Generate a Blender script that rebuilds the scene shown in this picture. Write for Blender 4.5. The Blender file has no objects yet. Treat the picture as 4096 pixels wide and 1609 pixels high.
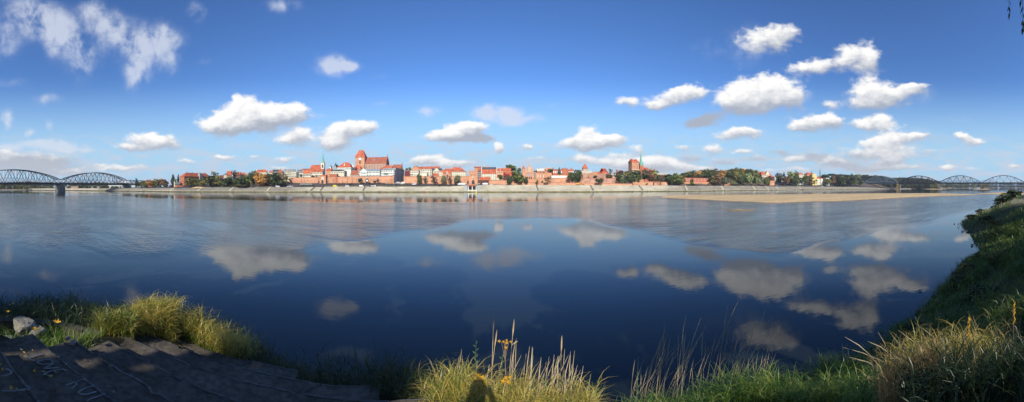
# Riverside panorama: old town across a wide calm river, two truss bridges, autumn noon light.
import bpy, bmesh, math, random
import numpy as np
from mathutils import Vector, Matrix

sc = bpy.context.scene
COL = sc.collection
R = math.radians
EYE = 6.7            # height of the lens above the water
FPX = 1253.0         # pixels per radian in the photograph (cylindrical projection)
CX, HY = 2048.0, 748.0
rnd = random.Random(11)
nrs = np.random.RandomState(5)

def th(px): return (px - CX) / FPX
def gp(px, r, z=0.0):
    a = th(px); return Vector((r * math.sin(a), r * math.cos(a), z))
def zz(y, r): return EYE + r * (HY - y) / FPX
def wr(y): return EYE * FPX / (y - HY)        # range at which the water plane shows at row y
def interp(x, xs, ys): return float(np.interp(x, xs, ys))

# ------------------------------------------------------------------ camera
cam = bpy.data.cameras.new('camera'); camo = bpy.data.objects.new('camera', cam); COL.objects.link(camo)
camo.location = (0, 0, EYE); camo.rotation_euler = (R(90), 0, 0)
cam.type = 'PANO'; cam.panorama_type = 'CENTRAL_CYLINDRICAL'
cam.central_cylindrical_range_u_min = -CX / FPX; cam.central_cylindrical_range_u_max = CX / FPX
cam.central_cylindrical_range_v_min = -(1609 - HY) / FPX; cam.central_cylindrical_range_v_max = HY / FPX
cam.central_cylindrical_radius = 1.0
cam.clip_start = 0.05; cam.clip_end = 60000
sc.camera = camo

# ------------------------------------------------------------------ colour management, light
sc.view_settings.view_transform = 'Standard'; sc.view_settings.look = 'None'
sc.view_settings.gamma = 1; sc.view_settings.exposure = 0.0
SUN_EL, SHADOW_AZ = 30.0, -5.4       # sun height; azimuth (from +Y) towards which shadows fall
sa = R(SHADOW_AZ + 180)
SUN = Vector((math.sin(sa) * math.cos(R(SUN_EL)), math.cos(sa) * math.cos(R(SUN_EL)), math.sin(R(SUN_EL))))
ld = bpy.data.lights.new('sun', 'SUN'); lo = bpy.data.objects.new('sun', ld); COL.objects.link(lo)
ld.energy = 5.0; ld.angle = R(0.53); ld.color = (1.0, 0.92, 0.79)
lo.rotation_euler = (-SUN).to_track_quat('-Z', 'Y').to_euler(); lo.location = (0, -20, 60)

# ------------------------------------------------------------------ node helpers
class NT:
    def __init__(s, tree): s.t = tree; s.n = tree.nodes; s.l = tree.links
    def node(s, typ, **kw):
        n = s.n.new(typ)
        for k, v in kw.items():
            if k.startswith('i_'): n.inputs[int(k[2:])].default_value = v
            else: setattr(n, k, v)
        return n
    def put(s, inp, v):
        if hasattr(v, 'is_output'): s.l.new(v, inp)
        else: inp.default_value = v
    def m(s, op, a, b=0.0, c=0.0, clamp=False):
        n = s.n.new('ShaderNodeMath'); n.operation = op; n.use_clamp = clamp
        s.put(n.inputs[0], a); s.put(n.inputs[1], b); s.put(n.inputs[2], c); return n.outputs[0]
    def v(s, op, a, b=(0, 0, 0), c=(0, 0, 0), out=0):
        n = s.n.new('ShaderNodeVectorMath'); n.operation = op
        s.put(n.inputs[0], a); s.put(n.inputs[1], b)
        if op == 'MULTIPLY_ADD': s.put(n.inputs[2], c)
        return n.outputs[1] if op in ('DOT_PRODUCT', 'LENGTH') else n.outputs[0]
    def ss(s, x, lo_, hi, a=0.0, b=1.0, kind='SMOOTHSTEP'):
        n = s.n.new('ShaderNodeMapRange'); n.interpolation_type = kind
        s.put(n.inputs[0], x); s.put(n.inputs[1], lo_); s.put(n.inputs[2], hi); n.inputs[3].default_value = a; n.inputs[4].default_value = b
        return n.outputs[0]
    def mix(s, f, a, b, typ='MIX'):
        n = s.n.new('ShaderNodeMix'); n.data_type = 'RGBA'; n.blend_type = typ
        s.put(n.inputs[0], f)
        for i, x in ((6, a), (7, b)):
            if not hasattr(x, 'is_output') and len(x) == 3: x = (*x, 1)
            s.put(n.inputs[i], x)
        return n.outputs[2]
    def noise(s, vec, scale, detail=3, rough=.55, dist=0.0, out=0, dim='3D'):
        n = s.n.new('ShaderNodeTexNoise'); n.noise_dimensions = dim
        n.inputs['Scale'].default_value = scale; n.inputs['Detail'].default_value = detail
        n.inputs['Roughness'].default_value = rough; n.inputs['Distortion'].default_value = dist
        if vec is not None: s.l.new(vec, n.inputs['Vector'])
        return n.outputs[out]

# ------------------------------------------------------------------ world: Nishita sky + procedural clouds by direction
def build_world():
    w = bpy.data.worlds.new('World'); sc.world = w; w.use_nodes = True
    N = NT(w.node_tree); N.n.clear()
    out = N.node('ShaderNodeOutputWorld'); bg = N.node('ShaderNodeBackground')
    N.l.new(bg.outputs[0], out.inputs[0])
    sky = N.node('ShaderNodeTexSky'); sky.sky_type = 'NISHITA'; sky.sun_disc = False
    sky.sun_elevation = R(SUN_EL); sky.sun_rotation = math.atan2(SUN.x, SUN.y)
    sky.altitude = 0; sky.air_density = 1.0; sky.dust_density = SKY['dust']; sky.ozone_density = SKY['ozone']
    geo = N.node('ShaderNodeTexCoord')
    d = geo.outputs['Generated']
    sep = N.node('ShaderNodeSeparateXYZ'); N.l.new(d, sep.inputs[0])
    X, Y, Z = sep.outputs
    az = N.m('ARCTAN2', X, Y)
    hor = N.m('SQRT', N.m('MULTIPLY_ADD', X, X, N.m('MULTIPLY', Y, Y)))
    tn = N.m('DIVIDE', Z, N.m('MAXIMUM', hor, 0.02))
    g = N.node('ShaderNodeGamma'); N.l.new(sky.outputs[0], g.inputs[0]); g.inputs[1].default_value = SKY['gamma']
    skyc = N.v('MULTIPLY', g.outputs[0], tuple(SKY['str'] * q for q in SKY['tint']))
    # clouds laid out in azimuth / tangent of elevation
    comb = N.node('ShaderNodeCombineXYZ'); N.l.new(az, comb.inputs[0]); N.l.new(tn, comb.inputs[1]); comb.inputs[2].default_value = 1.0
    uv = comb.outputs[0]
    w1 = N.noise(uv, 9.0, 2, .5, out=1); w2 = N.noise(uv, 38.0, 3, .6, out=1)
    off = N.v('SUBTRACT', w1, (.5, .5, .5)); off2 = N.v('SUBTRACT', w2, (.5, .5, .5))
    uvw = N.v('MULTIPLY_ADD', off, (.05, .040, 0), uv); uvw = N.v('MULTIPLY_ADD', off2, (.020, .017, 0), uvw)
    s = 4096 / 2576.0
    def layer(lst):
        K = 1.6; base = math.exp(-K)
        acc = None
        for (cx, cy, rx, ry, amp, *sh) in lst:
            u0 = (cx * s - CX) / FPX; v0 = (HY - cy * s) / FPX; a = rx * s / FPX; b = ry * s / FPX
            p = N.v('MULTIPLY_ADD', uvw, (1 / a, 1 / b, 0), (-u0 / a, -v0 / b, 1.0))
            dd = N.v('DOT_PRODUCT', p, p)
            wgt = N.m('POWER', base, dd)
            if amp != 1: wgt = N.m('MULTIPLY', wgt, amp)
            cx3 = N.node('ShaderNodeCombineXYZ')       # explicit, so that each term is summed as soon as it is known
            for q in range(3): N.l.new(wgt, cx3.inputs[q])
            if sh and sh[0]: p = N.v('ADD', p, (0, sh[0], 0))       # greyer cloud, seen from its shaded side
            acc = N.v('MULTIPLY_ADD', p, cx3.outputs[0], acc if acc is not None else (0, 0, 0))
        sp = N.node('ShaderNodeSeparateXYZ'); N.l.new(acc, sp.inputs[0])
        D = N.m('MULTIPLY', sp.outputs[2], math.exp(K))
        yr = N.m('DIVIDE', sp.outputs[1], N.m('MAXIMUM', sp.outputs[2], 1e-4))
        xr = N.m('DIVIDE', sp.outputs[0], N.m('MAXIMUM', sp.outputs[2], 1e-4))
        return D, yr, xr
    D, yr, xr = layer(PUFF)
    cst = N.v('MULTIPLY', uv, (1.0, 1.55, 1.0))
    n1 = N.noise(cst, 24.0, 8, .57, .2); n2 = N.noise(cst, 75.0, 3, .6)
    e = N.m('MULTIPLY_ADD', N.m('SUBTRACT', n1, .5), 1.25, D)
    aP = N.ss(e, .22, N.ss(yr, -.4, .6, 1.05, .72))
    # flat darker undersides, bright sunlit tops
    lit = N.m('MULTIPLY_ADD', N.m('SUBTRACT', n1, .5), 1.25, yr)
    lit = N.m('MULTIPLY_ADD', N.m('SUBTRACT', n2, .5), .22, lit)
    lit = N.m('MULTIPLY_ADD', xr, -.18, lit)
    litf = N.ss(lit, -.7, .62)
    litf = N.m('MULTIPLY', litf, N.ss(e, .30, 1.15, .80, 1.0))
    cP = N.mix(litf, CLOUD['dark'], CLOUD['light'])
    hz = N.ss(tn, 0.0, .20)                      # clouds near the horizon sit behind more air
    cP = N.mix(N.m('MULTIPLY', N.m('SUBTRACT', 1.0, hz), .42), cP, CLOUD['low'])
    aP = N.m('MULTIPLY', aP, .97)
    # wisps
    DW, yw, xw = layer(WISP)
    cw = N.v('MULTIPLY', uv, (1.0, .8, 1.0)); n3 = N.noise(cw, 15.0, 6, .6, .15)
    ew = N.m('MULTIPLY', DW, N.ss(n3, .32, .66, .22, 1.7, 'LINEAR'))
    aW = N.m('MULTIPLY', N.ss(ew, .06, 1.45), .74)
    # veil of grey-white haze cloud low over the horizon
    cb = N.v('MULTIPLY', uv, (1.0, 3.2, 1.0)); n4 = N.noise(cb, 13.0, 5, .58, .2)
    band = N.m('MULTIPLY', N.ss(tn, .0, .055, .85, 1.0), N.ss(tn, .05, .21, 1.0, 0.0))
    aB = N.m('MULTIPLY', N.ss(n4, .41, .62), N.m('MULTIPLY', band, .85))
    c = N.mix(N.ss(tn, .05, .36, .96, 0.0), skyc, SKY['hor'])
    c = N.mix(aB, c, CLOUD['veil'])
    c = N.mix(aW, c, CLOUD['wisp'])
    c = N.mix(aP, c, cP)
    N.l.new(c, bg.inputs[0]); bg.inputs[1].default_value = 1.0
    w.cycles.sampling_method = 'MANUAL'; w.cycles.sample_map_resolution = 512
SKY = dict(str=0.0815, tint=(.755, 1.045, 1.42), gamma=1.25, dust=0.6, ozone=2.0, hor=(.425, .675, .89))
CLOUD = dict(light=(1.14, 1.12, 1.08), dark=(.42, .46, .55), low=(.66, .68, .74), wisp=(.72, .77, .88), veil=(.58, .66, .79))
_p = """
600 312 78 26;640 292 66 30;612 258 26 22;700 295 58 24;738 285 34 20;560 322 46 15
735 355 38 15;760 338 22 13;850 348 46 26;880 325 42 19;915 324 26 14;838 364 30 13
370 352 46 17;405 362 42 16;325 376 34 9
1125 348 46 13;1168 328 44 17;1192 318 26 13;1150 345 60 14
1475 335 24 20;1450 365 44 15;1508 362 48 14;1545 350 28 10;1480 358 40 18
1605 378 20 14 .8;1256 370 12 11 .9;1328 370 18 9 .9;1085 405 28 13;1132 412 24 8
1865 232 40 32;1940 222 52 32;1992 248 34 26;1848 262 44 22;1905 256 70 26;1780 300 40 14 1 -1.7;1750 308 26 11 .85 -1.8
1690 250 46 18;1738 232 34 16;1650 262 22 8;1580 257 30 14 .9
1930 95 46 26 .75;1980 84 34 18 .7;1885 125 40 28 .5;1960 115 34 18 .5;2020 172 40 16 .75;2080 165 44 16 .8;2150 140 44 32 .85;2188 150 28 28 .75
2185 232 46 36;2245 240 52 20;2300 224 36 12;2200 262 56 15 .9
2050 312 50 18;2008 322 28 10;2094 305 24 16;2090 258 18 14 .7;2188 318 50 12;2212 304 32 12
2240 352 36 24;2198 362 34 12;2292 352 34 11 .8;2252 392 54 20 .9;2200 382 40 10 .8
1850 342 58 11;1882 330 36 10;1200 350 40 9 .8 -1.5;1790 372 28 12 .9;1722 370 20 9 .8;1872 384 28 7 .7;1960 382 34 9 .8 -.9;2050 392 34 9 .8 -.9
2426 345 22 9;2452 358 26 10;1655 418 44 11;1710 422 44 12;1765 420 30 8;1640 408 30 10 .8;1900 400 30 9 .7 -.4;2150 390 36 9 .7 -.5;2010 402 24 7 .7;2340 385 26 9 .6;1560 392 26 8 .6;2230 410 34 10 .7 -.4
2120 415 50 13 .85 -.8;2185 428 50 10 .8 -.6;2380 420 14 7 .9;2555 420 14 7 .9;2010 425 40 8 .7;1930 430 30 7 .6
60 402 52 17 .95 -.7;148 406 60 17 .95 -.7;5 408 30 30 .95 -.4;100 425 50 12 .7 -.6;180 430 54 10 .9
560 394 22 8 .9;470 402 26 8 .7;640 398 16 7 .6;1000 410 30 6 .5;1060 404 24 10 .9;1165 412 30 8 .8;1255 378 10 14 .8;1340 404 30 6 .5;1620 414 50 14 .9;1730 396 30 9 .7 -.8;1820 405 40 9 .7 -.8;1990 400 30 9 .6;2090 406 40 10 .7;2250 425 40 8 .6;2320 345 30 8 .6;2440 425 40 6 .5;2300 420 30 8 .5;350 425 60 7 .6;240 418 30 7 .6;715 405 22 9 .9;1455 405 30 11 .8;1530 412 50 11 .8;1590 418 40 9 .7;700 430 50 7 .6;290 432 40 8 .7
"""
PUFF = []
for l in _p.replace('\n', ';').split(';'):
    if l.strip():
        a_ = [float(x) for x in l.split()]; PUFF.append((a_[0], a_[1], a_[2] * 1.4, a_[3] * 1.42, a_[4] if len(a_) > 4 else 1.0, a_[5] if len(a_) > 5 else 0.0))
_w = """
70 25 70 36 .8;110 65 60 40 .8;160 95 52 42 .9;205 150 40 42 .9;250 55 44 34 .7;300 85 46 40 .9;360 120 48 44 1;410 95 46 40 .9;430 145 26 40 .7;345 190 34 40 1;230 20 30 20 .7
15 105 28 46 .9;125 120 14 34 .5;120 248 34 14 .6;498 30 22 26 .6;715 15 42 22 .8;842 165 38 24 1.5;885 168 24 12 1.3;515 155 20 10 .4
20 302 13 22 1.5;74 332 14 12 1.2;124 316 10 17 1.4;150 368 60 11 1.2;190 378 50 8 1.1;30 372 50 9 .9;60 362 50 8 .5;1232 286 46 20 1.3;1295 295 42 15 1.4;1262 270 42 12 .9;1080 278 34 16 .9;1352 290 26 14 .5;960 265 22 7 .4;955 198 20 8 .3
1770 120 40 24 .4;1885 110 60 44 .6;2330 240 30 20 .4;2400 300 70 12 .3;30 205 44 14 .4;1400 262 50 6 .3;1580 255 40 16 .4;2030 240 20 20 .4;2300 340 60 20 .5
"""
WISP = []
for l in _w.replace('\n', ';').split(';'):
    if l.strip(): a_ = [float(x) for x in l.split()]; WISP.append((a_[0], a_[1], a_[2] * 1.3, a_[3] * 1.3, a_[4]))
build_world()

# ------------------------------------------------------------------ materials
MATS = {}
def mat(name, col, rough=.85, var=.25, scale=.35, objcol=False, spec=.2, tint=None, metal=0.0, bump=0.0, stretch=(1, 1, 1), fine=0.0):
    """Plain surface with two scales of colour variation."""
    if name in MATS: return MATS[name]
    m = bpy.data.materials.new(name); m.use_nodes = True; N = NT(m.node_tree)
    b = m.node_tree.nodes['Principled BSDF']
    tc = N.node('ShaderNodeNewGeometry').outputs['Position']
    p = N.v('MULTIPLY', tc, stretch)
    n = N.noise(p, scale, 4, .6)
    f = N.ss(n, .3, .7, 0, 1)
    if objcol:
        oi = N.node('ShaderNodeObjectInfo'); c0 = oi.outputs['Color']
        a = N.v('SCALE', c0); a.node.inputs[3].default_value = 1 - var
        bb = N.v('SCALE', c0); bb.node.inputs[3].default_value = 1 + var
        c = N.mix(f, a, bb)
    else:
        lo_ = tuple(x * (1 - var) for x in col); hi = tuple(min(x * (1 + var), .9) for x in col)
        c = N.mix(f, lo_, hi)
    if fine:
        n2 = N.noise(p, scale * 9, 3, .6)
        c = N.mix(fine, c, N.mix(N.ss(n2, .35, .65), (0.35,) * 3, (1.35,) * 3), 'MULTIPLY')
    if tint:
        at = N.node('ShaderNodeAttribute'); at.attribute_name = 'tint'
        c = N.mix(at.outputs['Fac'], N.mix(1.0, c, tint[0], 'MULTIPLY'), N.mix(1.0, c, tint[1], 'MULTIPLY'))
    N.put(b.inputs['Base Color'], c)
    b.inputs['Roughness'].default_value = rough; b.inputs['Metallic'].default_value = metal
    b.inputs['Specular IOR Level'].default_value = spec
    if bump:
        bn = N.node('ShaderNodeBump'); bn.inputs['Strength'].default_value = 1; bn.inputs['Distance'].default_value = bump
        N.l.new(N.noise(p, scale * 6, 5, .6), bn.inputs['Height']); N.l.new(bn.outputs[0], b.inputs['Normal'])
    MATS[name] = m; return m

def build_mats():
    mat('brick', (.55, .275, .155), var=.14, scale=.08, fine=.22, stretch=(1, 1, 2.2))
    mat('brick_red', (.46, .155, .085), var=.16, scale=.15, fine=.3, stretch=(1, 1, 2))
    mat('brick_pink', (.47, .26, .18), var=.28, scale=.16, fine=.4, stretch=(1, 1, 1.6))
    mat('tile', (.52, .130, .06), var=.26, scale=.22, fine=.35)
    mat('tile_old', (.36, .12, .07), var=.18, scale=.2, fine=.3)
    mat('cream', (.64, .59, .44), var=.12, scale=.16, fine=.12); mat('white_paint', (.64, .66, .57), var=.10, scale=.16, fine=.1)
    mat('peach', (.66, .38, .22), var=.08, scale=.2); mat('yellow_plaster', (.72, .56, .22), var=.06)
    mat('grey_plaster', (.33, .35, .34), var=.1); mat('dark_roof', (.075, .085, .10), var=.2)
    mat('grey_roof', (.24, .29, .33), var=.12); mat('metal_green', (.16, .40, .30), var=.25, scale=.8)
    mat('glass_dark', (.03, .04, .05), rough=.15, spec=.5, var=.2); mat('ivy_red', (.20, .035, .035), var=.45, scale=.6, fine=.5)
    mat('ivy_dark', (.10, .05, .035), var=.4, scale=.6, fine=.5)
    mat('steel_blue', (.017, .027, .036), rough=.55, var=.2, spec=.3); mat('steel_grey', (.10, .135, .145), rough=.55, var=.2, spec=.3)
    mat('steel_pale', (.27, .33, .33), rough=.55, var=.15, spec=.3)
    mat('steel_brown', (.055, .045, .04), rough=.6, var=.2); mat('pier_stone', (.13, .128, .12), var=.25, scale=.4, fine=.3)
    mat('pier_pale', (.32, .275, .20), var=.2, scale=.4, fine=.3)
    mat('white_metal', (.75, .77, .80), rough=.4, var=.02); mat('van_white', (.78, .79, .80), rough=.3, var=.02, spec=.4)
    mat('van_yellow', (.75, .60, .02), rough=.3, var=.02, spec=.4); mat('car_dark', (.03, .035, .045), rough=.3, var=.05, spec=.4)
    mat('tyre', (.02, .02, .02), var=.1); mat('wood_dark', (.045, .04, .04), var=.2); mat('orange_paint', (.75, .33, .03), rough=.5, var=.05)
    mat('clock_white', (.78, .77, .70), var=.03); mat('stone_pale', (.50, .46, .34), var=.1, scale=.6)
    mat('red_paint', (.65, .05, .03), var=.05, rough=.5); mat('green_paint', (.03, .16, .12), var=.05)
    mat('sand', (.64, .45, .225), var=.13, scale=.05, fine=.22, stretch=(.5, 1.6, 1), bump=.03)
    mat('wet_sand', (.30, .215, .135), var=.25, scale=.15, fine=.2)
    mat('asphalt_dark', (.085, .075, .07), var=.35, scale=.05, fine=.35)
    mat('soil_brown', (.17, .12, .085), var=.4, scale=.06, fine=.4)
    mat('leaf', (1, 1, 1), objcol=True, var=.3, scale=.14, rough=.75, spec=.15, tint=((.68, .68, .66), (1.55, 1.45, 1.2)))
    mat('bark', (.10, .075, .055), var=.3, scale=1.5, fine=.4)
    mat('skylit_edge', (.115, .112, .11), var=.3, scale=3, fine=.5)
    mat('concrete_step', (.105, .090, .072), var=.28, scale=1.3, fine=.45, bump=.012, rough=.92)
    mat('chalk', (.20, .205, .205), var=.25, scale=9); mat('rock', (.25, .235, .20), var=.3, scale=4, fine=.4, bump=.02)
    mat('skin', (.55, .33, .24), var=.05); mat('jacket', (.05, .06, .08), var=.1); mat('jeans', (.05, .07, .12), var=.1)
    mat('hair_brown', (.05, .03, .02), var=.1); mat('feather_white', (.80, .80, .80), var=.02); mat('feather_grey', (.35, .36, .38), var=.05)
    mat('leaf_yellow', (.50, .29, .03), var=.2, scale=8); mat('leaf_pale', (.30, .31, .17), var=.25, scale=8); mat('leaf_brown', (.16, .09, .035), var=.3, scale=8)
    mat('driftwood', (.03, .026, .02), var=.3, scale=2)
build_mats()

def revetment_mat():
    m = bpy.data.materials.new('stone_revetment'); m.use_nodes = True; N = NT(m.node_tree); b = m.node_tree.nodes['Principled BSDF']
    at = N.node('ShaderNodeAttribute'); at.attribute_name = 'uvm'
    sp = N.node('ShaderNodeSeparateXYZ'); N.l.new(at.outputs['Vector'], sp.inputs[0])
    pos = N.node('ShaderNodeNewGeometry').outputs['Position']
    n = N.noise(pos, .05, 4, .6); n2 = N.noise(N.v('MULTIPLY', at.outputs['Vector'], (.12, 2.4, 0)), 1.0, 4, .65)
    pale = N.mix(N.ss(n2, .36, .62), (.33, .285, .205), (.53, .475, .345))
    dark = N.mix(N.ss(n2, .36, .62), (.145, .125, .095), (.255, .225, .17))
    c = N.mix(N.ss(sp.outputs[2], 0, 1), dark, pale); c = N.mix(.5, c, N.mix(N.ss(n, .35, .65), (.7, .7, .7), (1.2, 1.2, 1.15)), 'MULTIPLY')
    N.l.new(c, b.inputs['Base Color']); b.inputs['Roughness'].default_value = .9
    MATS['stone_revetment'] = m
revetment_mat()

def grass_mat(name, c0, c1, c2, trans=.35, rough=.6):
    """Blades: 'tint' picks the blade's own colour, 'along' runs from base to tip."""
    m = bpy.data.materials.new(name); m.use_nodes = True; N = NT(m.node_tree); N.n.clear()
    out = N.node('ShaderNodeOutputMaterial')
    a = N.node('ShaderNodeAttribute'); a.attribute_name = 'tint'; b = N.node('ShaderNodeAttribute'); b.attribute_name = 'along'
    r = N.node('ShaderNodeValToRGB'); e = r.color_ramp.elements
    e[0].position = 0; e[0].color = (*c0, 1); e[1].position = 1; e[1].color = (*c2, 1); k = e.new(.5); k.color = (*c1, 1)
    N.l.new(a.outputs['Fac'], r.inputs[0])
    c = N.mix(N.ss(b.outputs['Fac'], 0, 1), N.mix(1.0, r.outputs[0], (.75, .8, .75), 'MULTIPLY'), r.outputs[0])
    d = N.node('ShaderNodeBsdfDiffuse'); N.l.new(c, d.inputs[0])
    t = N.node('ShaderNodeBsdfTranslucent'); N.l.new(c, t.inputs[0])
    mx = N.node('ShaderNodeMixShader'); mx.inputs[0].default_value = trans; N.l.new(d.outputs[0], mx.inputs[1]); N.l.new(t.outputs[0], mx.inputs[2])
    gl = N.node('ShaderNodeBsdfGlossy'); gl.inputs['Roughness'].default_value = .45
    mg = N.node('ShaderNodeMixShader'); mg.inputs[0].default_value = .05; N.l.new(mx.outputs[0], mg.inputs[1]); N.l.new(gl.outputs[0], mg.inputs[2])
    N.l.new(mg.outputs[0], out.inputs[0]); MATS[name] = m
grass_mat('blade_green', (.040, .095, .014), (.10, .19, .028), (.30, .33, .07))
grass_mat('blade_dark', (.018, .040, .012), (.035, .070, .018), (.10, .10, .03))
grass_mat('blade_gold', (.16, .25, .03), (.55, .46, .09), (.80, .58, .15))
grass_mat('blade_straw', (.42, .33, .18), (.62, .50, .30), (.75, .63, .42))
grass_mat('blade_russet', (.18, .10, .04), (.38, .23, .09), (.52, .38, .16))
grass_mat('blade_midgreen', (.06, .16, .025), (.16, .29, .035), (.42, .43, .09))

def water_mat():
    m = bpy.data.materials.new('river_water'); m.use_nodes = True; N = NT(m.node_tree); N.n.clear()
    out = N.node('ShaderNodeOutputMaterial')
    pos = N.node('ShaderNodeNewGeometry').outputs['Position']
    at = N.node('ShaderNodeAttribute'); at.attribute_name = 'ripple'; rp = at.outputs['Fac']
    at2 = N.node('ShaderNodeAttribute'); at2.attribute_name = 'fade'; fd = at2.outputs['Fac']
    # patches of breeze: stretched along the current
    pn = N.noise(N.v('MULTIPLY', pos, (.010, .028, 1)), 1.0, 4, .6)
    rr = N.m('MULTIPLY', rp, N.ss(pn, .36, .62, .45, 1.0))
    ps = N.noise(N.v('MULTIPLY', pos, (.085, .17, 1)), 1.0, 5, .66, .8)
    rr = N.m('MULTIPLY', rr, N.ss(ps, .36, .64, .62, 1.2))
    h1 = N.noise(N.v('MULTIPLY', pos, (.9, 1.5, 1)), 1.6, 3, .6)
    h2 = N.noise(N.v('MULTIPLY', pos, (.35, .6, 1)), .55, 3, .6)
    hh = N.m('MULTIPLY_ADD', h2, 2.2, h1)
    amp = N.m('MULTIPLY', N.m('MULTIPLY_ADD', rr, .085, .0020), fd)
    hh = N.m('MULTIPLY', hh, amp)
    bn = N.node('ShaderNodeBump'); bn.inputs['Strength'].default_value = 1; bn.inputs['Distance'].default_value = 1.0; N.l.new(hh, bn.inputs['Height'])
    g = N.node('ShaderNodeBsdfGlossy'); N.l.new(bn.outputs[0], g.inputs['Normal']); g.inputs[0].default_value = (.93, .96, 1, 1)
    N.put(g.inputs['Roughness'], N.m('MULTIPLY_ADD', rr, .11, .020))
    d = N.node('ShaderNodeBsdfDiffuse'); d.inputs[0].default_value = (.013, .0185, .0185, 1)
    fr = N.node('ShaderNodeFresnel'); fr.inputs[0].default_value = 1.333; N.l.new(bn.outputs[0], fr.inputs['Normal'])
    f = N.m('MULTIPLY', fr.outputs[0], N.m('MULTIPLY_ADD', rr, -.18, 1.0), clamp=True)
    mx = N.node('ShaderNodeMixShader'); N.l.new(f, mx.inputs[0]); N.l.new(d.outputs[0], mx.inputs[1]); N.l.new(g.outputs[0], mx.inputs[2])
    N.l.new(mx.outputs[0], out.inputs[0]); MATS['river_water'] = m
water_mat()

# ------------------------------------------------------------------ object helpers
def tag(o, label=None, cat=None, group=None, kind=None):
    if label: o['label'] = label
    if cat: o['category'] = cat
    if group: o['group'] = group
    if kind: o['kind'] = kind
    return o
def empty(name, loc=(0, 0, 0), rz=0.0, label=None, cat=None, group=None):
    o = bpy.data.objects.new(name, None); COL.objects.link(o); o.location = loc; o.rotation_euler = (0, 0, rz); o.empty_display_size = .2
    return tag(o, label, cat, group)
def link(name, me, parent=None, loc=(0, 0, 0), rz=0.0, scale=None, color=None):
    o = bpy.data.objects.new(name, me); COL.objects.link(o); o.location = loc; o.rotation_euler = (0, 0, rz)
    if scale is not None: o.scale = scale
    if parent: o.parent = parent
    if color: o.color = (*color, 1)
    return o
def copy_tree(o, parent=None):
    c = o.copy(); COL.objects.link(c)
    if parent is not None: c.parent = parent
    for ch in list(o.children): copy_tree(ch, c)
    return c

class MB:
    def __init__(s): s.v = []; s.f = []
    def box(s, x0, x1, y0, y1, z0, z1, M=None):
        b = len(s.v); P = [(x, y, z) for z in (z0, z1) for x, y in ((x0, y0), (x1, y0), (x1, y1), (x0, y1))]
        if M is not None: P = [tuple(M @ Vector(p)) for p in P]
        s.v += P; s.f += [tuple(b + i for i in q) for q in ((3, 2, 1, 0), (4, 5, 6, 7), (0, 1, 5, 4), (1, 2, 6, 5), (2, 3, 7, 6), (3, 0, 4, 7))]; return s
    def poly(s, pts, faces):
        b = len(s.v); s.v += [tuple(p) for p in pts]; s.f += [tuple(b + i for i in f) for f in faces]; return s
    def prism(s, prof, a0, a1, axis='x'):
        """extrude a 2-D profile: axis x -> profile in (y,z); axis y -> profile in (x,z)."""
        n = len(prof); b = len(s.v)
        for a in (a0, a1):
            for (p, z) in prof: s.v.append((a, p, z) if axis == 'x' else (p, a, z))
        s.f.append(tuple(b + i for i in range(n))); s.f.append(tuple(b + n + i for i in reversed(range(n))))
        for i in range(n): j = (i + 1) % n; s.f.append((b + i, b + j, b + n + j, b + n + i))
        return s
    def bar(s, p, q, w, h=None):
        p = Vector(p); q = Vector(q); h = h or w; d = q - p; L = d.length
        if L < 1e-6: return s
        d /= L; up = Vector((0, 0, 1)) if abs(d.z) < .95 else Vector((0, 1, 0))
        sx = d.cross(up).normalized(); uz = sx.cross(d).normalized(); b = len(s.v)
        for t in (p, q):
            for (i, j) in ((-1, -1), (1, -1), (1, 1), (-1, 1)): s.v.append(tuple(t + sx * (i * w / 2) + uz * (j * h / 2)))
        s.f += [tuple(b + i for i in q_) for q_ in ((3, 2, 1, 0), (4, 5, 6, 7), (0, 1, 5, 4), (1, 2, 6, 5), (2, 3, 7, 6), (3, 0, 4, 7))]; return s
    def lathe(s, prof, n=12, c=(0, 0, 0), cap=True, a0=0.0):
        b = len(s.v); m = len(prof)
        for (r, z) in prof:
            for i in range(n):
                a = a0 + 2 * math.pi * i / n; s.v.append((c[0] + r * math.cos(a), c[1] + r * math.sin(a), c[2] + z))
        for k in range(m - 1):
            for i in range(n):
                j = (i + 1) % n; s.f.append((b + k * n + i, b + k * n + j, b + (k + 1) * n + j, b + (k + 1) * n + i))
        if cap: s.f.append(tuple(b + i for i in reversed(range(n)))); s.f.append(tuple(b + (m - 1) * n + i for i in range(n)))
        return s
    def tube(s, pts, rad, n=6):
        pts = [Vector(p) for p in pts]; rad = rad if isinstance(rad, (list, tuple)) else [rad] * len(pts); b = len(s.v)
        for k, p in enumerate(pts):
            d = (pts[min(k + 1, len(pts) - 1)] - pts[max(k - 1, 0)]).normalized()
            up = Vector((0, 0, 1)) if abs(d.z) < .9 else Vector((1, 0, 0)); sx = d.cross(up).normalized(); uz = sx.cross(d)
            for i in range(n):
                a = 2 * math.pi * i / n; s.v.append(tuple(p + (sx * math.cos(a) + uz * math.sin(a)) * rad[k]))
        for k in range(len(pts) - 1):
            for i in range(n):
                j = (i + 1) % n; s.f.append((b + k * n + i, b + k * n + j, b + (k + 1) * n + j, b + (k + 1) * n + i))
        s.f.append(tuple(b + i for i in reversed(range(n)))); s.f.append(tuple(b + (len(pts) - 1) * n + i for i in range(n))); return s
    def mesh(s, name, material):
        me = bpy.data.meshes.new(name); me.from_pydata(s.v, [], s.f); me.update()
        if material: me.materials.append(MATS[material])
        return me
    def build(s, name, material, parent=None, smooth=False, **kw):
        me = s.mesh(name, material)
        if smooth: me.polygons.foreach_set('use_smooth', [True] * len(me.polygons))
        return link(name, me, parent, **kw)

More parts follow.
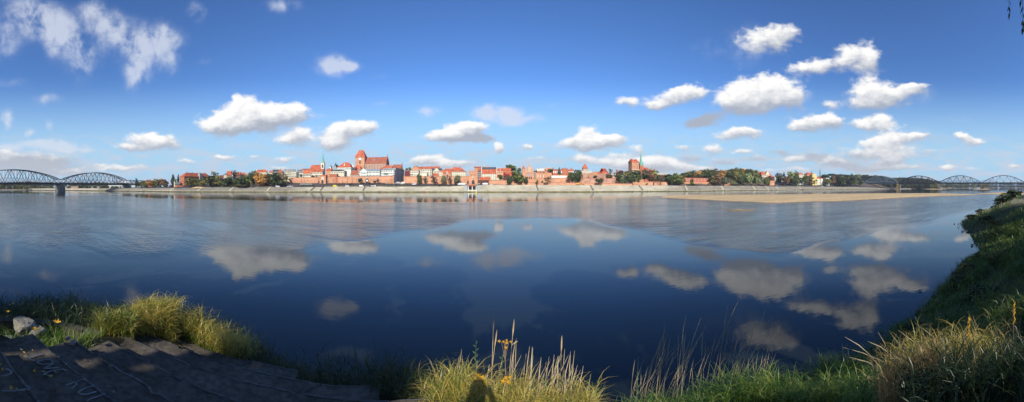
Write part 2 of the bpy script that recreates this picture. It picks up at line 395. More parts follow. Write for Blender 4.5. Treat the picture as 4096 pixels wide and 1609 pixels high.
def np_mesh(name, V, F, material, attrs=None, smooth=False):
    """V (n,3), F (m,4) or (m,3) index arrays; attrs: {name: per-vertex float}"""
    me = bpy.data.meshes.new(name); V = np.asarray(V, np.float32); F = np.asarray(F, np.int32)
    me.vertices.add(len(V)); me.vertices.foreach_set('co', V.ravel())
    k = F.shape[1]; me.loops.add(F.size); me.loops.foreach_set('vertex_index', F.ravel())
    me.polygons.add(len(F)); me.polygons.foreach_set('loop_start', np.arange(0, F.size, k, dtype=np.int32))
    try: me.polygons.foreach_set('loop_total', np.full(len(F), k, np.int32))
    except Exception: pass
    if smooth: me.polygons.foreach_set('use_smooth', np.ones(len(F), bool))
    for an, av in (attrs or {}).items():
        av = np.asarray(av, np.float32)
        if av.ndim == 1: a = me.attributes.new(an, 'FLOAT', 'POINT'); a.data.foreach_set('value', av)
        else: a = me.attributes.new(an, 'FLOAT_VECTOR', 'POINT'); a.data.foreach_set('vector', av.ravel())
    me.update(calc_edges=True); me.validate()
    if material: me.materials.append(MATS[material])
    return me
def grid_faces(nr, nc):
    i = np.arange(nr - 1)[:, None]; j = np.arange(nc - 1)[None, :]
    a = (i * nc + j).ravel(); return np.stack([a, a + 1, a + nc + 1, a + nc], 1)

# ------------------------------------------------------------------ far bank: revetment, promenade and the ground of the town
ST_PX = [-60, 60, 150, 240, 390, 520, 700, 1000, 1300, 1650, 2048, 2350, 2600, 2800, 3000, 3150, 3300, 3500, 3620, 3700, 3800, 3950, 4160]
ST_R = [690, 660, 625, 583, 525, 480, 412, 400, 391, 389, 389, 400, 440, 480, 588, 675, 758, 905, 985, 1200, 1700, 2150, 2500]
def bankR(px): return interp(px, ST_PX, ST_R)
# row of the revetment top, and of the foot of the town behind it
TOP_X = [-60, 100, 116, 400, 600, 800, 1100, 1250, 1400, 1800, 1880, 2100, 2500, 2700, 2800, 3000, 3100, 3400, 3500, 3560, 3620, 4160]
TOP_Y = [759, 759, 754.5, 754, 753.5, 752.5, 750, 748.5, 748, 746, 741.5, 740.5, 741.5, 743, 744, 744, 746.5, 748, 751, 755, 756, 752]
GR_X = [-60, 500, 600, 700, 760, 900, 1150, 1290, 1400, 1560, 1650, 1780, 1860, 1900, 2100, 2500, 2700, 2900, 3050, 3110, 3200, 3300, 3400, 3500, 3560, 3700, 4160]
GR_Y = [757, 753, 749, 748, 745, 741, 732, 733, 733, 731, 734, 736, 738, 739.5, 739.5, 741, 742, 742, 741, 739, 736, 738, 740, 745, 752, 752, 750]
def topZ(px): return zz(interp(px, TOP_X, TOP_Y), bankR(px) + 26)
def footR(px): return bankR(px) + interp(px, [-60, 600, 700, 1050, 1150, 1600, 1860, 1950, 2600, 3100, 3400, 4160], [70, 70, 46, 46, 56, 56, 46, 36, 36, 60, 60, 60])
def footZ(px): return zz(interp(px, GR_X, GR_Y), footR(px))
G1X, G1Y = [-60, 740, 860, 920, 1100, 1160, 2640, 2760, 3500, 3560, 4160], [0, 0, 2, 5, 5, 2.5, 2.5, 5, 5, 0, 0]
G2X, G2Y = [-60, 700, 900, 2640, 2800, 3480, 3560, 4160], [0, 0, 7, 7, 16, 16, 2, 2]
def build_far_bank():
    pxs = np.arange(-60, 4161, 4.0); n = len(pxs)
    br = np.array([bankR(p) for p in pxs]); a = (pxs - CX) / FPX
    tz = np.array([topZ(p) for p in pxs]); fz = np.array([footZ(p) for p in pxs]); fr = np.array([footR(p) for p in pxs])
    dirs = np.stack([np.sin(a), np.cos(a)], 1)
    def strip(name, rows, material, attr=None, smooth=True):
        V = []; U = []
        for (r, z, vv) in rows:
            V.append(np.column_stack([dirs * r[:, None], z])); U.append(np.column_stack([a * br, np.full(n, vv), uvz]))
        V = np.concatenate(V); U = np.concatenate(U)
        me = np_mesh(name, V, grid_faces(len(rows), n), material, {'uvm': U}, smooth); return tag(link(name, me), kind='structure')
    uvz = np.interp(pxs, [0, 120, 140, 380, 400, 1150, 1290, 2600, 2760, 4100], [.2, .2, 1, 1, .25, .25, 1, 1, .15, .1])
    wob = .7 * np.sin(pxs * .21) + .5 * np.sin(pxs * .077 + 1)
    strip('shore_strip', [(br - 4 + wob * 0, br * 0 - .6, 0), (br + wob, br * 0 + .12, .5), (br + 5, br * 0 + 1.0, 1)], 'soil_brown').name = 'shore'  # added pale strip along the step edge, sky light painted into its colour
    strip('riverside_path', [(br + 5, br * 0 + 1.02, 0), (br + 8.6, br * 0 + 1.35, 1), (br + 8.7, br * 0 + 1.6, 1)], 'stone_pale')
    strip('embankment', [(br + 8.7, br * 0 + 1.3, 0), (br + 9.5, br * 0 + 1.7, .4), (br + 25, tz - .5, 8), (br + 25.2, tz, 8.3), (br + 26, tz, 8.6)], 'stone_revetment', smooth=False)
    far = np.full(n, 3200.0)
    strip('promenade', [(br + 26, tz, 0), (br + 34, tz + .02, 1), (fr, fz, 2)], 'asphalt_dark').name = 'terrace_slope'
    strip('town_ground', [(fr, fz, 0), (fr + 30, fz + np.interp(pxs, G1X, G1Y), 1), (fr + 120, fz + np.interp(pxs, G2X, G2Y), 1), (fr + 400, fz + .5 * np.interp(pxs, G2X, G2Y), 1), (np.maximum(far, fr + 900), np.maximum(fz * 0 + 4.0, 0), 2)], 'soil_brown')
build_far_bank()

# grass tufts along the far waterline
def far_grass():
    V = []; F = []; T = []
    px = 60.0
    while px < 3560:
        px += nrs.uniform(.3, 1.1)
        r = bankR(px) + nrs.uniform(-.6, 4.8); h = nrs.uniform(.15, .6) * (2.0 if nrs.rand() < .05 else 1); w = nrs.uniform(.5, 1.6)
        if px < 1100: h *= .8
        c = gp(px, r, .0 + max(0, (r - bankR(px)) * .2)); a = th(px); t = Vector((math.cos(a), -math.sin(a), 0))
        for k in range(3):
            b = len(V); o = t * nrs.uniform(-w, w); dpt = Vector((nrs.uniform(-.4, .4), nrs.uniform(-.4, .4), 0)); tt = t if k < 2 else Vector((t.y, -t.x, 0))
            V += [c + o + dpt - tt * w * .5, c + o + dpt + tt * w * .5, c + o + dpt + tt * w * .25 + Vector((0, 0, h)), c + o + dpt - tt * w * .3 + Vector((0, 0, h * nrs.uniform(.6, 1)))]
            F.append((b, b + 1, b + 2, b + 3)); tn = nrs.rand(); T += [tn] * 4
    me = np_mesh('bank_grass', [tuple(v) for v in V], F, 'leaf', {'tint': T}); o = link('bank_grass', me, color=(.17, .16, .065))
    tag(o, 'rough green and straw grass strip along the far waterline', 'grass', kind='stuff')
far_grass()

# concrete stairways running down the revetment
def stair(px0, px1, top, dark, label):
    r0 = bankR(px0) + 25.4; r1 = bankR(px1) + 9.3
    p = gp(px0, r0, topZ(px0) + .05); q = gp(px1, r1, 1.95)
    m = MB(); d = q - p; side = Vector((d.y, -d.x, 0)).normalized() * (.75 if dark else 1.0); n = 12
    for i in range(n):
        a = p + d * (i / n); b = p + d * ((i + 1) / n); z = b.z + abs(d.z) / n + .12
        P = [a - side, a + side, b + side, b - side]
        m.poly([(v.x, v.y, z) for v in P] + [(v.x, v.y, z - 1.0) for v in P], [(0, 1, 2, 3), (7, 6, 5, 4), (0, 4, 5, 1), (1, 5, 6, 2), (2, 6, 7, 3), (3, 7, 4, 0)])
    o = m.build('embankment_stairs', 'pier_stone' if dark else 'stone_pale'); tag(o, label, 'stairs', 'stairways down the stone embankment')
for a in [(600, 560, 0, 0, 'pale stairway on the embankment beside the pony truss end'), (697, 683, 0, 0, 'pale stairway on the embankment below the mill building corner'),
          (806, 793, 0, 0, 'pale stairway on the embankment under the sand heap'), (934, 919, 0, 0, 'pale stairway on the embankment below the twin gabled house'),
          (1082, 1069, 0, 0, 'pale stairway on the embankment left of the parked white minibus'), (1258, 1243, 0, 1, 'dark edged stairway on the embankment left of the yellow van'),
          (1292, 1281, 0, 1, 'dark stairway on the embankment below the gatehouse'), (1460, 1452, 0, 1, 'dark stairway on the embankment below the wooden clock hut'),
          (2145, 2153, 0, 1, 'dark stairway on the embankment below the brick bastion'), (2361, 2374, 0, 1, 'dark stairway on the embankment right of the yellow excavator'),
          (2555, 2572, 0, 1, 'dark stairway on the embankment below the squat brick church tower'), (2740, 2749, 0, 0, 'pale stairway on the embankment below the brick fort'),
          (2885, 2893, 0, 0, 'pale stairway on the embankment below the grassy mound'), (3010, 3020, 0, 0, 'pale stairway on the embankment below the large willow'),
          (3060, 3074, 0, 0, 'long pale stairway on the embankment by the brick watch block'), (3102, 3112, 0, 0, 'pale stairway on the embankment right of the brick watch block'),
          (3193, 3206, 0, 0, 'pale stairway on the embankment below the red roofed pavilion')]:
    stair(*a)

# ------------------------------------------------------------------ river
RIP = [  # px, row of the lower edge of the ruffled water
    (-80, 940), (150, 985), (400, 1010), (640, 1010), (900, 985), (1200, 980), (1500, 955), (1700, 915), (1850, 880), (2050, 868), (2300, 872), (2500, 905),
    (2700, 950), (2900, 995), (3100, 1003), (3250, 985), (3400, 945), (3550, 905), (3700, 882), (3860, 850), (4000, 815), (4200, 800)]
CALM_FAR = [(-80, 775), (300, 782), (700, 795), (1000, 800), (1300, 812), (1700, 812), (2100, 806), (2400, 796), (2700, 783), (3000, 778), (4200, 770)]
def build_water():
    pxs = np.arange(-120, 4241, 8.0); a = (pxs - CX) / FPX
    rows = np.concatenate([np.array([749.6, 750.2, 751, 752, 753, 754.5]), np.arange(756, 900, 3.0), np.arange(900, 1300, 6.0), [1330, 1380, 1450, 1550, 1700, 2000, 2600]])
    rr = EYE * FPX / (rows - HY); n = len(pxs)
    rng = np.random.RandomState(3); wob = np.zeros((len(rows), n))
    for k in range(26):
        f = rng.uniform(.002, .03); fy = rng.uniform(-.05, .05); ph = rng.uniform(0, 6.28); wob += np.sin(pxs[None, :] * f + rows[:, None] * fy + ph) * rng.uniform(.2, 1) / (1 + f * 60)
    wob = wob / np.abs(wob).max()
    P, Y = np.meshgrid(pxs, rows)
    lo = np.interp(P, [p for p, _ in RIP], [y for _, y in RIP]); hi = np.interp(P, [p for p, _ in CALM_FAR], [y for _, y in CALM_FAR])
    s = lambda x: np.clip(x, 0, 1) ** 2 * (3 - 2 * np.clip(x, 0, 1))
    wid = np.interp(P, [0, 900, 1500, 1900, 3400, 4100], [75, 60, 22, 16, 30, 20])
    rip = s((lo - Y + wob * 14) / wid + .5) * s((Y - hi + wob * 5) / 9 + .5)
    inner = np.interp(P, [0, 600, 1700, 2300, 2500, 3700, 4100], [.50, .55, .85, .5, .75, .8, .8]) + .35 * wob
    rip = rip * np.clip(inner, .15, 1)
    rip = np.maximum(rip, .07 * (Y < lo))
    R_ = rr[:, None] * np.ones((1, n)); V = np.stack([R_ * np.sin(a)[None], R_ * np.cos(a)[None], np.zeros_like(R_)], 2).reshape(-1, 3)
    fade = np.clip(1.15 - 0 * R_, 0, 1); fade = np.interp(R_, [0, 60, 400, 1500, 4000], [1, 1, .8, .5, .3])
    me = np_mesh('river', V, grid_faces(len(rows), n)[:, ::-1], 'river_water', {'ripple': rip.ravel(), 'fade': fade.ravel()}, True)
    tag(link('river', me), kind='structure')
build_water()

# ------------------------------------------------------------------ sandbars and islets
def sandbar(name, far, near, h, label, stationary=3.0):
    x0 = max(far[0][0], near[0][0]); x1 = min(far[-1][0], near[-1][0])
    pxs = np.arange(x0, x1 + .1, stationary); n = len(pxs); a = (pxs - CX) / FPX; m = 13
    wobn = np.array([.5 * math.sin(p * .11) + .35 * math.sin(p * .31 + 2) + .2 * math.sin(p * .9) for p in pxs])
    rf = EYE * FPX / (np.interp(pxs, *zip(*far)) - HY); ny = np.interp(pxs, *zip(*near)); rn = EYE * FPX / (ny + wobn * .6 * np.clip((ny - 770) / 30, .1, 1) - HY)
    rn = np.minimum(rn, rf - .05); V = []; T = []
    for k in range(m):
        t = k / (m - 1); r = rn + (rf - rn) * t; z = h * (math.sin(math.pi * t) ** .45) * np.clip(np.minimum(pxs - x0, x1 - pxs) / 60, .05, 1) ** .5 - .10
        z = z + .03 * np.sin(pxs * .2 + k * 2.1); z[[0, -1]] = -.15
        if k in (0, m - 1): z = z * 0 - .15
        V.append(np.column_stack([r * np.sin(a), r * np.cos(a), z]))
    V = np.concatenate(V)
    me = np_mesh(name, V, grid_faces(m, n), 'sand', None, True); o = link(name, me); tag(o, label, None, kind='structure')
    # wet rim on the near side
    V2 = np.concatenate([np.column_stack([(rn - w * (1 + .5 * wobn)) * np.sin(a), (rn - w * (1 + .5 * wobn)) * np.cos(a), np.full(n, z)]) for w, z in ((3.4, .012), (-1.6, .20))])
    me = np_mesh('wet_sand_edge', V2, grid_faces(2, n), 'wet_sand', None, True); tag(link('wet_sand_edge', me), kind='structure')
sandbar('sandbar', [(2636, 790.5), (2660, 783), (2700, 779.5), (3100, 778), (3300, 775.5), (3500, 773.5), (3750, 773), (3830, 776), (3925, 779.5)],
        [(2636, 791), (2660, 793), (2800, 800), (2900, 805.5), (3000, 809), (3060, 813.5), (3120, 813.5), (3250, 808), (3350, 806.5), (3450, 801), (3546, 796), (3700, 788), (3800, 784), (3925, 780)], .55,
        'broad tan sandbar in the river')
sandbar('sandbar', [(3890, 775.5), (3930, 773.4), (4000, 770), (4160, 767)], [(3890, 776), (3930, 776.8), (4000, 779), (4160, 779.6)], .4, 'far tan sandbar at the right')
sandbar('mud_bank', [(2893, 838), (2930, 835), (2975, 835), (3022, 839)], [(2893, 838.6), (2930, 842), (2970, 843), (3022, 839.6)], .12, 'small dark mud bank')
sandbar('sand_islet', [(3690, 756.8), (3720, 755.4), (3760, 755.0), (3792, 756)], [(3690, 757.4), (3720, 758.6), (3760, 758.4), (3792, 757.2)], .9, 'sandy islet', 1.5)
sandbar('sand_islet', [(3889, 757), (3915, 755), (3945, 755), (3966, 757)], [(3889, 758), (3915, 759), (3945, 759), (3966, 757.6)], .9, 'sandy islet', 1.5)
sandbar('sand_islet', [(3560, 755.6), (3580, 754.8), (3605, 754.8), (3617, 756)], [(3560, 756.6), (3580, 757.6), (3605, 757.6), (3617, 756.8)], .9, 'sandy islet', 1.5)
sandbar('sand_islet', [(4086, 756), (4100, 755), (4130, 755)], [(4086, 757), (4100, 758.3), (4130, 758.5)], .7, 'sandy islet', 1.5)

# ------------------------------------------------------------------ helpers for the far side
def groundZ(px, r):
    b = bankR(px); f = footR(px); fz = footZ(px); tz = topZ(px)
    if r < b: return 0.0
    if r > f: g1 = interp(px, G1X, G1Y); g2 = interp(px, G2X, G2Y); return float(np.interp(r, [f, f + 30, f + 120, f + 400], [fz, fz + g1, fz + g2, fz + g2 / 2]))
    if r > b + 26: return float(np.interp(r, [b + 26, b + 34, f], [tz, tz + .02, fz]))
    return float(np.interp(r, [b, b + 5, b + 8.7, b + 25], [.1, 1.0, 1.5, tz]))
PHX = [500, 900, 1150, 1300, 1500, 1800, 2048, 2300, 2600, 2900, 3100, 3500]
PHY = [60, 44, 30, 14, 9, 6, 1, -2, 2, 4, -2, -10]
def PH(px): return interp(px, PHX, PHY)
_winmesh = {}
def win_mesh(mt):
    if mt not in _winmesh: _winmesh[mt] = MB().box(-.5, .5, -.5, .5, 0, 1).mesh('window', mt)
    return _winmesh[mt]
class Bd: pass
def B(px0, px1, r, depth, ye, yr, roof='g', wall='cream', rmat='tile', label='', cat='house', name=None, phi=None, yb=None, wins=None, ch=0, over=.5, group=None, hipx=None, side=None):
    """A building from its front edge columns px0..px1, range r, eaves row ye and ridge row yr."""
    phi = PH((px0 + px1) / 2) if phi is None else phi
    r = footR((px0 + px1) / 2) + r if r < 300 else max(r, bankR((px0 + px1) / 2) + 44)
    p0 = gp(px0, r); d = Vector((math.cos(R(phi)), math.sin(R(phi)), 0)); a1 = th(px1); q = Vector((math.sin(a1), math.cos(a1), 0))
    # p0 + t d = s q
    t = (p0.x * q.y - p0.y * q.x) / (d.y * q.x - d.x * q.y); W = abs(t); p1 = p0 + d * t
    rm = ((p0 + p1) / 2).length; zb = groundZ((px0 + px1) / 2, rm) - .6 if yb is None else zz(yb, rm)
    ze = zz(ye, rm); b = Bd(); H = ze - zb; rr_ = rm + depth * .5 * max(.2, math.cos(R(phi) + (th(px0) + th(px1)) / 2))
    ex = max(0.0, zb - (groundZ((px0 + px1) / 2, rm) - 1.2)) if yb is not None else 0.0     # footing down to the ground
    HR = max(zz(yr, rr_) - ze, .3) if roof != 'f' else .5
    nm = name or {'house': 'town_house', 'church': 'church', 'tower': 'tower'}.get(cat, cat.replace(' ', '_'))
    o = empty(nm, (p0.x, p0.y, zb), R(phi), label, cat, group); D = depth
    b.o, b.W, b.D, b.H, b.HR, b.r, b.zb, b.wall, b.rmat = o, W, D, H, HR, rm, zb, wall, rmat
    if roof == 'g':
        MB().prism([(0, -ex), (D, -ex), (D, H), (D / 2, H + HR - .05), (0, H)], 0, W, 'x').build('wall', wall, o)
        k = HR / (D / 2); z0 = H - over * k
        rf = MB().prism([(-over, z0 + .05), (D / 2, H + HR + .05), (D + over, z0 + .05), (D + over, z0 + .4), (D / 2, H + HR + .45), (-over, z0 + .4)], -over * .6, W + over * .6, 'x').build('roof', rmat, o)
    elif roof == 'gf':
        MB().prism([(0, -ex), (W, -ex), (W, H), (W / 2, H + HR - .05), (0, H)], 0, D, 'y').build('wall', wall, o)
        k = HR / (W / 2); z0 = H - over * k
        rf = MB().prism([(-over, z0 + .05), (W / 2, H + HR + .05), (W + over, z0 + .05), (W + over, z0 + .4), (W / 2, H + HR + .45), (-over, z0 + .4)], -over * .5, D + over * .5, 'y').build('roof', rmat, o)
    elif roof in ('h', 'p'):
        MB().box(0, W, 0, D, -ex, H).build('wall', wall, o)
        hx = (W / 2 - .01 if roof == 'p' else min(D / 2, W / 2 - .01)) if hipx is None else hipx
        w0, w1, v0, v1 = -over, W + over, -over, D + over; yy = D / 2
        rf = MB().poly([(w0, v0, H), (w1, v0, H), (w1, v1, H), (w0, v1, H), (hx, yy, H + HR), (W - hx, yy, H + HR)],
                       [(0, 1, 5, 4), (2, 3, 4, 5), (1, 2, 5), (3, 0, 4), (3, 2, 1, 0)]).build('roof', rmat, o)
    else:
        MB().box(0, W, 0, D, -ex, H).build('wall', wall, o)
        rf = MB().box(-.25, W + .25, -.25, D + .25, H, H + HR).build('roof', rmat, o)
    b.rf = rf
    for i in range(ch):
        x = W * (i + .6) / (ch + .2); y = D * (.5 + (.12 if i % 2 else -.12)); top = H + HR + (1.4 if roof != 'f' else 1.8)
        MB().box(x - .6, x + .6, y - .5, y + .5, H * .9, top).build('chimney', 'brick' if wall != 'brick' else 'brick_red', rf)
    if wins:
        cols, rows = wins[0], wins[1]; wm = wins[2] if len(wins) > 2 else 'glass_dark'; ww = wins[3] if len(wins) > 3 else 1.25; wh = wins[4] if len(wins) > 4 else 1.7
        f0 = wins[5] if len(wins) > 5 else 0.0      # fraction of the wall height hidden below the lowest row
        for j in range(rows):
            for i in range(cols):
                x = W * (i + .5) / cols; z = H * (f0 + (1 - f0) * (j + .45) / rows) - wh * .3
                link('window', win_mesh(wm), o, (x, -.04, z), 0, (ww, .24, wh))
    if side:
        cols, rows, f0 = side
        for j in range(rows):
            for i in range(cols):
                link('window', win_mesh('glass_dark'), o, (W + .04, D * (i + .5) / cols, H * (f0 + (1 - f0) * (j + .45) / rows) - .5), R(90), (1.2, .24, 1.6))
    return b
def dormers(b, n, wmat='cream', y=.28, h=1.6, w=1.5, x0=0, x1=1):
    for i in range(n):
        x = b.W * (x0 + (x1 - x0) * (i + .5) / n); yy = b.D * .5 * y; z = b.H + b.HR * y
        d = MB().box(x - w / 2, x + w / 2, yy, yy + b.D * .3, z, z + h).build('dormer', wmat, b.o)
        MB().prism([(x - w / 2 - .3, z + h), (x + w / 2 + .3, z + h), (x, z + h + .7)], yy - .2, yy + b.D * .3, 'y').build('dormer_roof', b.rmat, d)
        link('window', win_mesh('glass_dark'), d, (x, yy - .02, z + .3), 0, (.8, .1, 1.0))
def bx(b, name, x0, x1, y0, y1, z0, z1, m, parent=None):
    return MB().box(x0, x1, y0, y1, z0, z1).build(name, m, parent or b.o)
def ythat(b, y, back=0): return zz(y, b.r + back) - b.zb
def xat(b, px):
    """local x on the front plane of b seen at column px"""
    p0 = b.o.location; ph = b.o.rotation_euler.z; d = Vector((math.cos(ph), math.sin(ph))); a = th(px); q = (math.sin(a), math.cos(a))
    return (p0.x * q[1] - p0.y * q[0]) / (d.y * q[0] - d.x * q[1])
def arch_panel(x, z, w, h, y0, y1):
    n = 8; prof = [(x - w / 2, z), (x + w / 2, z)]
    for i in range(n + 1):
        a = math.pi * i / n; prof.append((x + w / 2 * math.cos(a), z + h - w / 2 + w / 2 * 1.35 * math.sin(a)))
    return MB().prism(prof, y0, y1, 'y')

# ------------------------------------------------------------------ city wall
def city_wall(pts, label, name='city_wall', m='brick', thick=2.0, dr=0.0, butts=(), slots=0, merl=False, group=None, abs_r=None):
    """pts: (px, top row, foot row)"""
    V = []; px = []
    for i in range(len(pts) - 1):
        k = max(1, int((pts[i + 1][0] - pts[i][0]) / 12)); 
        for j in range(k): px.append(pts[i][0] + (pts[i + 1][0] - pts[i][0]) * j / k)
    px.append(pts[-1][0]); px = np.array(px)
    rr = np.array([(footR(p) + dr) if abs_r is None else abs_r for p in px]); a = (px - CX) / FPX
    ty = np.interp(px, [p[0] for p in pts], [p[1] for p in pts]); by = np.interp(px, [p[0] for p in pts], [p[2] for p in pts])
    zt = EYE + rr * (HY - ty) / FPX; zb = EYE + rr * (HY - by) / FPX - .8
    S = np.sin(a); Cc = np.cos(a); V = []
    for (q, z) in ((rr, zb), (rr, zt), (rr + thick, zt), (rr + thick, zb)): V.append(np.column_stack([q * S, q * Cc, z]))
    n = len(px); org = Vector((float(rr[0] * S[0]), float(rr[0] * Cc[0]), float(zb[0])))
    V = np.concatenate(V) - np.array(org)[None]
    F = grid_faces(4, n).tolist(); F.append([0, n, 2 * n, 3 * n]); F.append([n - 1, 4 * n - 1, 3 * n - 1, 2 * n - 1])
    o = empty(name, org, 0, label, 'wall', group)
    link('wall_face', np_mesh('wall_face', V, F, m), o)
    c = MB()
    for i in range(n - 1):
        p, q = Vector(V[n + i]), Vector(V[n + i + 1]); rd = Vector((S[i], Cc[i], 0))
        P = [p - rd * .25, q - rd * .25, q + rd * (thick + .25), p + rd * (thick + .25)]
        c.poly([tuple(v) for v in P] + [(v.x, v.y, v.z + .45) for v in P], [(3, 2, 1, 0), (4, 5, 6, 7), (0, 1, 5, 4), (1, 2, 6, 5), (2, 3, 7, 6), (3, 0, 4, 7)])
    c.build('coping', 'tile_old', o)
    for b in butts:
        w = 1.0; rb = interp(b, px, rr); p = gp(b, rb) ; an = -th(b); zt_ = interp(b, px, zt) - .6; zb_ = interp(b, px, zb)
        m2 = MB().prism([(.3, 0), (-1.5, 0), (-.9, (zt_ - zb_) * .8), (.1, zt_ - zb_)], -w / 2, w / 2, 'x')
        m2.build('buttress', m, o, loc=(p.x - org.x, p.y - org.y, zb_ - org.z), rz=an)
    for i in range(slots):
        pxx = px[0] + (px[-1] - px[0]) * (i + .5) / slots; rb = interp(pxx, px, rr) - .06; p = gp(pxx, rb)
        h_ = interp(pxx, px, zt) - interp(pxx, px, zb); z = interp(pxx, px, zb) + h_ * .42
        link('embrasure', win_mesh('glass_dark'), o, (p.x - org.x, p.y - org.y, z - org.z), -th(pxx), (.7, .3, .9))
    return o
city_wall([(1156, 712, 730), (1210, 711.5, 731), (1279, 709.5, 734)], 'brick city wall with deep buttresses left of the white panelled gatehouse', butts=(1204, 1217), slots=9)
city_wall([(1303, 708.5, 733.5), (1400, 707.5, 733), (1490, 706.5, 732), (1570, 705, 730)], 'long brick city wall behind the row of parked vans', butts=(1334, 1350, 1368, 1388, 1407, 1425, 1492), slots=14)
city_wall([(1619, 706.5, 731), (1650, 706.5, 733), (1772, 706.5, 735)], 'brick city wall behind the row of small roadside trees', butts=(1756,), slots=9)
city_wall([(1803, 706.5, 735.5), (1876, 706.5, 736)], 'short brick city wall between granary bay and crenellated gate tower', slots=2)
city_wall([(1900, 721, 737), (1955, 721, 738)], 'low city wall under dark dead ivy beside the crenellated gate', m='ivy_dark')
city_wall([(1955, 722, 738), (2000, 722, 739), (2035, 722.5, 739.5), (2088, 724, 740)], 'low orange city wall with ivy fringe below the white granary', slots=5)
city_wall([(2088, 716, 740), (2141, 716, 740)], 'brick terrace wall below the stepped gable mansion', dr=4)
city_wall([(2088, 732, 741), (2141, 732, 741), (2300, 732.5, 741.5), (2430, 734, 742), (2533, 736, 743)], 'long low brick quay wall behind the yellow excavator', dr=-4)
city_wall([(2207, 713, 733), (2280, 713, 733)], 'brick wall under the white glazed terrace', dr=6, slots=3)
city_wall([(2322, 714, 733), (2400, 714, 733), (2476, 714.5, 734)], 'pinkish brick retaining wall below the castle ruins', dr=8, m='brick_pink', slots=3)
city_wall([(2531, 727, 744), (2612, 728, 744)], 'brick wall with small round embrasures below the squat church tower', dr=-6, slots=10)
city_wall([(2643, 728.5, 744), (2670, 729, 744)], 'short brick gate wall with an arched opening left of the big riverside trees', dr=-4, slots=1)
city_wall([(2892, 733, 743), (2950, 732, 743)], 'low curved brick wall at the foot of the grassy mound', dr=-4, slots=0)
city_wall([(2010, 733, 740), (2040, 733, 740)], 'stub of orange brick wall beneath the two dark ivy bushes', dr=-3) if False else None

# free-standing wall pillars at the street gap
for p, lab in ((1570, 'brick end pillar of the long wall, left of the street opening'), (1615, 'brick end pillar right of the street opening, beside red ivy wall')):
    b = B(p, p + 5, -.6, 2.4, 703.5, 700, 'f', 'brick', 'tile_old', lab, 'pillar', 'wall_pillar', yb=733)
    bx(b, 'cap', -.4, b.W + .4, -.4, 2.8, b.H + .5, b.H + 1.0, 'brick_red')

# ------------------------------------------------------------------ buildings, left to right
b = B(737, 845, 470, 11, 707, 692.5, 'h', 'brick_red', 'tile', 'long red brick mill with tiled hip roof at the left edge of town', 'mill', 'mill_building', phi=97, yb=746, wins=(16, 4, 'glass_dark', 1.5, 2.2, .1), ch=4, hipx=7)
bx(b, 'stair_tower', b.W * .52, b.W * .62, -2.5, 2, 0, b.H + 5, 'grey_plaster')
for j in range(5):
    for i in range(3): link('window', win_mesh('glass_dark'), b.o, (-.04, b.D * (i + .7) / 3.4, b.H * (j + .35) / 5), R(90), (.9, .2, 1.4))
B(699, 721, 470, 8, 730, 729, 'f', 'cream', 'white_paint', 'low white terrace building on a brick base left of the mill', 'building', phi=70, yb=742, wins=(5, 2, 'glass_dark', 1.6, 1.2))
city_wall([(700, 741, 748), (738, 744, 749)], 'short sloping brick wall at the mill foot', abs_r=465, m='brick_red')
b = B(908, 927, 455, 12, 700, 686, 'g', 'peach', 'tile', 'tall red roofed house with brown tree before it, left of the twin gables', yb=722, wins=(3, 2, 'glass_dark', 1.2, 1.5, .3), phi=50)
b = B(933, 958, 462, 12, 702, 690, 'g', 'peach', 'tile', 'peach house with twin pointed gables left of the brown tree group', yb=722, phi=30, wins=(5, 2, 'glass_dark', 1, 1.4, .3))
for k in (.22, .62):
    MB().prism([(b.W * k - 2.6, b.H - .1), (b.W * k + 2.6, b.H - .1), (b.W * k, b.H + 5.6)], -.3, 3, 'y').build('gable', 'peach', b.o)
B(957, 986, 470, 13, 700, 689, 'h', 'peach', 'tile', 'peach house with broad orange hip roof beside the twin gabled house', yb=722, phi=42, wins=(5, 2, 'glass_dark', 1, 1.4, .4))
B(880, 890, 458, 8, 705, 702, 'g', 'brick_red', 'tile_old', 'little red brick house half hidden behind autumn trees near blue hoarding', yb=722)
B(896, 906, 470, 8, 700, 697, 'f', 'cream', 'grey_roof', 'small pale rooftop block behind the trees left of the tall red roof', yb=718)
b = B(1026, 1066, 520, 12, 688.5, 680, 'g', 'cream', 'tile', 'long red church roof with white stepped end gables behind brown trees', 'church', phi=38, yb=716)
for k in (0, 1): MB().prism([(-.3, b.H - 1), (b.D + .3, b.H - 1), (b.D / 2, b.H + b.HR + 2.2)], b.W * k - .4, b.W * k + .4, 'x').build('gable', 'cream', b.o)
b = B(1076, 1091, 500, 10, 691, 684, 'g', 'cream', 'tile', 'small cream house with white dormers in its red roof', yb=716, phi=38); dormers(b, 3)
B(1091, 1116, 510, 14, 680, 678, 'f', 'grey_plaster', 'dark_roof', 'modern grey glazed block behind the red brick tower house', 'building', yb=716, wins=(6, 3, 'glass_dark', 2.2, 2.4, .2), phi=38, ch=2)
b = B(1110, 1130, 452, 9, 687, 678.5, 'p', 'brick', 'tile', 'slim four storey red brick tower house with pyramid roof at city wall end', yb=733, wins=(4, 5, 'glass_dark', 1.0, 1.5, .1), phi=28, side=(3, 5, .1), ch=1)
bx(b, 'cornice', -.4, b.W + .4, -.4, b.D + .4, b.H - .9, b.H - .1, 'brick_pink')
B(1141, 1171, 485, 12, 684.5, 681, 'f', 'cream', 'grey_roof', 'cream block with flat grey roof right of the brick tower house', 'building', yb=716, wins=(6, 3, 'glass_dark', 1.3, 1.6, .2), phi=32, ch=2)
B(1135, 1180, 540, 12, 680, 677.5, 'f', 'grey_plaster', 'dark_roof', 'wide dark roofed attic block with rooftop plant behind cream block', 'building', yb=705, phi=35, ch=4)
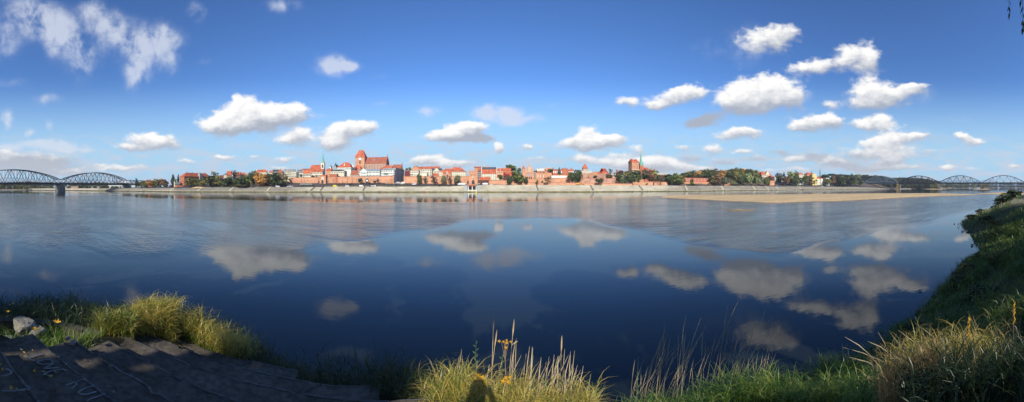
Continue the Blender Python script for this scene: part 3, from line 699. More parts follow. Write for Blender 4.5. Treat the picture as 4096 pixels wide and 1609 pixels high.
b = B(1167, 1185, 470, 17, 691, 689, 'f', 'cream', 'cream', 'cream tenement with small crenellations and a plain shaded side wall', 'building', yb=716, wins=(3, 2, 'glass_dark', 1.1, 1.5, .2), phi=26)
for i in range(6): bx(b, 'merlon', b.W * i / 6 + .1, b.W * (i + .5) / 6, .1, .7, b.H + .5, b.H + 1.5, 'cream')
b = B(1186, 1213, 500, 13, 686, 680, 'h', 'white_paint', 'dark_roof', 'white house with dark mansard roof and tall chimneys', yb=712, wins=(6, 2, 'glass_dark', 1.3, 1.6, .3), phi=34, ch=3); dormers(b, 3, 'white_paint')
B(1209, 1224, 480, 12, 694, 679, 'gf', 'white_paint', 'tile_old', 'narrow white gable fronted house left of the ochre roofed range', yb=714, phi=30, wins=(2, 2, 'glass_dark', 1, 1.4, .4))
B(1212, 1243, 17, 11, 693.5, 682, 'g', 'cream', 'tile', 'cream house with plain red roof above the wall, left one of a pair', yb=713, wins=(6, 1, 'glass_dark', 1.3, 2.0, .25), ch=1)
b = B(1243, 1290, 16, 12, 688, 677.5, 'g', 'cream', 'tile', 'long cream house with four dark skylights above the gatehouse', yb=713, wins=(8, 2, 'glass_dark', 1.2, 1.7, .1), side=(5, 2, .2))
for i in range(4): MB().box(-.6, .6, -.5, .9, 0, 1.0).build('skylight', 'dark_roof', b.o, loc=(b.W * (.3 + .17 * i), b.D * .2, b.H + b.HR * .38))
# church of the green spire
b = B(1240, 1284, 60, 18, 675.5, 661, 'g', 'brick', 'tile', 'brick church with long red roof and cream tower under a green copper spire', 'church', yb=700, wins=(6, 1, 'glass_dark', 1.4, 4, .3))
x = b.W; w = 5.6; zt = ythat(b, 654); z0 = ythat(b, 690)
t = bx(b, 'tower', x, x + w, -1, w - 1, -10, zt, 'cream'); bx(b, 'cornice', x - .4, x + w + .4, -1.4, w - .6, zt, zt + .7, 'cream', t)
arch_panel(x + w / 2, zt - 7.5, 2.2, 5, -1.12, -.9).build('belfry_opening', 'glass_dark', t)
c = (x + w / 2, w / 2 - 1, zt + .7); sp = ythat(b, 611.5) - zt - .7
s_ = MB().lathe([(3.6, 0), (2.9, .8), (2.9, 1.7), (2.1, 3.0), (1.7, 4.2), (1.75, 5.0), (.95, sp * .55), (.12, sp)], 8, c).build('spire', 'metal_green', b.o)
MB().bar((c[0], c[1], c[2] + sp), (c[0], c[1], c[2] + sp + 2.4), .16).bar((c[0] - .7, c[1], c[2] + sp + 1.7), (c[0] + .7, c[1], c[2] + sp + 1.7), .16).build('cross', 'wood_dark', s_)
B(1205, 1240, 70, 12, 681, 676.5, 'g', 'white_paint', 'tile_old', 'row of low roofs with white parapets left of the brick church', yb=700, ch=3)
B(1303, 1323, 45, 12, 684, 676, 'g', 'brick', 'tile', 'orange roofed brick house right of the green spired church', yb=706, ch=1)
# white belfry gable & dark turret behind
b = B(1317, 1324, 70, 6, 667, 660, 'p', 'white_paint', 'grey_roof', 'slim white gabled turret between the green spire and big hip roof', 'turret', 'roof_turret', yb=700)
MB().bar((b.W / 2, 3, b.H + b.HR), (b.W / 2, 3, b.H + b.HR + 2), .25).build('finial', 'wood_dark', b.o)
b = B(1337, 1344, 120, 7, 662, 655, 'p', 'brick_red', 'dark_roof', 'small dark turret with pointed cap behind the grey gable', 'turret', 'roof_turret', yb=700)
MB().lathe([(.9, 0), (.7, 1.5), (.1, 3.4)], 8, (b.W / 2, 3.5, b.H + b.HR - .6)).build('lantern', 'dark_roof', b.o)
B(1333, 1349, 55, 14, 679, 661, 'gf', 'grey_plaster', 'dark_roof', 'steep dark grey gabled house left of the white hip roofed mansion', yb=704, wins=(2, 1, 'glass_dark', 1, 1.6, .5))
# gatehouse in the wall
b = B(1278, 1303, -1.5, 7, 704, 703, 'f', 'brick', 'tile', 'square brick gatehouse with three tall white panels over an arched passage', 'gatehouse', 'city_gate', yb=734.5)
bx(b, 'cornice', -.6, b.W + .6, -.6, 7.5, b.H + .5, b.H + 1.2, 'tile')
for k in range(3): arch_panel(b.W * (.37 + .13 * k), b.H * .47, b.W * .10, b.H * .40, -.15, .1).build('white_panel', 'cream', b.o)
arch_panel(b.W * .47, 0, b.W * .32, b.H * .42, -.12, .15).build('gate_arch', 'glass_dark', b.o)
for p, s_l in ((1275.5, 'left'), (1307, 'right')):
    q = B(p - 3.5, p + 3.5, -.9, 3, 721, 720, 'f', 'brick', 'tile_old', 'small arched side gate on the %s of the white panelled gatehouse' % s_l, 'gatehouse', 'side_gate', yb=734.5)
    arch_panel(q.W / 2, 0, q.W * .7, q.H * .8, -.12, .15).build('gate_arch', 'glass_dark', q.o)
B(1318, 1348, 3, 6, 697.5, 696, 'f', 'tile_old', 'tile_old', 'low brown boarded shed behind the wall, right of the gatehouse', 'shed', 'shed', yb=710)
b = B(1320, 1377, 14, 13, 685, 679, 'h', 'cream', 'dark_roof', 'cream granary with dark grey roof behind the wall, left of the clock hut', 'granary', 'granary', yb=712, wins=(8, 1, 'glass_dark', 1.3, 1.6, .55), side=(5, 3, .2), ch=0)
for k in range(4): bx(b, 'roof_vent', b.W * (.25 + .2 * k), b.W * (.25 + .2 * k) + .8, 4, 5, b.H, b.H + b.HR + .5, 'grey_plaster')
b = B(1348, 1404, 45, 22, 670, 650, 'h', 'white_paint', 'tile', 'white mansion with a tall bright red hip roof left of the cathedral', 'mansion', 'mansion', yb=702, wins=(7, 1, 'glass_dark', 1.3, 1.8, .6), hipx=8)
bx(b, 'chimney', b.W * .47, b.W * .53, 3, 4.5, b.H, b.H + b.HR * .72, 'cream', b.rf)
for k in (.04, .93): MB().prism([(b.W * k - 1, b.H + 0), (b.W * k + 3.2, b.H), (b.W * k + 1.1, b.H + 6.5)], 12, 13, 'y').build('gable', 'white_paint', b.o)
B(1402, 1437, 18, 12, 699.5, 683, 'g', 'cream', 'tile_old', 'low house whose wide faded tile roof fills the gap before the cathedral', yb=712, wins=(6, 1, 'glass_dark', .9, 1.2, .45))
B(1403, 1421, 70, 10, 676, 668, 'g', 'brick_red', 'tile_old', 'dark red roofed annex just left of the cathedral tower', yb=700)
# cathedral
b = B(1421.5, 1458, 100, 17, 628.5, 601, 'h', 'brick', 'tile', 'huge brick cathedral with clock tower, long nave roof and tall arched windows', 'cathedral', 'cathedral', yb=706, phi=11, over=.9, hipx=4.6)
bx(b, 'cornice', -.5, b.W + .5, -.5, b.D + .5, b.H - .9, b.H - .05, 'brick_pink')
zc = ythat(b, 635.5); xc = xat(b, 1440)
ck = MB(); nn = 24; ck.poly([(xc + 2.35 * math.cos(2 * math.pi * i / nn), -.35, zc + 2.35 * math.sin(2 * math.pi * i / nn)) for i in range(nn)] + [(xc + 2.35 * math.cos(2 * math.pi * i / nn), .1, zc + 2.35 * math.sin(2 * math.pi * i / nn)) for i in range(nn)],
    [tuple(reversed(range(nn)))] + [(i, (i + 1) % nn, nn + (i + 1) % nn, nn + i) for i in range(nn)]); ck = ck.build('clock_face', 'clock_white', b.o)
MB().bar((xc, -.45, zc), (xc + .3, -.45, zc + 1.7), .22).bar((xc, -.45, zc), (xc - 1.2, -.45, zc + .2), .22).build('clock_hands', 'wood_dark', ck)
arch_panel(xc, ythat(b, 657), 2.1, ythat(b, 641) - ythat(b, 657), -.15, .1).build('belfry_opening', 'glass_dark', b.o)
for k in (.34, .68):
    z = b.H + b.HR * .28; d_ = bx(b, 'dormer', b.W * k - .9, b.W * k + .9, 1.7, 4.4, z, z + 1.6, 'tile'); link('window', win_mesh('glass_dark'), d_, (b.W * k, 1.68, z + .3), 0, (1.1, .1, 1.1))
# nave (parts of the cathedral, in its frame)
x0 = xat(b, 1447); Wn = xat(b, 1541) - x0; Dn = 22.0; Hn = ythat(b, 654, 3); Rn = ythat(b, 631.5, 14) - Hn
yn = 3.0
MB().prism([(yn, 0), (yn + Dn, 0), (yn + Dn, Hn), (yn + Dn / 2, Hn + Rn - .1), (yn, Hn)], b.W if False else x0 + 3, x0 + Wn, 'x').build('nave_wall', 'brick', b.o)
k_ = Rn / (Dn / 2)
nr = MB().prism([(yn - .7, Hn - .7 * k_), (yn + Dn / 2, Hn + Rn), (yn + Dn + .7, Hn - .7 * k_), (yn + Dn + .7, Hn - .7 * k_ + .5), (yn + Dn / 2, Hn + Rn + .5), (yn - .7, Hn - .7 * k_ + .5)], x0, x0 + Wn + .3, 'x').build('nave_roof', 'tile_old', b.o)
xq = x0 + Wn * .48   # patterned darker cross in the tiles
f_ = lambda t: (yn - .7 + (Dn / 2 + .7) * t, Hn - .7 * k_ + .53 + (Rn + .7 * k_) * t)
for (u0, u1, t0, t1) in ((-.35, .35, .25, .80), (-2.0, 2.0, .50, .60)):
    y0_, z0_ = f_(t0); y1_, z1_ = f_(t1)
    MB().poly([(xq + u0, y0_, z0_), (xq + u1, y0_, z0_), (xq + u1, y1_, z1_), (xq + u0, y1_, z1_)], [(0, 1, 2, 3)]).build('tile_cross', 'grey_roof', nr)
zw0 = ythat(b, 680, 3); zw1 = ythat(b, 656.5, 3)
for i in range(8):
    xx = x0 + 3 + (Wn - 3) * (i + .5) / 8; wd = (Wn - 3) / 8 * .36
    wf = arch_panel(xx, zw0, wd * 1.5, zw1 - zw0, yn - .12, yn + .05).build('window_surround', 'brick_pink', b.o)
    arch_panel(xx, zw0 + .5, wd, zw1 - zw0 - 1.3, yn - .22, yn).build('window', 'grey_plaster', wf)
for i in range(9):
    xx = x0 + 3 + (Wn - 3) * i / 8; bx(b, 'buttress', xx - .35, xx + .35, yn - 1.2, yn, 0, Hn - 2, 'brick')
for i in range(5):   # stepped end gable with pinnacles
    yy = yn + Dn * (i + .0) / 4; hh = Hn + Rn * (1 - abs(i - 2) / 2.2) + 2.2
    pn_ = bx(b, 'pinnacle', x0 + Wn, x0 + Wn + 1.6, yy - .9, yy + .9, 0, hh, 'brick_red')
    MB().lathe([(1.1, 0), (.1, 3.0)], 4, (x0 + Wn + .8, yy, hh), a0=.78).build('cap', 'tile_old', pn_)
bx(b, 'end_gable', x0 + Wn - .2, x0 + Wn + .9, yn + 1, yn + Dn - 1, 0, Hn + Rn * .55, 'brick_red')
MB().prism([(0, 0), (7.5, 0), (7.5, ythat(b, 681)), (3.7, ythat(b, 663)), (0, ythat(b, 681))], xat(b, 1428), xat(b, 1446), 'x').build('chapel', 'tile', b.o, loc=(0, -8.2, 0))
MB().lathe([(1.4, 0), (1.4, ythat(b, 663)), (1.9, ythat(b, 663) + .1), (.1, ythat(b, 655))], 8, (xat(b, 1428.5), -1.5, 0)).build('stair_turret', 'brick_pink', b.o)
# white riverside range
b = B(1435, 1519, 15, 12, 684.5, 678, 'g', 'white_paint', 'grey_roof', 'long pale range with gabled left bay and grey roof below the cathedral', 'building', 'long_range', yb=712, wins=(15, 2, 'glass_dark', 1.1, 1.7, .12), ch=3)
g_ = MB().prism([(xat(b, 1443), 0), (xat(b, 1469), 0), (xat(b, 1469), b.H - .3), (xat(b, 1456), b.H + 3.6), (xat(b, 1443), b.H - .3)], -1.6, 4, 'y').build('gabled_bay', 'white_paint', b.o)
for i in range(4):
    for j in range(2): link('window', win_mesh('glass_dark'), g_, (xat(b, 1446.5 + 6.3 * i), -1.63, b.H * (.2 + .42 * j)), 0, (1.1, .2, 1.8))
b = B(1515, 1577, 12, 14, 680, 675.5, 'h', 'white_paint', 'grey_roof', 'tall pale apartment house with small black balcony at the street corner', 'building', 'apartment_house', yb=712, wins=(9, 3, 'glass_dark', 1.2, 1.7, .05), side=(4, 3, .1), ch=2)
bl = bx(b, 'balcony', xat(b, 1536), xat(b, 1552), -1.6, -.1, b.H * .47, b.H * .47 + .2, 'dark_roof'); bx(b, 'railing', xat(b, 1536), xat(b, 1552), -1.65, -1.55, b.H * .47 + .2, b.H * .47 + 1.2, 'dark_roof', bl)
b = B(1518, 1572, 45, 16, 677, 663, 'h', 'cream', 'tile', 'broad orange hip roof with white chimneys behind the pale apartment house', yb=704, ch=3)
b = B(1569, 1583, 45, 30, 675, 664, 'g', 'cream', 'tile', 'cream stepped house front beside the dark pointed gable', yb=704, ch=1, phi=40)
b = B(1571, 1604, 120, 12, 673, 659.5, 'g', 'brick_red', 'tile_old', 'old red roofed hall with a dark pointed end gable right of the cathedral', 'hall', 'hall', yb=704)
MB().prism([(-.2, b.H - 2), (b.D + .2, b.H - 2), (b.D / 2, b.H + b.HR + 4.5)], b.W, b.W + .8, 'x').build('end_gable', 'brick_red', b.o)
b = B(1583, 1617, 20, 16, 677, 667, 'f', 'grey_plaster', 'tile_old', 'grey tenement side in shade along the street opening', 'building', 'tenement', yb=731, phi=98, wins=(8, 4, 'glass_dark', 1.0, 1.5, .05))
# right of the street
b = B(1619, 1640, 8, 11, 683.5, 681.5, 'f', 'ivy_red', 'grey_roof', 'house wall wrapped in deep red ivy right of the street opening', 'house', 'ivy_house', yb=712, wins=(3, 2, 'glass_dark', .8, 1.1, .3))
b = B(1640, 1674, 8, 11, 684, 682, 'f', 'cream', 'grey_roof', 'cream house with small balconies next to the deep red ivy wall', yb=712, wins=(5, 2, 'glass_dark', 1.2, 1.6, .2), ch=2)
bl = bx(b, 'balcony', xat(b, 1640), xat(b, 1651), -1.4, -.1, b.H * .55, b.H * .55 + .3, 'dark_roof')
b = B(1646, 1680, 70, 16, 677, 664.5, 'gf', 'brick', 'tile_old', 'wide brick gable with a tall chimney above the cream flat roofs', 'house', 'gabled_hall', yb=700, ch=0)
bx(b, 'chimney', xat(b, 1653), xat(b, 1656.5), .5, 2, b.H - 3, b.H + b.HR + 1, 'brick', b.rf)
B(1674, 1757, 75, 16, 676, 667.5, 'g', 'brick', 'tile', 'very long orange tiled roof running behind the cream flat roofed houses', yb=700, ch=4, cat='hall', name='long_hall')
b = B(1681, 1727, 30, 12, 678, 676.5, 'f', 'cream', 'grey_roof', 'cream four bay house with flat grey roof behind the roadside trees', yb=710, wins=(5, 3, 'glass_dark', 1.3, 1.8, .1), side=(3, 3, .1), ch=2)
B(1675, 1708, 8, 9, 692, 691, 'f', 'cream', 'grey_roof', 'low windowless cream annex with dark eave just above the city wall', yb=712, cat='annex', name='annex')
b = B(1727, 1765, 40, 14, 682, 675, 'g', 'cream', 'dark_roof', 'cream classical house with pediment and dark slate roof', yb=708, wins=(6, 1, 'glass_dark', 1.2, 1.8, .5), ch=2)
MB().prism([(xat(b, 1736), b.H - .5), (xat(b, 1757), b.H - .5), (xat(b, 1746.5), b.H + 3.8)], -.6, 4, 'y').build('pediment', 'cream', b.o)
B(1732, 1757, 10, 9, 703, 694.5, 'g', 'cream', 'tile', 'low red roof with skylight tucked left of the big granary', yb=712)
b = B(1756, 1866, 10, 16, 687.5, 674.5, 'h', 'cream', 'tile', 'very long cream granary with tiny windows, round dormers and red hip roof', 'granary', 'granary', yb=712, wins=(14, 2, 'glass_dark', .95, 1.2, .3), side=(2, 2, .3), hipx=9); dormers(b, 8, 'white_paint', x0=.06, x1=.94, y=.3, h=1.3, w=1.2)
MB().poly([(b.W * .47, 3.2, b.H + b.HR * .5), (b.W - 3.5, 3.2, b.H + b.HR * .5), (b.W - 3.5, 13, b.H + b.HR * .5), (b.W * .47, 13, b.H + b.HR * .5), (b.W * .50, 8, b.H + b.HR + 1.9), (b.W - 9, 8, b.H + b.HR + 1.9)],
          [(0, 1, 5, 4), (2, 3, 4, 5), (1, 2, 5), (3, 0, 4)]).build('upper_roof', 'tile', b.o)
b = B(1772, 1803, -1.8, 9, 696, 686, 'g', 'brick', 'tile', 'brick bastion bay with round openings projecting from the long granary', 'bastion', 'wall_bastion', yb=736, over=.3)
hoist = bx(b, 'hoist_dormer', b.W * .46, b.W * .66, -.3, 3, b.H, b.H + 3.0, 'white_paint'); link('window', win_mesh('glass_dark'), hoist, (b.W * .56, -.34, b.H + .7), 0, (1.2, .1, 1.4))
for z, s in ((.80, 2.6), (.60, 2.0), (.42, 1.7)):
    MB().lathe([(s / 2, -.15), (s / 2, .15)], 16).build('round_opening', 'glass_dark', b.o, loc=(b.W * .56, -.02, b.H * z)).rotation_euler = (R(90), 0, 0)
# crenellated gate tower
b = B(1876, 1911, -1.8, 11, 687.5, 686, 'f', 'brick', 'brick_red', 'crenellated square gate tower with pointed archway by the bridgehead', 'gate tower', 'gate_tower', yb=737)
bx(b, 'string_course', -.35, b.W + .35, -.35, 11.3, b.H * .80, b.H * .83, 'brick_pink')
for i in range(6): bx(b, 'merlon', b.W * i / 6 + .15, b.W * (i + .62) / 6, -.2, .8, b.H + .5, b.H + 1.7, 'brick')
arch_panel(xat(b, 1893), 0, 3.6, b.H * .30, -.15, .1).build('gate_arch', 'glass_dark', b.o)
MB().prism([(xat(b, 1887), b.H * .54), (xat(b, 1897), b.H * .54), (xat(b, 1892), b.H * .63)], -.25, .05, 'y').build('pediment', 'cream', b.o)
for xx, z in ((1886, .68), (1899, .68), (1894, .42)): link('window', win_mesh('glass_dark'), b.o, (xat(b, xx), -.04, b.H * z), 0, (.7, .2, 1.3))
q = B(1867, 1876, -2.2, 3, 720, 719, 'f', 'brick', 'tile_old', 'low pedestrian arch left of the crenellated gate tower', 'gatehouse', 'side_gate', yb=737)
arch_panel(q.W / 2, 0, q.W * .66, q.H * .75, -.12, .1).build('gate_arch', 'glass_dark', q.o)
B(1911, 1926, 22, 14, 684, 676, 'g', 'grey_plaster', 'tile', 'narrow grey balconied tenement right of the crenellated gate tower', yb=720, wins=(3, 4, 'glass_dark', 1.3, 1.6, .1))
b = B(1897, 1930, 70, 14, 673, 668, 'g', 'peach', 'tile_old', 'peach tenement with rooftop antennas behind the gate tower', 'house', 'tenement', yb=706, wins=(5, 1, 'glass_dark', 1.1, 1.6, .6), ch=3)
B(1939, 1957, 80, 10, 671, 663, 'gf', 'peach', 'tile', 'little cream and orange gable peeping over the white granary', yb=700)
b = B(1926, 1987, 20, 17, 694, 671, 'g', 'cream', 'tile', 'white granary with rows of tiny windows and half dark, half red roof', 'granary', 'granary', yb=726, phi=2, wins=(7, 4, 'glass_dark', .9, 1.2, .05))
y0_ = b.D / 2 * .62; zk = lambda t: b.H + b.HR * t
MB().poly([(0, b.D / 2 * .60, zk(.60) + .75), (b.W, b.D / 2 * .60, zk(.60) + .75), (b.W, b.D / 2, zk(1) + .8), (0, b.D / 2, zk(1) + .8)], [(0, 1, 2, 3)]).build('solar_roof', 'dark_roof', b.o)
for k in (0, 1): MB().prism([(-.6, b.H - .2), (-.6, b.H + .8), (b.D / 2, b.H + b.HR + 1.4), (b.D + .6, b.H + .8), (b.D + .6, b.H - .2)], b.W * k - .35, b.W * k + .35, 'x').build('gable_parapet', 'white_paint', b.o)
for k in (.28, .46, .80): MB().box(-.9, .9, -.3, 1.0, 0, .8).build('skylight', 'glass_dark', b.o, loc=(b.W * k, b.D * .14, b.H + b.HR * .28))
b = B(1918, 1961, 7, 9, 720, 709.5, 'g', 'cream', 'tile', 'low red roofed cottage at the foot of the white granary', yb=730, wins=(2, 1, 'glass_dark', 1, 1.2, .2)); bx(b, 'chimney', b.W * .36, b.W * .41, 3, 4, b.H, b.H + b.HR + .6, 'white_paint', b.rf)
b = B(1987, 2044, 50, 16, 684, 674.5, 'g', 'peach', 'tile', 'peach house with long red roof right of the white granary', yb=712, wins=(7, 1, 'glass_dark', 1.1, 1.6, .5), ch=1)
for k in (0, .24): bx(b, 'fire_wall', b.W * k - .3, b.W * k + .3, -.4, 8.6, b.H - 1, b.H + b.HR + .9, 'cream')
B(1988, 1999, 25, 9, 710, 700.5, 'g', 'cream', 'tile', 'small cream house with red roof wedged before the peach house', yb=724)
b = B(2013, 2066, 22, 14, 702.5, 687.5, 'g', 'ivy_dark', 'tile', 'house smothered in crimson ivy under a bright orange roof', 'house', 'ivy_house', yb=724)
MB().poly([(b.W * .02, 0, b.H - 1), (b.W * .5, 0, b.H - 1), (b.W * .42, 2, b.H + b.HR * .25), (b.W * .25, 1.5, b.H + b.HR * .18), (b.W * .10, 4, b.H + b.HR * .55), (b.W * .02, 5, b.H + b.HR * .7)], [(0, 1, 2, 3, 4, 5)]).build('creeper', 'ivy_red', b.o, loc=(0, -.9, 1.0))
# stepped gable mansion
b = B(2100, 2135, 18, 14, 686, 674, 'gf', 'brick', 'tile', 'brick mansion with tall stepped white-panelled gable and pointed corner turret', 'mansion', 'mansion', yb=722, phi=4)
for i in range(-4, 5):
    xx = b.W / 2 + b.W / 9.2 * i; hh = b.H + (ythat(b, 658.5) - b.H) * (1 - abs(i) / 4.6)
    bx(b, 'gable_step', xx - b.W / 19, xx + b.W / 19, -.5, .6, b.H - 3, hh, 'brick')
    if i in (-3, -1, 0, 1, 3): arch_panel(xx, b.H - 1, b.W / 22, hh - b.H - .6, -.62, -.45).build('white_panel', 'cream', b.o)
for i in range(3):
    arch_panel(b.W * (.27 + .23 * i), b.H * .50, 1.7, 5.2, -.15, .1).build('window', 'grey_plaster', b.o)
    arch_panel(b.W * (.27 + .23 * i), b.H * .06, 1.6, 4.2, -.15, .1).build('window', 'glass_dark', b.o)
t = MB().lathe([(2.0, 0), (2.0, ythat(b, 675)), (2.5, ythat(b, 675)), (.1, ythat(b, 661))], 10, (-1.9, 1.2, 0)).build('corner_turret', 'tile', b.o)
bx(b, 'turret_wall', -3.95, .1, -1.0, 3.2, 0, ythat(b, 675.4), 'brick', t)
# bastion and school
b = B(2141, 2207, 10, 13, 692.5, 690, 'f', 'brick', 'tile', 'squat round fronted brick bastion with three tall slit niches', 'bastion', 'wall_bastion', yb=733)
for px_ in (2152, 2162, 2174): arch_panel(xat(b, px_), b.H * .55, 1.1, b.H * .27, -.15, .1).build('niche', 'cream', b.o)
arch_panel(xat(b, 2169), b.H * .02, 3.2, 2.2, -.15, .1).build('cellar_arch', 'glass_dark', b.o)
B(2133, 2152, 60, 12, 681, 679, 'f', 'grey_plaster', 'grey_roof', 'grey flat roofed block right of the stepped gable', 'building', yb=704, wins=(5, 1, 'glass_dark', 1.6, 1.8, .5))
B(2148, 2177, 40, 10, 683, 675.5, 'g', 'brick', 'white_paint', 'brick house with a white glazed roof slope behind the bastion', yb=704, wins=(3, 1, 'glass_dark', 1.6, 2.2, .3), ch=2)
b = B(2178, 2206, 40, 12, 676, 670.5, 'gf', 'brick', 'white_paint', 'brick villa with white edged pediment behind the grey green tree', 'villa', 'villa', yb=704, wins=(4, 1, 'glass_dark', 1.2, 2.0, .5), ch=1)
b = B(2211, 2296, 26, 14, 679, 678, 'f', 'brick_red', 'tile_old', 'wide red brick school with a raised crenellated centre and corner turrets', 'school', 'school_building', yb=712, phi=2, wins=(11, 1, 'clock_white', 1.5, 2.6, .36))
bx(b, 'centre_block', xat(b, 2249), xat(b, 2271), -1, 6, 0, ythat(b, 674.5), 'brick_red')
for i in range(5): bx(b, 'merlon', xat(b, 2250 + 4.4 * i), xat(b, 2252.5 + 4.4 * i), -1, 0, ythat(b, 674.5), ythat(b, 673 - (2.5 if i == 2 else 0)), 'brick_red')
for px_ in (2213, 2286): bx(b, 'turret', xat(b, px_ - 2), xat(b, px_ + 2), -.6, 1.5, b.H - 2, ythat(b, 671.5), 'brick_red')
b = B(2206, 2268, 5, 6, 703, 701, 'f', 'white_paint', 'peach', 'long white glazed terrace hall on top of the brick wall', 'terrace', 'glazed_terrace', yb=713.5, phi=0)
for i in range(12): link('window', win_mesh('clock_white'), b.o, (b.W * (i + .5) / 12, -.05, .8), 0, (b.W / 14, .14, 2.4))
# round tower and roofs behind the castle ruins
b = B(2333, 2350, 120, 8, 673.5, 653.5, 'p', 'brick', 'tile', 'brick tower with tall pyramid cap rising behind the castle ruins', 'tower', 'tower', yb=700, over=1.0, wins=(2, 1, 'clock_white', 1.1, 1.5, .5))
bx(b, 'cornice', -.5, b.W + .5, -.5, 8.5, b.H * .62, b.H * .67, 'brick_pink'); MB().bar((b.W / 2, 4, b.H + b.HR), (b.W / 2, 4, b.H + b.HR + 2.5), .2).build('finial', 'wood_dark', b.o)
B(2322, 2368, 70, 14, 690, 684.5, 'g', 'cream', 'cream', 'pale low roofed hall behind the ruins near the pyramid capped tower', yb=704)
B(2366, 2400, 90, 14, 689, 685, 'f', 'cream', 'grey_roof', 'row of pale flat roofed blocks behind the ruins', 'building', yb=704, wins=(6, 1, 'glass_dark', 1.2, 1.6, .4), ch=2)
B(2383, 2408, 45, 12, 701, 690.5, 'g', 'brick_red', 'tile', 'low orange roofed houses left of the big triangular roof', yb=712, ch=2)
B(2403, 2438, 50, 20, 700, 673.5, 'h', 'brick_red', 'tile', 'huge steep triangular orange roof beside the tall thin tree', 'granary', 'granary', yb=712, hipx=10.5)
# church with twin-roof tower
b = B(2527.5, 2556, 110, 12, 650, 636.5, 'f', 'brick', 'tile', 'squat brick church tower with paired orange saddle roofs', 'church', 'church_tower', yb=710, phi=12)
for k in (0, 1):
    x0, x1 = b.W * k / 2 - (.6 if k == 0 else 0) + .05 * k, b.W * (k + 1) / 2 + (.6 if k else 0) - .05 * (1 - k); zt = ythat(b, 636.5, 6); in_ = b.W * .12
    MB().poly([(x0, -.6, b.H + .5), (x1, -.6, b.H + .5), (x1, 12.6, b.H + .5), (x0, 12.6, b.H + .5), (x0 + in_, 6, zt), (x1 - in_, 6, zt)], [(0, 1, 5, 4), (2, 3, 4, 5), (1, 2, 5), (3, 0, 4)]).build('saddle_roof', 'tile', b.o)
for z in (.58, .30):
    for i in range(6): arch_panel(b.W * (i + .5) / 6, b.H * z, b.W / 11, b.H * .2, -.12, .05).build('blind_arch', 'brick_pink' if i % 2 else 'brick_red', b.o)
bx(b, 'string_course', -.3, b.W + .3, -.3, 12.3, b.H * .52, b.H * .545, 'cream')
b = B(2556, 2580, 125, 20, 680, 667, 'h', 'brick', 'tile', 'brick garrison church with a very tall slender green spire', 'church', 'church', yb=706, phi=4)
tw = bx(b, 'tower', xat(b, 2560), xat(b, 2575), 0, 8, 0, ythat(b, 662), 'brick_red')
c = (xat(b, 2567.5), 4, ythat(b, 662)); sp = ythat(b, 611.5) - c[2]
s_ = MB().lathe([(3.9, 0), (3.3, sp * .12), (2.5, sp * .33), (1.2, sp * .7), (.1, sp)], 8, c).build('spire', 'metal_green', b.o)
for k in range(4): a = math.pi / 2 * k + .78; MB().lathe([(.9, 0), (.8, 4), (.05, 10)], 6, (c[0] + 4 * math.cos(a), c[1] + 4 * math.sin(a), c[2] - 1)).build('corner_spirelet', 'metal_green', tw)
MB().bar((c[0], 4, c[2] + sp), (c[0], 4, c[2] + sp + 3), .2).build('cross', 'wood_dark', s_)
B(2576, 2596, 130, 14, 677, 672, 'g', 'brick_red', 'tile', 'red brick nave end with little turrets right of the green spire', 'church', 'nave_range', yb=706, ch=3)
b = B(2601, 2621, 180, 10, 685, 681, 'g', 'brick_red', 'tile_old', 'distant church with twin red turrets and needle thin green fleche', 'church', 'church', yb=704)
for k in (.1, .9): bx(b, 'turret', b.W * k - 1.2, b.W * k + 1.2, 0, 2.5, 0, ythat(b, 676), 'brick_red')
MB().lathe([(1.3, 0), (.8, 5), (.08, ythat(b, 654) - b.H)], 6, (b.W * .5, 5, b.H)).build('spire', 'metal_green', b.o)
B(2617, 2637, 130, 14, 691.5, 683, 'g', 'grey_plaster', 'dark_roof', 'steep dark slate roof right of the twin turreted church', yb=706)
B(2627, 2677, 100, 12, 696, 691.5, 'f', 'cream', 'white_paint', 'long pale stepped row of flats behind the trees', 'building', 'apartment_block', yb=712, wins=(12, 2, 'glass_dark', 1.1, 1.4, .2), ch=3)
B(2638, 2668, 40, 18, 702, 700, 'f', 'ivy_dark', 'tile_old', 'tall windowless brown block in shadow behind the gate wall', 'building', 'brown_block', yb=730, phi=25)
b = B(2612, 2641, -5, 8, 729.5, 726, 'g', 'brick', 'tile_old', 'low square brick guardhouse with a dark slit on its left', 'guardhouse', 'guardhouse', yb=744)
bx(b, 'dark_slit', .1, b.W * .16, -.2, .1, 0, b.H, 'glass_dark'); arch_panel(b.W * .62, b.H * .45, 1.3, 1.3, -.15, .05).build('embrasure', 'glass_dark', b.o)
MB().bar((-.1, 0, 0), (.1, 0, 5), .3)
B(2465, 2470, 60, 2, 680, 677, 'f', 'brick_red', 'tile_old', 'tall square brick chimney stack left of the brown tree', 'chimney', 'chimney_stack', yb=708)
B(2444, 2465, 70, 12, 691, 688.5, 'f', 'white_paint', 'grey_roof', 'white modern house behind the trees left of the chimney stack', yb=712, wins=(4, 2, 'glass_dark', 1.2, 1.5, .3))
# fort
b = B(2738, 2847, 8, 14, 713.5, 712, 'f', 'brick_red', 'tile', 'long two storey red brick fort with paired square windows', 'fort', 'fort', yb=728, phi=3, wins=(9, 2, 'grey_plaster', 2.0, 1.5, .15))
b = B(2733, 2850, 2, 9, 729, 727.5, 'f', 'brick', 'tile', 'lower brick terrace wall with a dotted frieze in front of the fort', 'wall', 'fort_terrace', yb=744, phi=3)
for i in range(14): link('embrasure', win_mesh('glass_dark'), b.o, (b.W * (i + .5) / 14, -.05, b.H * .55), 0, (.5, .14, .6))
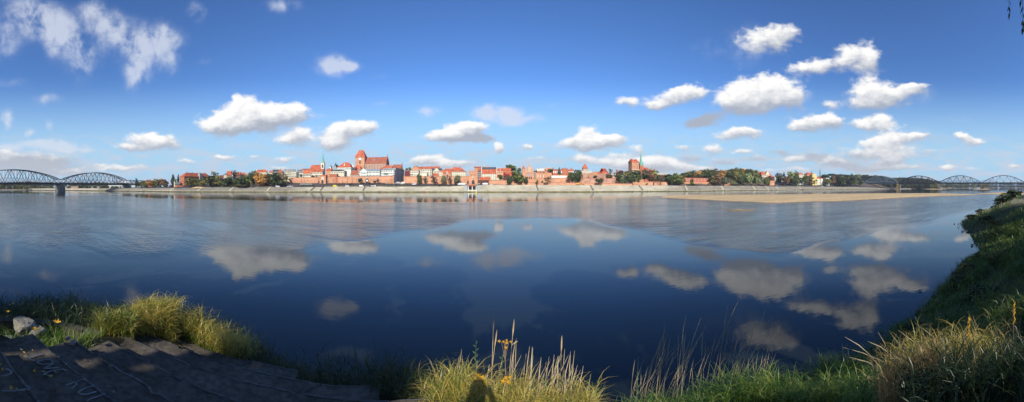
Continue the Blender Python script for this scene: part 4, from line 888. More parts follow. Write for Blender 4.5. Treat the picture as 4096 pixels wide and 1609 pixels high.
# right part of town
b = B(3046, 3087, 790, 16, 701, 687, 'h', 'cream', 'tile', 'cream mansion with red roof and big curved gable on the right hill', 'mansion', 'mansion', yb=718, phi=-8, wins=(8, 2, 'glass_dark', 1.4, 1.8, .1), hipx=5, ch=2)
MB().prism([(xat(b, 3061), b.H - 1), (xat(b, 3078), b.H - 1), (xat(b, 3075), b.H + 5), (xat(b, 3069.5), b.H + 11), (xat(b, 3064), b.H + 5)], -1, 6, 'y').build('gable', 'cream', b.o)
B(3031, 3047, 800, 16, 697, 686.5, 'g', 'brick_red', 'tile_old', 'dark red roofed wing left of the curved gable mansion', yb=718, phi=-8)
B(3085, 3099, 760, 12, 709, 703.5, 'g', 'brick_red', 'tile', 'cluster of small orange brick houses right of the curved gable mansion', yb=722, ch=2)
B(3098, 3106, 750, 10, 709, 707, 'f', 'cream', 'grey_roof', 'narrow pale house beside dark trees on the right hill', yb=722, wins=(2, 3, 'glass_dark', 1.1, 1.4))
b = B(3079, 3098, 640, 9, 723.5, 722, 'f', 'brick', 'brick_red', 'two tier brick watch block at the waterfront right of the willows', 'watch block', 'watch_block', yb=734, phi=-5, wins=(2, 1, 'glass_dark', .9, 1.2, .3))
bx(b, 'lower_tier', 0, b.W * .62, .2, 8, ythat(b, 744.5), .1, 'brick')
b = B(3112, 3133, 770, 12, 704, 694, 'g', 'white_paint', 'dark_roof', 'white ornate villa with dark needle turret', 'villa', 'villa', yb=718, phi=-8, wins=(4, 1, 'glass_dark', 1.2, 1.8, .4))
MB().lathe([(1.6, b.H - 4), (1.6, b.H + 4), (.1, ythat(b, 687))], 8, (1, 1, 0)).build('needle_turret', 'dark_roof', b.o)
b = B(3195, 3217, 780, 12, 699, 692, 'h', 'cream', 'tile', 'cream villa with arched red roof behind the tall poplars', 'villa', 'villa', yb=716, phi=-10, wins=(4, 1, 'glass_dark', 1.3, 2, .4), ch=2)
b = B(3228, 3262, 790, 14, 700, 691, 'h', 'peach', 'tile', 'broad red mansard roof left of the yellow gabled house', 'mansion', 'mansion', yb=716, phi=-10, ch=2)
b = B(3250, 3267, 770, 10, 700, 696, 'gf', 'yellow_plaster', 'yellow_plaster', 'bright yellow gabled house with thin black spire', yb=722, phi=-10, wins=(3, 3, 'glass_dark', 1.1, 1.8, .1))
MB().lathe([(1.1, b.H), (1.0, b.H + 3), (.08, ythat(b, 682))], 8, (2.2, 5, 0)).build('needle_spire', 'dark_roof', b.o)
bx(b, 'teal_side', b.W, b.W + 1.2, 1, 9, 0, b.H - 1, 'metal_green')
B(3268, 3292, 740, 14, 715, 707, 'h', 'cream', 'tile', 'low house with bright red hip roof right of the yellow gabled house', yb=726, phi=-10, ch=1)
b = B(3194, 3213, 700, 9, 728.5, 722.5, 'g', 'white_paint', 'tile_old', 'small white riverside pavilion with dark red roof', 'pavilion', 'pavilion', yb=735, phi=-10, wins=(4, 1, 'glass_dark', 1.4, 1.2, .2))
B(3304, 3318, 800, 10, 713, 711.5, 'f', 'white_paint', 'white_paint', 'small white flat building among the trees near the railway bridge', 'building', 'small_building', yb=722, phi=-15)
# left, behind the road bridge
b = B(432, 540, 880, 40, 731, 727, 'f', 'white_paint', 'white_metal', 'large white terraced arena building seen through the road bridge', 'arena', 'arena', yb=744, phi=62, wins=(14, 2, 'glass_dark', 4, 1.6, .1))
MB().prism([(b.W * (.42 + .45 * i / 10), b.H + .5 + 8 * math.sin(math.pi * (i / 10)) ** .6) for i in range(11)], 4, 36, 'y').build('arched_roof', 'white_metal', b.o)
B(284, 312, 640, 10, 746.5, 745, 'f', 'peach', 'white_paint', 'low pale pink shed under the road bridge', 'shed', 'shed', yb=752, phi=70)
B(576, 606, 540, 8, 748, 745, 'g', 'white_paint', 'tile', 'small white house with red roof below the pony truss', yb=754.5, phi=65, wins=(3, 1))
for (a_, b_, y_, l_) in ((256, 266, 747.5, 'tiny grey roofed boathouse left under the road bridge'), (364, 372, 748.5, 'tiny cream boathouse right of the pale pink shed'), (388, 397, 747.5, 'tiny white boathouse under the arched truss')):
    B(a_, b_, 650, 6, y_, y_ - 1.5, 'g', 'cream', 'grey_roof', l_, 'boathouse', 'boathouse', yb=753, phi=70)

# castle ruins: irregular broken brick masses
def ruin(pts, r, depth, label, m='brick_pink'):
    rg = random.Random(len(label)); prof = []
    p0 = gp(pts[0][0], r); p1 = gp(pts[-1][0], r); W = (p1 - p0).length; zb = groundZ(pts[0][0], r) - .5
    xs = [W * (p[0] - pts[0][0]) / (pts[-1][0] - pts[0][0]) for p in pts]
    prof = [(0, 0), (W, 0)]; n = 26
    for i in range(n, -1, -1):
        x = W * i / n; y = interp(x, xs, [p[1] for p in pts]); prof.append((x, zz(y, r) - zb + rg.uniform(-.5, .5)))
    ang = math.atan2(p1.y - p0.y, p1.x - p0.x)
    o = empty('castle_ruin', (p0.x, p0.y, zb), ang, label, 'ruin', 'castle ruins')
    MB().prism(prof, 0, depth, 'y').build('ruined_wall', m, o)
    for k in range(3):
        x = W * rg.uniform(.1, .9); MB().prism([(x - 1.5, 0), (x + 1.5, 0), (x + .8, prof[-1][1] * .6), (x - .6, prof[-1][1] * .55)], -1.5, .1, 'y').build('broken_buttress', m, o)
        link('opening', win_mesh('glass_dark'), o, (W * rg.uniform(.1, .9), -.06, prof[-1][1] * rg.uniform(.3, .6)), 0, (.9, .2, 1.2))
ruin([(2322, 694), (2335, 691.5), (2350, 693), (2372, 692), (2386, 690)], footR(2350) + 34, 5, 'left pinkish castle ruin with a level broken top')
ruin([(2356, 702), (2366, 693), (2376, 688.5), (2386, 690), (2392, 697)], footR(2370) + 24, 5, 'rounded red brick ruin mound in the middle of the castle ruins', 'brick')
ruin([(2386, 702), (2398, 696), (2420, 694), (2440, 696), (2452, 700)], footR(2420) + 28, 6, 'right stony castle ruin below the triangular orange roof')
ruin([(2388, 712), (2410, 708), (2440, 703), (2470, 712)], footR(2420) + 14, 4, 'low rubble bank of castle ruin above the retaining wall')

# ------------------------------------------------------------------ trees
def crown_mesh(name, shape, seed, n=620, leaf=.062):
    """Leaf-clump faces spread through the crown's volume; unit crown: z 0..1, half width .5"""
    rs = np.random.RandomState(seed); lobes = []
    if shape == 'round':
        for _ in range(11):
            a = rs.uniform(0, 6.28); z = rs.uniform(.2, .84); w = .30 * math.sin(math.pi * min(max(z, .12), .9)) ** .5
            lobes.append((w * math.cos(a) * rs.uniform(.4, 1), w * math.sin(a) * rs.uniform(.4, 1), z, rs.uniform(.13, .23), rs.uniform(.13, .20)))
        lobes.append((0, 0, .5, .3, .4))
    elif shape == 'tall':
        for k in range(11):
            z = .07 + .84 * k / 10; w = .36 * math.sin(math.pi * (z * .8 + .16)) ** .7
            lobes.append((rs.uniform(-.12, .12), rs.uniform(-.12, .12), z, w * rs.uniform(.8, 1.1), .13))
    elif shape == 'willow':
        for _ in range(13):
            a = rs.uniform(0, 6.28); rr = rs.uniform(.1, .36); z = .80 - rr * 1.0 + rs.uniform(-.1, .08); lobes.append((rr * math.cos(a), rr * math.sin(a), z, .15, .26))
    elif shape == 'loose':
        for _ in range(13):
            a = rs.uniform(0, 6.28); z = rs.uniform(.1, .9); w = .36 * math.sin(math.pi * z) ** .5; lobes.append((w * math.cos(a), w * math.sin(a), z, rs.uniform(.08, .16), rs.uniform(.07, .13)))
        lobes.append((0, 0, .45, .17, .35))
    elif shape == 'cone':
        for k in range(12):
            z = .02 + .93 * k / 11; lobes.append((0, 0, z, .48 * (1 - z) ** .85 + .03, .05))
    elif shape == 'bush':
        for _ in range(9):
            a = rs.uniform(0, 6.28); rr = rs.uniform(0, .32); lobes.append((rr * math.cos(a), rr * math.sin(a), rs.uniform(.2, .6) * (1 - rr), .2, .3))
    C = []; T = []; lt = rs.uniform(.1, .9, len(lobes))
    wts = np.array([l[3] ** 2 * l[4] for l in lobes]); wts = wts / wts.sum()
    idx = rs.choice(len(lobes), n, p=wts)
    L = np.array(lobes)[idx]; d = rs.normal(size=(n, 3)); d /= np.linalg.norm(d, axis=1)[:, None]; rad = rs.uniform(.45, 1.05, n) ** .6
    C = np.column_stack([L[:, 0] + d[:, 0] * L[:, 3] * rad, L[:, 1] + d[:, 1] * L[:, 3] * rad, L[:, 2] + d[:, 2] * L[:, 4] * rad])
    T = np.clip(lt[idx] + rs.normal(0, .22, n), 0, 1)
    u = rs.normal(size=(n, 3)); u /= np.linalg.norm(u, axis=1)[:, None]
    # leaf clumps face mostly outwards
    nrm = d + .75 * rs.normal(size=(n, 3)); nrm /= np.linalg.norm(nrm, axis=1)[:, None]
    u = np.cross(nrm, u); u /= np.linalg.norm(u, axis=1)[:, None]; v = np.cross(nrm, u)
    s1 = (leaf * rs.uniform(.55, 1.35, n))[:, None]; s2 = s1 * rs.uniform(.5, 1, n)[:, None]
    if shape == 'willow': v = v * .3 + np.array([0, 0, -1.0]); s2 = s2 * 1.8; s1 = s1 * .6
    asp = np.array([1, 1, .8])
    V = np.stack([C - u * s1 * asp - v * s2 * .4, C + u * s1 * asp - v * s2 * .5, C + u * s1 * .4 + v * s2, C - u * s1 * .6 + v * s2 * .8], 1).reshape(-1, 3)
    F = np.arange(4 * n).reshape(n, 4)
    return np_mesh(name, V, F, 'leaf', {'tint': np.repeat(T, 4)})
def trunk_mesh(limbs, seed):
    rg = random.Random(seed); m = MB(); m.tube([(0, 0, 0), (.01, 0, .3), (-.01, .01, .62), (0, 0, .85)], [.030, .022, .015, .004], 6)
    for i in range(limbs):
        a = rg.uniform(0, 6.28); z = rg.uniform(.25, .5); l = rg.uniform(.15, .28)
        m.tube([(0, 0, z), (math.cos(a) * l * .6, math.sin(a) * l * .6, z + l * .55), (math.cos(a) * l, math.sin(a) * l, z + l * 1.2)], [.013, .009, .003], 5)
    return m.mesh('trunk', 'bark')
CROWNS = {k: [crown_mesh('crown', k, 20 + i * 7 + sum(map(ord, k)), n=nn, leaf=lf) for i in range(c)] for k, c, nn, lf in
          (('round', 5, 640, .066), ('tall', 3, 460, .085), ('willow', 2, 760, .06), ('loose', 3, 420, .058), ('cone', 2, 520, .07), ('bush', 3, 300, .09))}
TRUNKS = [trunk_mesh(5, 3), trunk_mesh(7, 9)]
COLS = dict(dg=(0.067, 0.090, 0.038), mg=(0.123, 0.152, 0.049), og=(0.196, 0.181, 0.065), br=(0.196, 0.119, 0.065), orr=(0.435, 0.232, 0.065), yl=(.42, .28, .05), red=(0.797, 0.102, 0.058),
            gg=(0.145, 0.167, 0.102), wl=(0.181, 0.232, 0.094), bl=(0.065, 0.109, 0.087), yg=(0.275, 0.290, 0.072), pb=(0.131, 0.080, 0.065))
_tn = [0]
def tree(px, yb, yt, wpx, r, shape, col, label, name='tree', group=None, dens=None):
    """crown between rows yb..yt, wpx columns wide, rooted on the ground at range r."""
    _tn[0] += 1; i = _tn[0]
    r = footR(px) + r if abs(r) < 200 else (max(r, bankR(px) + 33 + (i % 5) * 3) if px < 3570 else r)
    wpx = wpx * {'round': 1.42, 'tall': 1.15, 'loose': 1.25, 'willow': 1.15, 'bush': 1.25}.get(shape, 1.0)
    g = (groundZ(px, r) if px < 3570 else 0.2) - .3; zc0 = zz(yb, r); zc1 = zz(yt, r); h = zc1 - zc0; w = wpx * r / FPX
    cat = {'cone': 'conifer', 'willow': 'tree', 'bush': 'bush'}.get(shape, 'tree')
    nm = {'cone': 'spruce_tree', 'willow': 'willow_tree', 'bush': 'bush', 'tall': 'poplar_tree'}.get(shape, 'broadleaf_tree')
    p = gp(px, r, g); o = empty(nm, p, 0, label, cat, group)
    ms = CROWNS[shape]; c = link('crown', ms[i % len(ms)], o, (0, 0, zc0 - g), (i * 2.4) % 6.28, (w, w, h), COLS[col])
    hh = (zc0 - g) + h * .9
    if shape != 'bush' or zc0 - g > 1: link('trunk', TRUNKS[i % 2], o, (0, 0, 0), (i * 1.3) % 6.28, (max(hh * .9, 3), max(hh * .9, 3), hh))
    return o
G1 = 'autumn trees between the mill and the city wall'; G2 = 'small roadside trees before the city wall'; G3 = 'trees of the wooded hill on the right'
G4 = 'trees around the squat church tower'; G5 = 'trees on the right slope towards the railway bridge'; G6 = 'trees left of the mill'
TREES = [
 (545, 745, 713, 12, 620, 'tall', 'dg', 'short dark poplar poking above the pony truss', G6), (572, 748, 722, 34, 600, 'round', 'og', 'olive rounded tree above the right end of the pony truss', G6),
 (600, 749, 717, 36, 560, 'round', 'orr', 'rusty brown rounded tree left of the tallest poplar', G6), (628, 750, 716, 34, 560, 'round', 'og', 'yellow olive tree among the rust coloured ones left of the mill', G6),
 (656, 750, 712, 34, 550, 'round', 'br', 'brown green broad tree left of the tallest poplar', G6), (692, 748, 697, 17, 560, 'tall', 'dg', 'tallest poplar left of the mill', G6),
 (713, 746, 701, 12, 570, 'tall', 'dg', 'second poplar, slim, right beside the mill end wall', G6), (703, 746, 710, 14, 575, 'loose', 'mg', 'small green tree between the two poplars', G6),
 (618, 754, 738, 22, 500, 'cone', 'bl', 'blue green conifer clump at left, under the autumn trees', G6), (640, 754, 734, 22, 500, 'cone', 'bl', 'blue green conifer in the middle of the row before the mill', G6),
 (662, 753, 733, 24, 498, 'cone', 'bl', 'broad blue green conifer left of the dark purple bush', G6), (683, 752, 737, 22, 496, 'bush', 'pb', 'dark purple brown bush under the tallest poplar', G6),
 (697, 751, 739, 10, 495, 'cone', 'bl', 'small grey blue spruce at the left foot of the mill', G6),
 (583, 753, 731, 24, 505, 'round', 'og', 'olive tree right at the stair tower of the pony truss', G6), (566, 753, 728, 20, 512, 'loose', 'og', 'thin olive tree before the pony truss', G6),
 (757, 744, 708, 34, 440, 'round', 'og', 'olive green tree covering the left part of the mill front', G1), (774, 742, 711, 16, 436, 'round', 'yl', 'bright yellow orange tree before the mill front', G1),
 (789, 744, 714, 30, 434, 'round', 'mg', 'green tree right of the yellow one before the mill', G1), (782, 745, 727, 26, 428, 'bush', 'dg', 'low dark bushy tree under the yellow tree', G1),
 (818, 743, 706, 34, 440, 'round', 'og', 'olive autumn tree before the right part of the mill', G1), (842, 744, 700, 40, 446, 'round', 'dg', 'dark green tree at the right end of the mill', G1),
 (858, 715, 683, 30, 500, 'loose', 'gg', 'tall open crowned tree rising above the mill end', G1), (868, 744, 698, 40, 446, 'round', 'og', 'yellow green broad tree left of the scarlet bush', G1),
 (880, 728, 717, 9, 425, 'bush', 'red', 'small scarlet bush among the green trees', G1), (896, 743, 711, 26, 440, 'round', 'dg', 'dark green round tree right of the scarlet bush', G1),
 (888, 746, 732, 10, 420, 'bush', 'yg', 'little yellow green bush at the terrace edge', G1), (897, 746, 731, 12, 420, 'bush', 'pb', 'dark round bush beside the little yellow green one', G1),
 (900, 712, 692, 18, 480, 'loose', 'pb', 'thin bare crowned tree left of the tall red roof', G1), (920, 744, 706, 30, 438, 'round', 'dg', 'dark tree below the tall red roofed house', G1),
 (935, 705, 681, 26, 458, 'loose', 'br', 'brown airy tree in front of the peach gabled house', G1), (947, 744, 709, 34, 436, 'round', 'dg', 'deep green tree under the twin gables', G1),
 (968, 743, 704, 34, 434, 'round', 'dg', 'deep green tall tree right of the twin gables', G1), (993, 743, 694, 28, 440, 'round', 'mg', 'green tree left of the long church roof', G1),
 (1010, 742, 684, 32, 450, 'round', 'gg', 'tall grey olive tree before the church roof left end', G1), (1003, 744, 720, 12, 426, 'loose', 'yg', 'yellow leaved small tree at the path', G1),
 (1034, 742, 686, 34, 444, 'round', 'orr', 'rust brown tree below the church roof', G1), (1052, 741, 693, 34, 436, 'round', 'orr', 'copper orange tree right of the rust brown one', G1),
 (1068, 741, 697, 26, 432, 'round', 'br', 'brown tree between copper and dark green ones', G1), (1095, 739, 691, 52, 430, 'round', 'dg', 'huge round dark green tree left of the brick tower house', G1),
 (1117, 738, 712, 26, 428, 'bush', 'dg', 'dark bush at the foot of the brick tower house', G1), (1130, 735, 717, 18, 430, 'bush', 'pb', 'dark reddish bush beside the brick tower house', G1),
 (1146, 729, 693, 24, 442, 'loose', 'og', 'yellowish thin tree at the left end of the city wall', G1), (1066, 744, 733, 70, 418, 'bush', 'pb', 'long low dark hedge under the copper trees', G1),
 (1115, 741, 731, 60, 420, 'bush', 'dg', 'long low green hedge left of the white boat', G1), (960, 744, 736, 80, 420, 'bush', 'og', 'long grey green hedge at the foot of the dark trees', G1),
 (1252, 711, 697, 16, 12, 'bush', 'dg', 'dark bush behind the wall left of the gatehouse', None), (1265, 710, 698, 10, 12, 'loose', 'og', 'thin little tree behind the wall near the gatehouse', None), (1204, 710, 696, 12, 12, 'round', 'mg', 'small green tree behind the wall by the white gabled house', None),
 (1441, 732, 713, 21, -10, 'round', 'bl', 'round dark tree left of the wooden clock hut', None), (1401, 740, 730, 16, -26, 'bush', 'dg', 'low dark bush right of the white windowed van', None),
 (1510, 731, 713, 14, -8, 'loose', 'pb', 'purple brown conical tree right of the clock hut', None), (1499, 731, 719, 12, -8, 'bush', 'bl', 'low blue green bush beside the purple brown tree', None),
 (1606, 690, 671, 14, 60, 'round', 'og', 'treetop behind the pointed hall gable', None), (1627, 686, 672, 12, 90, 'round', 'og', 'small treetop behind the red ivy wall', None), (1640, 684, 668, 12, 95, 'round', 'og', 'second small treetop left of the tall chimney gable', None),
 (1676, 733, 693, 22, -7, 'tall', 'dg', 'leftmost dark conical tree before the city wall', G2), (1701, 733, 704, 15, -7, 'loose', 'dg', 'slim dark tree, second from the left before the city wall', G2),
 (1735, 734, 700, 24, -8, 'loose', 'pb', 'brownish tree in the middle of the row before the city wall', G2), (1775, 735, 702, 22, -9, 'round', 'gg', 'grey green tree beside the round-windowed brick bay', G2),
 (1801, 735, 702, 16, -9, 'loose', 'pb', 'bare brownish tree right of the brick bay', G2), (1830, 737, 698, 28, -10, 'round', 'gg', 'rightmost broad grey green tree before the city wall', G2),
 (1758, 742, 736, 16, -26, 'bush', 'dg', 'low dark bush at the end of the terrace', None),
 (2042, 688, 657, 46, 90, 'round', 'mg', 'large green tree behind the long red roof', None), (2077, 690, 672, 18, 80, 'round', 'mg', 'green treetop left of the corner turret', None),
 (2073, 733, 680, 52, -4, 'round', 'mg', 'largest leafy tree left of the stepped gable mansion', None), (2040, 738, 704, 24, -6, 'round', 'dg', 'dark ivy clad tree left of the largest leafy tree', None),
 (2103, 738, 706, 17, -6, 'round', 'dg', 'dark narrow tree at the foot of the stepped gable mansion', None), (2002, 721, 697, 20, 12, 'round', 'dg', 'dark round tree behind the low orange wall', None),
 (2148, 738, 717, 12, -7, 'loose', 'mg', 'small green sapling below the brick bastion', None), (2192, 736, 703, 28, -9, 'loose', 'br', 'brown spreading tree with dark trunk before the bastion', None),
 (2202, 692, 674, 24, 14, 'round', 'gg', 'grey green treetop in front of the pedimented villa', None), (2237, 695, 667, 17, 10, 'cone', 'bl', 'blue green spruce in front of the brick school', None),
 (2290, 731, 686, 34, -2, 'round', 'dg', 'left one of two big dark trees right of the glazed terrace', None), (2312, 731, 680, 34, -3, 'round', 'dg', 'right one of two big dark trees right of the glazed terrace', None),
 (2318, 690, 679, 18, 20, 'loose', 'br', 'thin brown treetop above the big dark trees', None), (2381, 714, 701, 19, 10, 'round', 'bl', 'round dark bush growing on the ruins', None),
 (2394, 733, 714, 32, -8, 'round', 'dg', 'spreading dark tree with short trunk right of the excavator', None), (2408, 726, 711, 20, 4, 'loose', 'br', 'bare pinkish shrub above the spreading dark tree', None),
 (2442, 692, 674, 16, 24, 'loose', 'bl', 'tall thin dark tree beside the triangular orange roof', G4), (2435, 715, 695, 26, 12, 'round', 'dg', 'dark green tree under the triangular orange roof', G4),
 (2468, 733, 719, 14, -2, 'bush', 'pb', 'small dark red shrub on the retaining wall end', G4), (2460, 714, 697, 20, 14, 'loose', 'og', 'yellowish tree before the white modern house', G4),
 (2482, 712, 678, 28, 22, 'round', 'pb', 'dark russet treetop right of the chimney stack', G4), (2476, 733, 693, 26, 6, 'round', 'dg', 'dark tree below the russet treetop', G4),
 (2486, 734, 703, 24, -2, 'tall', 'mg', 'conical green tree standing in front of the russet one', G4), (2505, 732, 680, 28, 10, 'round', 'og', 'olive yellow tree left of the squat church tower', G4),
 (2503, 735, 711, 18, -2, 'tall', 'dg', 'very dark narrow tree at the quay wall end', G4), (2540, 736, 676, 62, 2, 'round', 'dg', 'biggest rounded tree hiding the base of the squat church tower', G4),
 (2520, 736, 698, 28, -3, 'round', 'dg', 'dark lower tree at the left of the biggest rounded one', G4), (2578, 722, 673, 26, 24, 'round', 'bl', 'deep green tree below the tall green spire', G4),
 (2600, 729, 679, 42, 4, 'round', 'br', 'large reddish brown tree right of the tall green spire', G4), (2618, 722, 679, 28, 26, 'round', 'yg', 'yellow green tree behind the reddish brown one', G4),
 (2628, 728, 698, 28, 14, 'round', 'dg', 'dark green tree left of the windowless brown block', G4), (2641, 741, 729, 5, -7, 'tall', 'mg', 'clipped green column between guardhouse and gate wall', None),
 (2588, 742, 731, 7, -9, 'loose', 'dg', 'ivy sprig growing up the embrasured wall', None),
 (2675, 741, 693, 44, -2, 'round', 'dg', 'leftmost big riverside tree left of the fort', None), (2703, 741, 689, 44, -2, 'round', 'mg', 'middle big riverside tree left of the fort', None), (2724, 741, 697, 38, -3, 'round', 'og', 'rightmost big riverside tree touching the fort', None),
 (2768, 743, 714, 18, -2, 'tall', 'mg', 'slim green tree in front of the fort', None), (2771, 743, 733, 34, -4, 'bush', 'dg', 'low dark hedge in front of the fort', None), (2833, 743, 730, 8, -3, 'bush', 'pb', 'dark shrub at the right end of the fort', None),
]
hc = ['dg', 'og', 'mg', 'orr', 'dg', 'og', 'mg', 'br', 'dg', 'orr', 'og']
hill = [(2734, 690), (2752, 684), (2771, 682), (2790, 680), (2809, 677), (2826, 673), (2841, 676), (2858, 675), (2876, 677), (2893, 679), (2910, 676), (2926, 672), (2942, 671), (2958, 670), (2975, 671), (2991, 672), (3006, 675), (3022, 681)]
hl = ['pale olive', 'rust tinged', 'dark', 'tall mid green', 'yellow brown', 'deep green pointed', 'brown green', 'broad olive', 'dark rounded', 'copper toned', 'grey green', 'rusty yellow', 'dark narrow', 'golden brown', 'large olive', 'dull green', 'brown edged', 'last dark']
for i, (x, y) in enumerate(hill):
    TREES.append((x, 716, y, 30, 640 + (i % 3) * 22, 'round', hc[i % 11], '%s tree on the skyline of the wooded hill, number %s from the left' % (hl[i], ['one', 'two', 'three', 'four', 'five', 'six', 'seven', 'eight', 'nine', 'ten', 'eleven', 'twelve', 'thirteen', 'fourteen', 'fifteen', 'sixteen', 'seventeen', 'eighteen'][i]), G3))
fr = [(2852, 741, 703, 34, 'og', 'olive tree at the right corner of the fort'), (2872, 742, 695, 40, 'br', 'brown olive tree in front of the grassy mound'), (2893, 742, 707, 34, 'gg', 'grey spreading tree over the curved low wall'),
      (2915, 712, 690, 34, 'dg', 'dark tree on top of the grassy mound'), (2945, 730, 690, 34, 'og', 'olive tree at the right of the grassy mound'), (2963, 738, 702, 30, 'dg', 'dark tree behind the large willow left side'),
      (2800, 714, 694, 34, 'og', 'olive tree just above the fort roof middle'), (2762, 714, 696, 34, 'dg', 'dark tree just above the fort roof left part'), (2838, 714, 690, 36, 'dg', 'dark tree just above the fort roof right end')]
for (x, a_, b_, w_, c_, l_) in fr: TREES.append((x, a_, b_, w_, 560 if x > 2845 else 600, 'round', c_, l_, G3))
TREES += [
 (2987, 742, 688, 60, 606, 'willow', 'wl', 'large willow at the waterfront, biggest of three', 'weeping willows on the waterfront'), (3032, 742, 710, 34, 622, 'willow', 'wl', 'middle pale weeping willow of the three', 'weeping willows on the waterfront'),
 (3065, 742, 712, 32, 640, 'willow', 'mg', 'rightmost darker weeping willow beside the brick watch block', 'weeping willows on the waterfront'),
 (3012, 738, 692, 40, 700, 'round', 'og', 'olive tree behind the middle willow', G5), (3040, 725, 700, 36, 730, 'loose', 'pb', 'leafless grey brown tree below the curved gable mansion', G5), (3062, 728, 705, 34, 725, 'loose', 'br', 'thin brown tree right below the curved gable mansion', G5),
 (3088, 728, 712, 20, 700, 'round', 'br', 'brown tree above the brick watch block', G5), (3116, 736, 700, 30, 720, 'round', 'dg', 'dark tree before the white ornate villa', G5), (3136, 720, 689, 12, 760, 'tall', 'dg', 'dark pointed tree right of the white ornate villa', G5),
 (3142, 737, 702, 32, 710, 'round', 'br', 'big russet brown tree below the dark pointed tree', G5), (3165, 738, 686, 34, 720, 'round', 'yg', 'yellow green tree left of the tall poplar pair', G5), (3186, 738, 684, 26, 715, 'tall', 'mg', 'tall poplar like tree left of the arched red roof', G5),
 (3172, 739, 712, 36, 690, 'round', 'dg', 'dark lower tree in front of the poplar pair', G5), (3204, 735, 708, 22, 745, 'round', 'dg', 'dark tree under the arched red roof villa', G5), (3222, 734, 700, 26, 735, 'round', 'mg', 'green tree left of the red mansard roof', G5),
 (3240, 734, 700, 28, 725, 'loose', 'br', 'thin brown tree before the red mansard roof', G5), (3258, 738, 717, 24, 715, 'loose', 'og', 'olive small tree below the yellow gabled house', G5), (3188, 740, 722, 28, 680, 'loose', 'pb', 'bare brown tree left of the white pavilion', G5),
 (3312, 739, 712, 32, 740, 'round', 'og', 'golden olive round tree right of the bright red hip roof', G5), (3333, 738, 699, 22, 750, 'round', 'br', 'dark red brown tree right of the golden olive one', G5), (3300, 712, 698, 34, 830, 'round', 'dg', 'dark skyline tree behind the bright red hip roof', G5),
 (3362, 742, 708, 42, 770, 'round', 'dg', 'broad deep green tree in the middle of the right slope', G5), (3392, 742, 716, 34, 790, 'round', 'dg', 'low deep green tree right of the broad one', G5), (3418, 741, 715, 30, 820, 'round', 'mg', 'mid green tree left of the pale bridge span', G5),
 (3442, 741, 722, 26, 850, 'round', 'dg', 'dark tree at the left foot of the pale bridge span', G5),
 (3328, 706, 695, 40, 900, 'round', 'dg', 'skyline tree left of centre above the right slope, dark', G5), (3356, 708, 696, 40, 920, 'round', 'og', 'olive skyline tree on the right slope', G5), (3384, 710, 698, 40, 940, 'round', 'dg', 'dark skyline tree right of the olive one', G5),
 (3408, 712, 693, 30, 960, 'cone', 'dg', 'pointed dark skyline tree left of the pale bridge span', G5), (3430, 714, 696, 30, 1060, 'round', 'yg', 'yellow green skyline tree above the pale bridge span end', G5), (3460, 716, 699, 44, 1100, 'round', 'dg', 'dark skyline tree behind the pale bridge span, left', G5),
 (3492, 717, 700, 44, 1110, 'round', 'og', 'brown olive skyline tree behind the pale bridge span, middle', G5), (3522, 718, 702, 40, 1120, 'round', 'dg', 'dark skyline tree behind the pale bridge span, right', G5),
 (3474, 752, 732, 22, 1045, 'round', 'og', 'olive tree under the left part of the pale bridge span', G5), (3508, 753, 734, 26, 1035, 'round', 'yg', 'bright olive riverside tree under the pale bridge span', G5), (3536, 754, 735, 22, 1030, 'round', 'dg', 'dark riverside tree under the pale bridge span right part', G5),
 (3560, 754, 736, 24, 1040, 'round', 'dg', 'dark low tree left of the yellow tree at the stone pier', G5), (3588, 755, 733, 12, 938, 'tall', 'yl', 'golden tree against the stone pier of the pale span', None),
 (3746, 754, 728, 12, 915, 'round', 'yg', 'yellowish tree on the sandy islet by the second pier', None), (3728, 754, 736, 18, 1000, 'round', 'wl', 'pale willow bush left of the second railway pier', None), (3936, 754, 737, 9, 893, 'tall', 'yl', 'golden tree on the sandy islet by the third pier', None),
]
for t in TREES:
    if t[8] == G1 and t[5] == 'round': t = (t[0], t[1] + 2, t[2], t[3] * 1.22) + t[4:]
    tree(*t[:8], group=t[8])

# grassy mound beside the fort
def mound(px, r, w, d, h, material, name, label, sq=1.0):
    p = gp(px, r, groundZ(px, r) - .2); n = 24; V = [(0, 0, h)]; F = []
    rg = random.Random(int(px))
    for k, (q, z) in enumerate(((.35, .93), (.7, .5), (1.0, 0))):
        for i in range(n):
            a = 2 * math.pi * i / n; u = 1 + rg.uniform(-.06, .06); V.append((w / 2 * q * math.cos(a) * u, d / 2 * q * math.sin(a) * u, h * z ** sq))
    F = [(0, 1 + i, 1 + (i + 1) % n) for i in range(n)]
    for k in range(2):
        for i in range(n): a = 1 + k * n + i; b_ = 1 + k * n + (i + 1) % n; F.append((a, a + n, b_ + n, b_))
    m = MB(); m.v = V; m.f = F; o = m.build(name, material, smooth=True, loc=p, rz=-th(px)); return o
mat('turf', (.085, .088, .035), var=.25, scale=.3, fine=.3)
tag(mound(2922, 612, 40, 44, 13, 'turf', 'hill', None), kind='structure')
# the wooded rise under the skyline trees
tag(mound(2880, 700, 200, 120, 16, 'turf', 'hill', None), kind='structure')

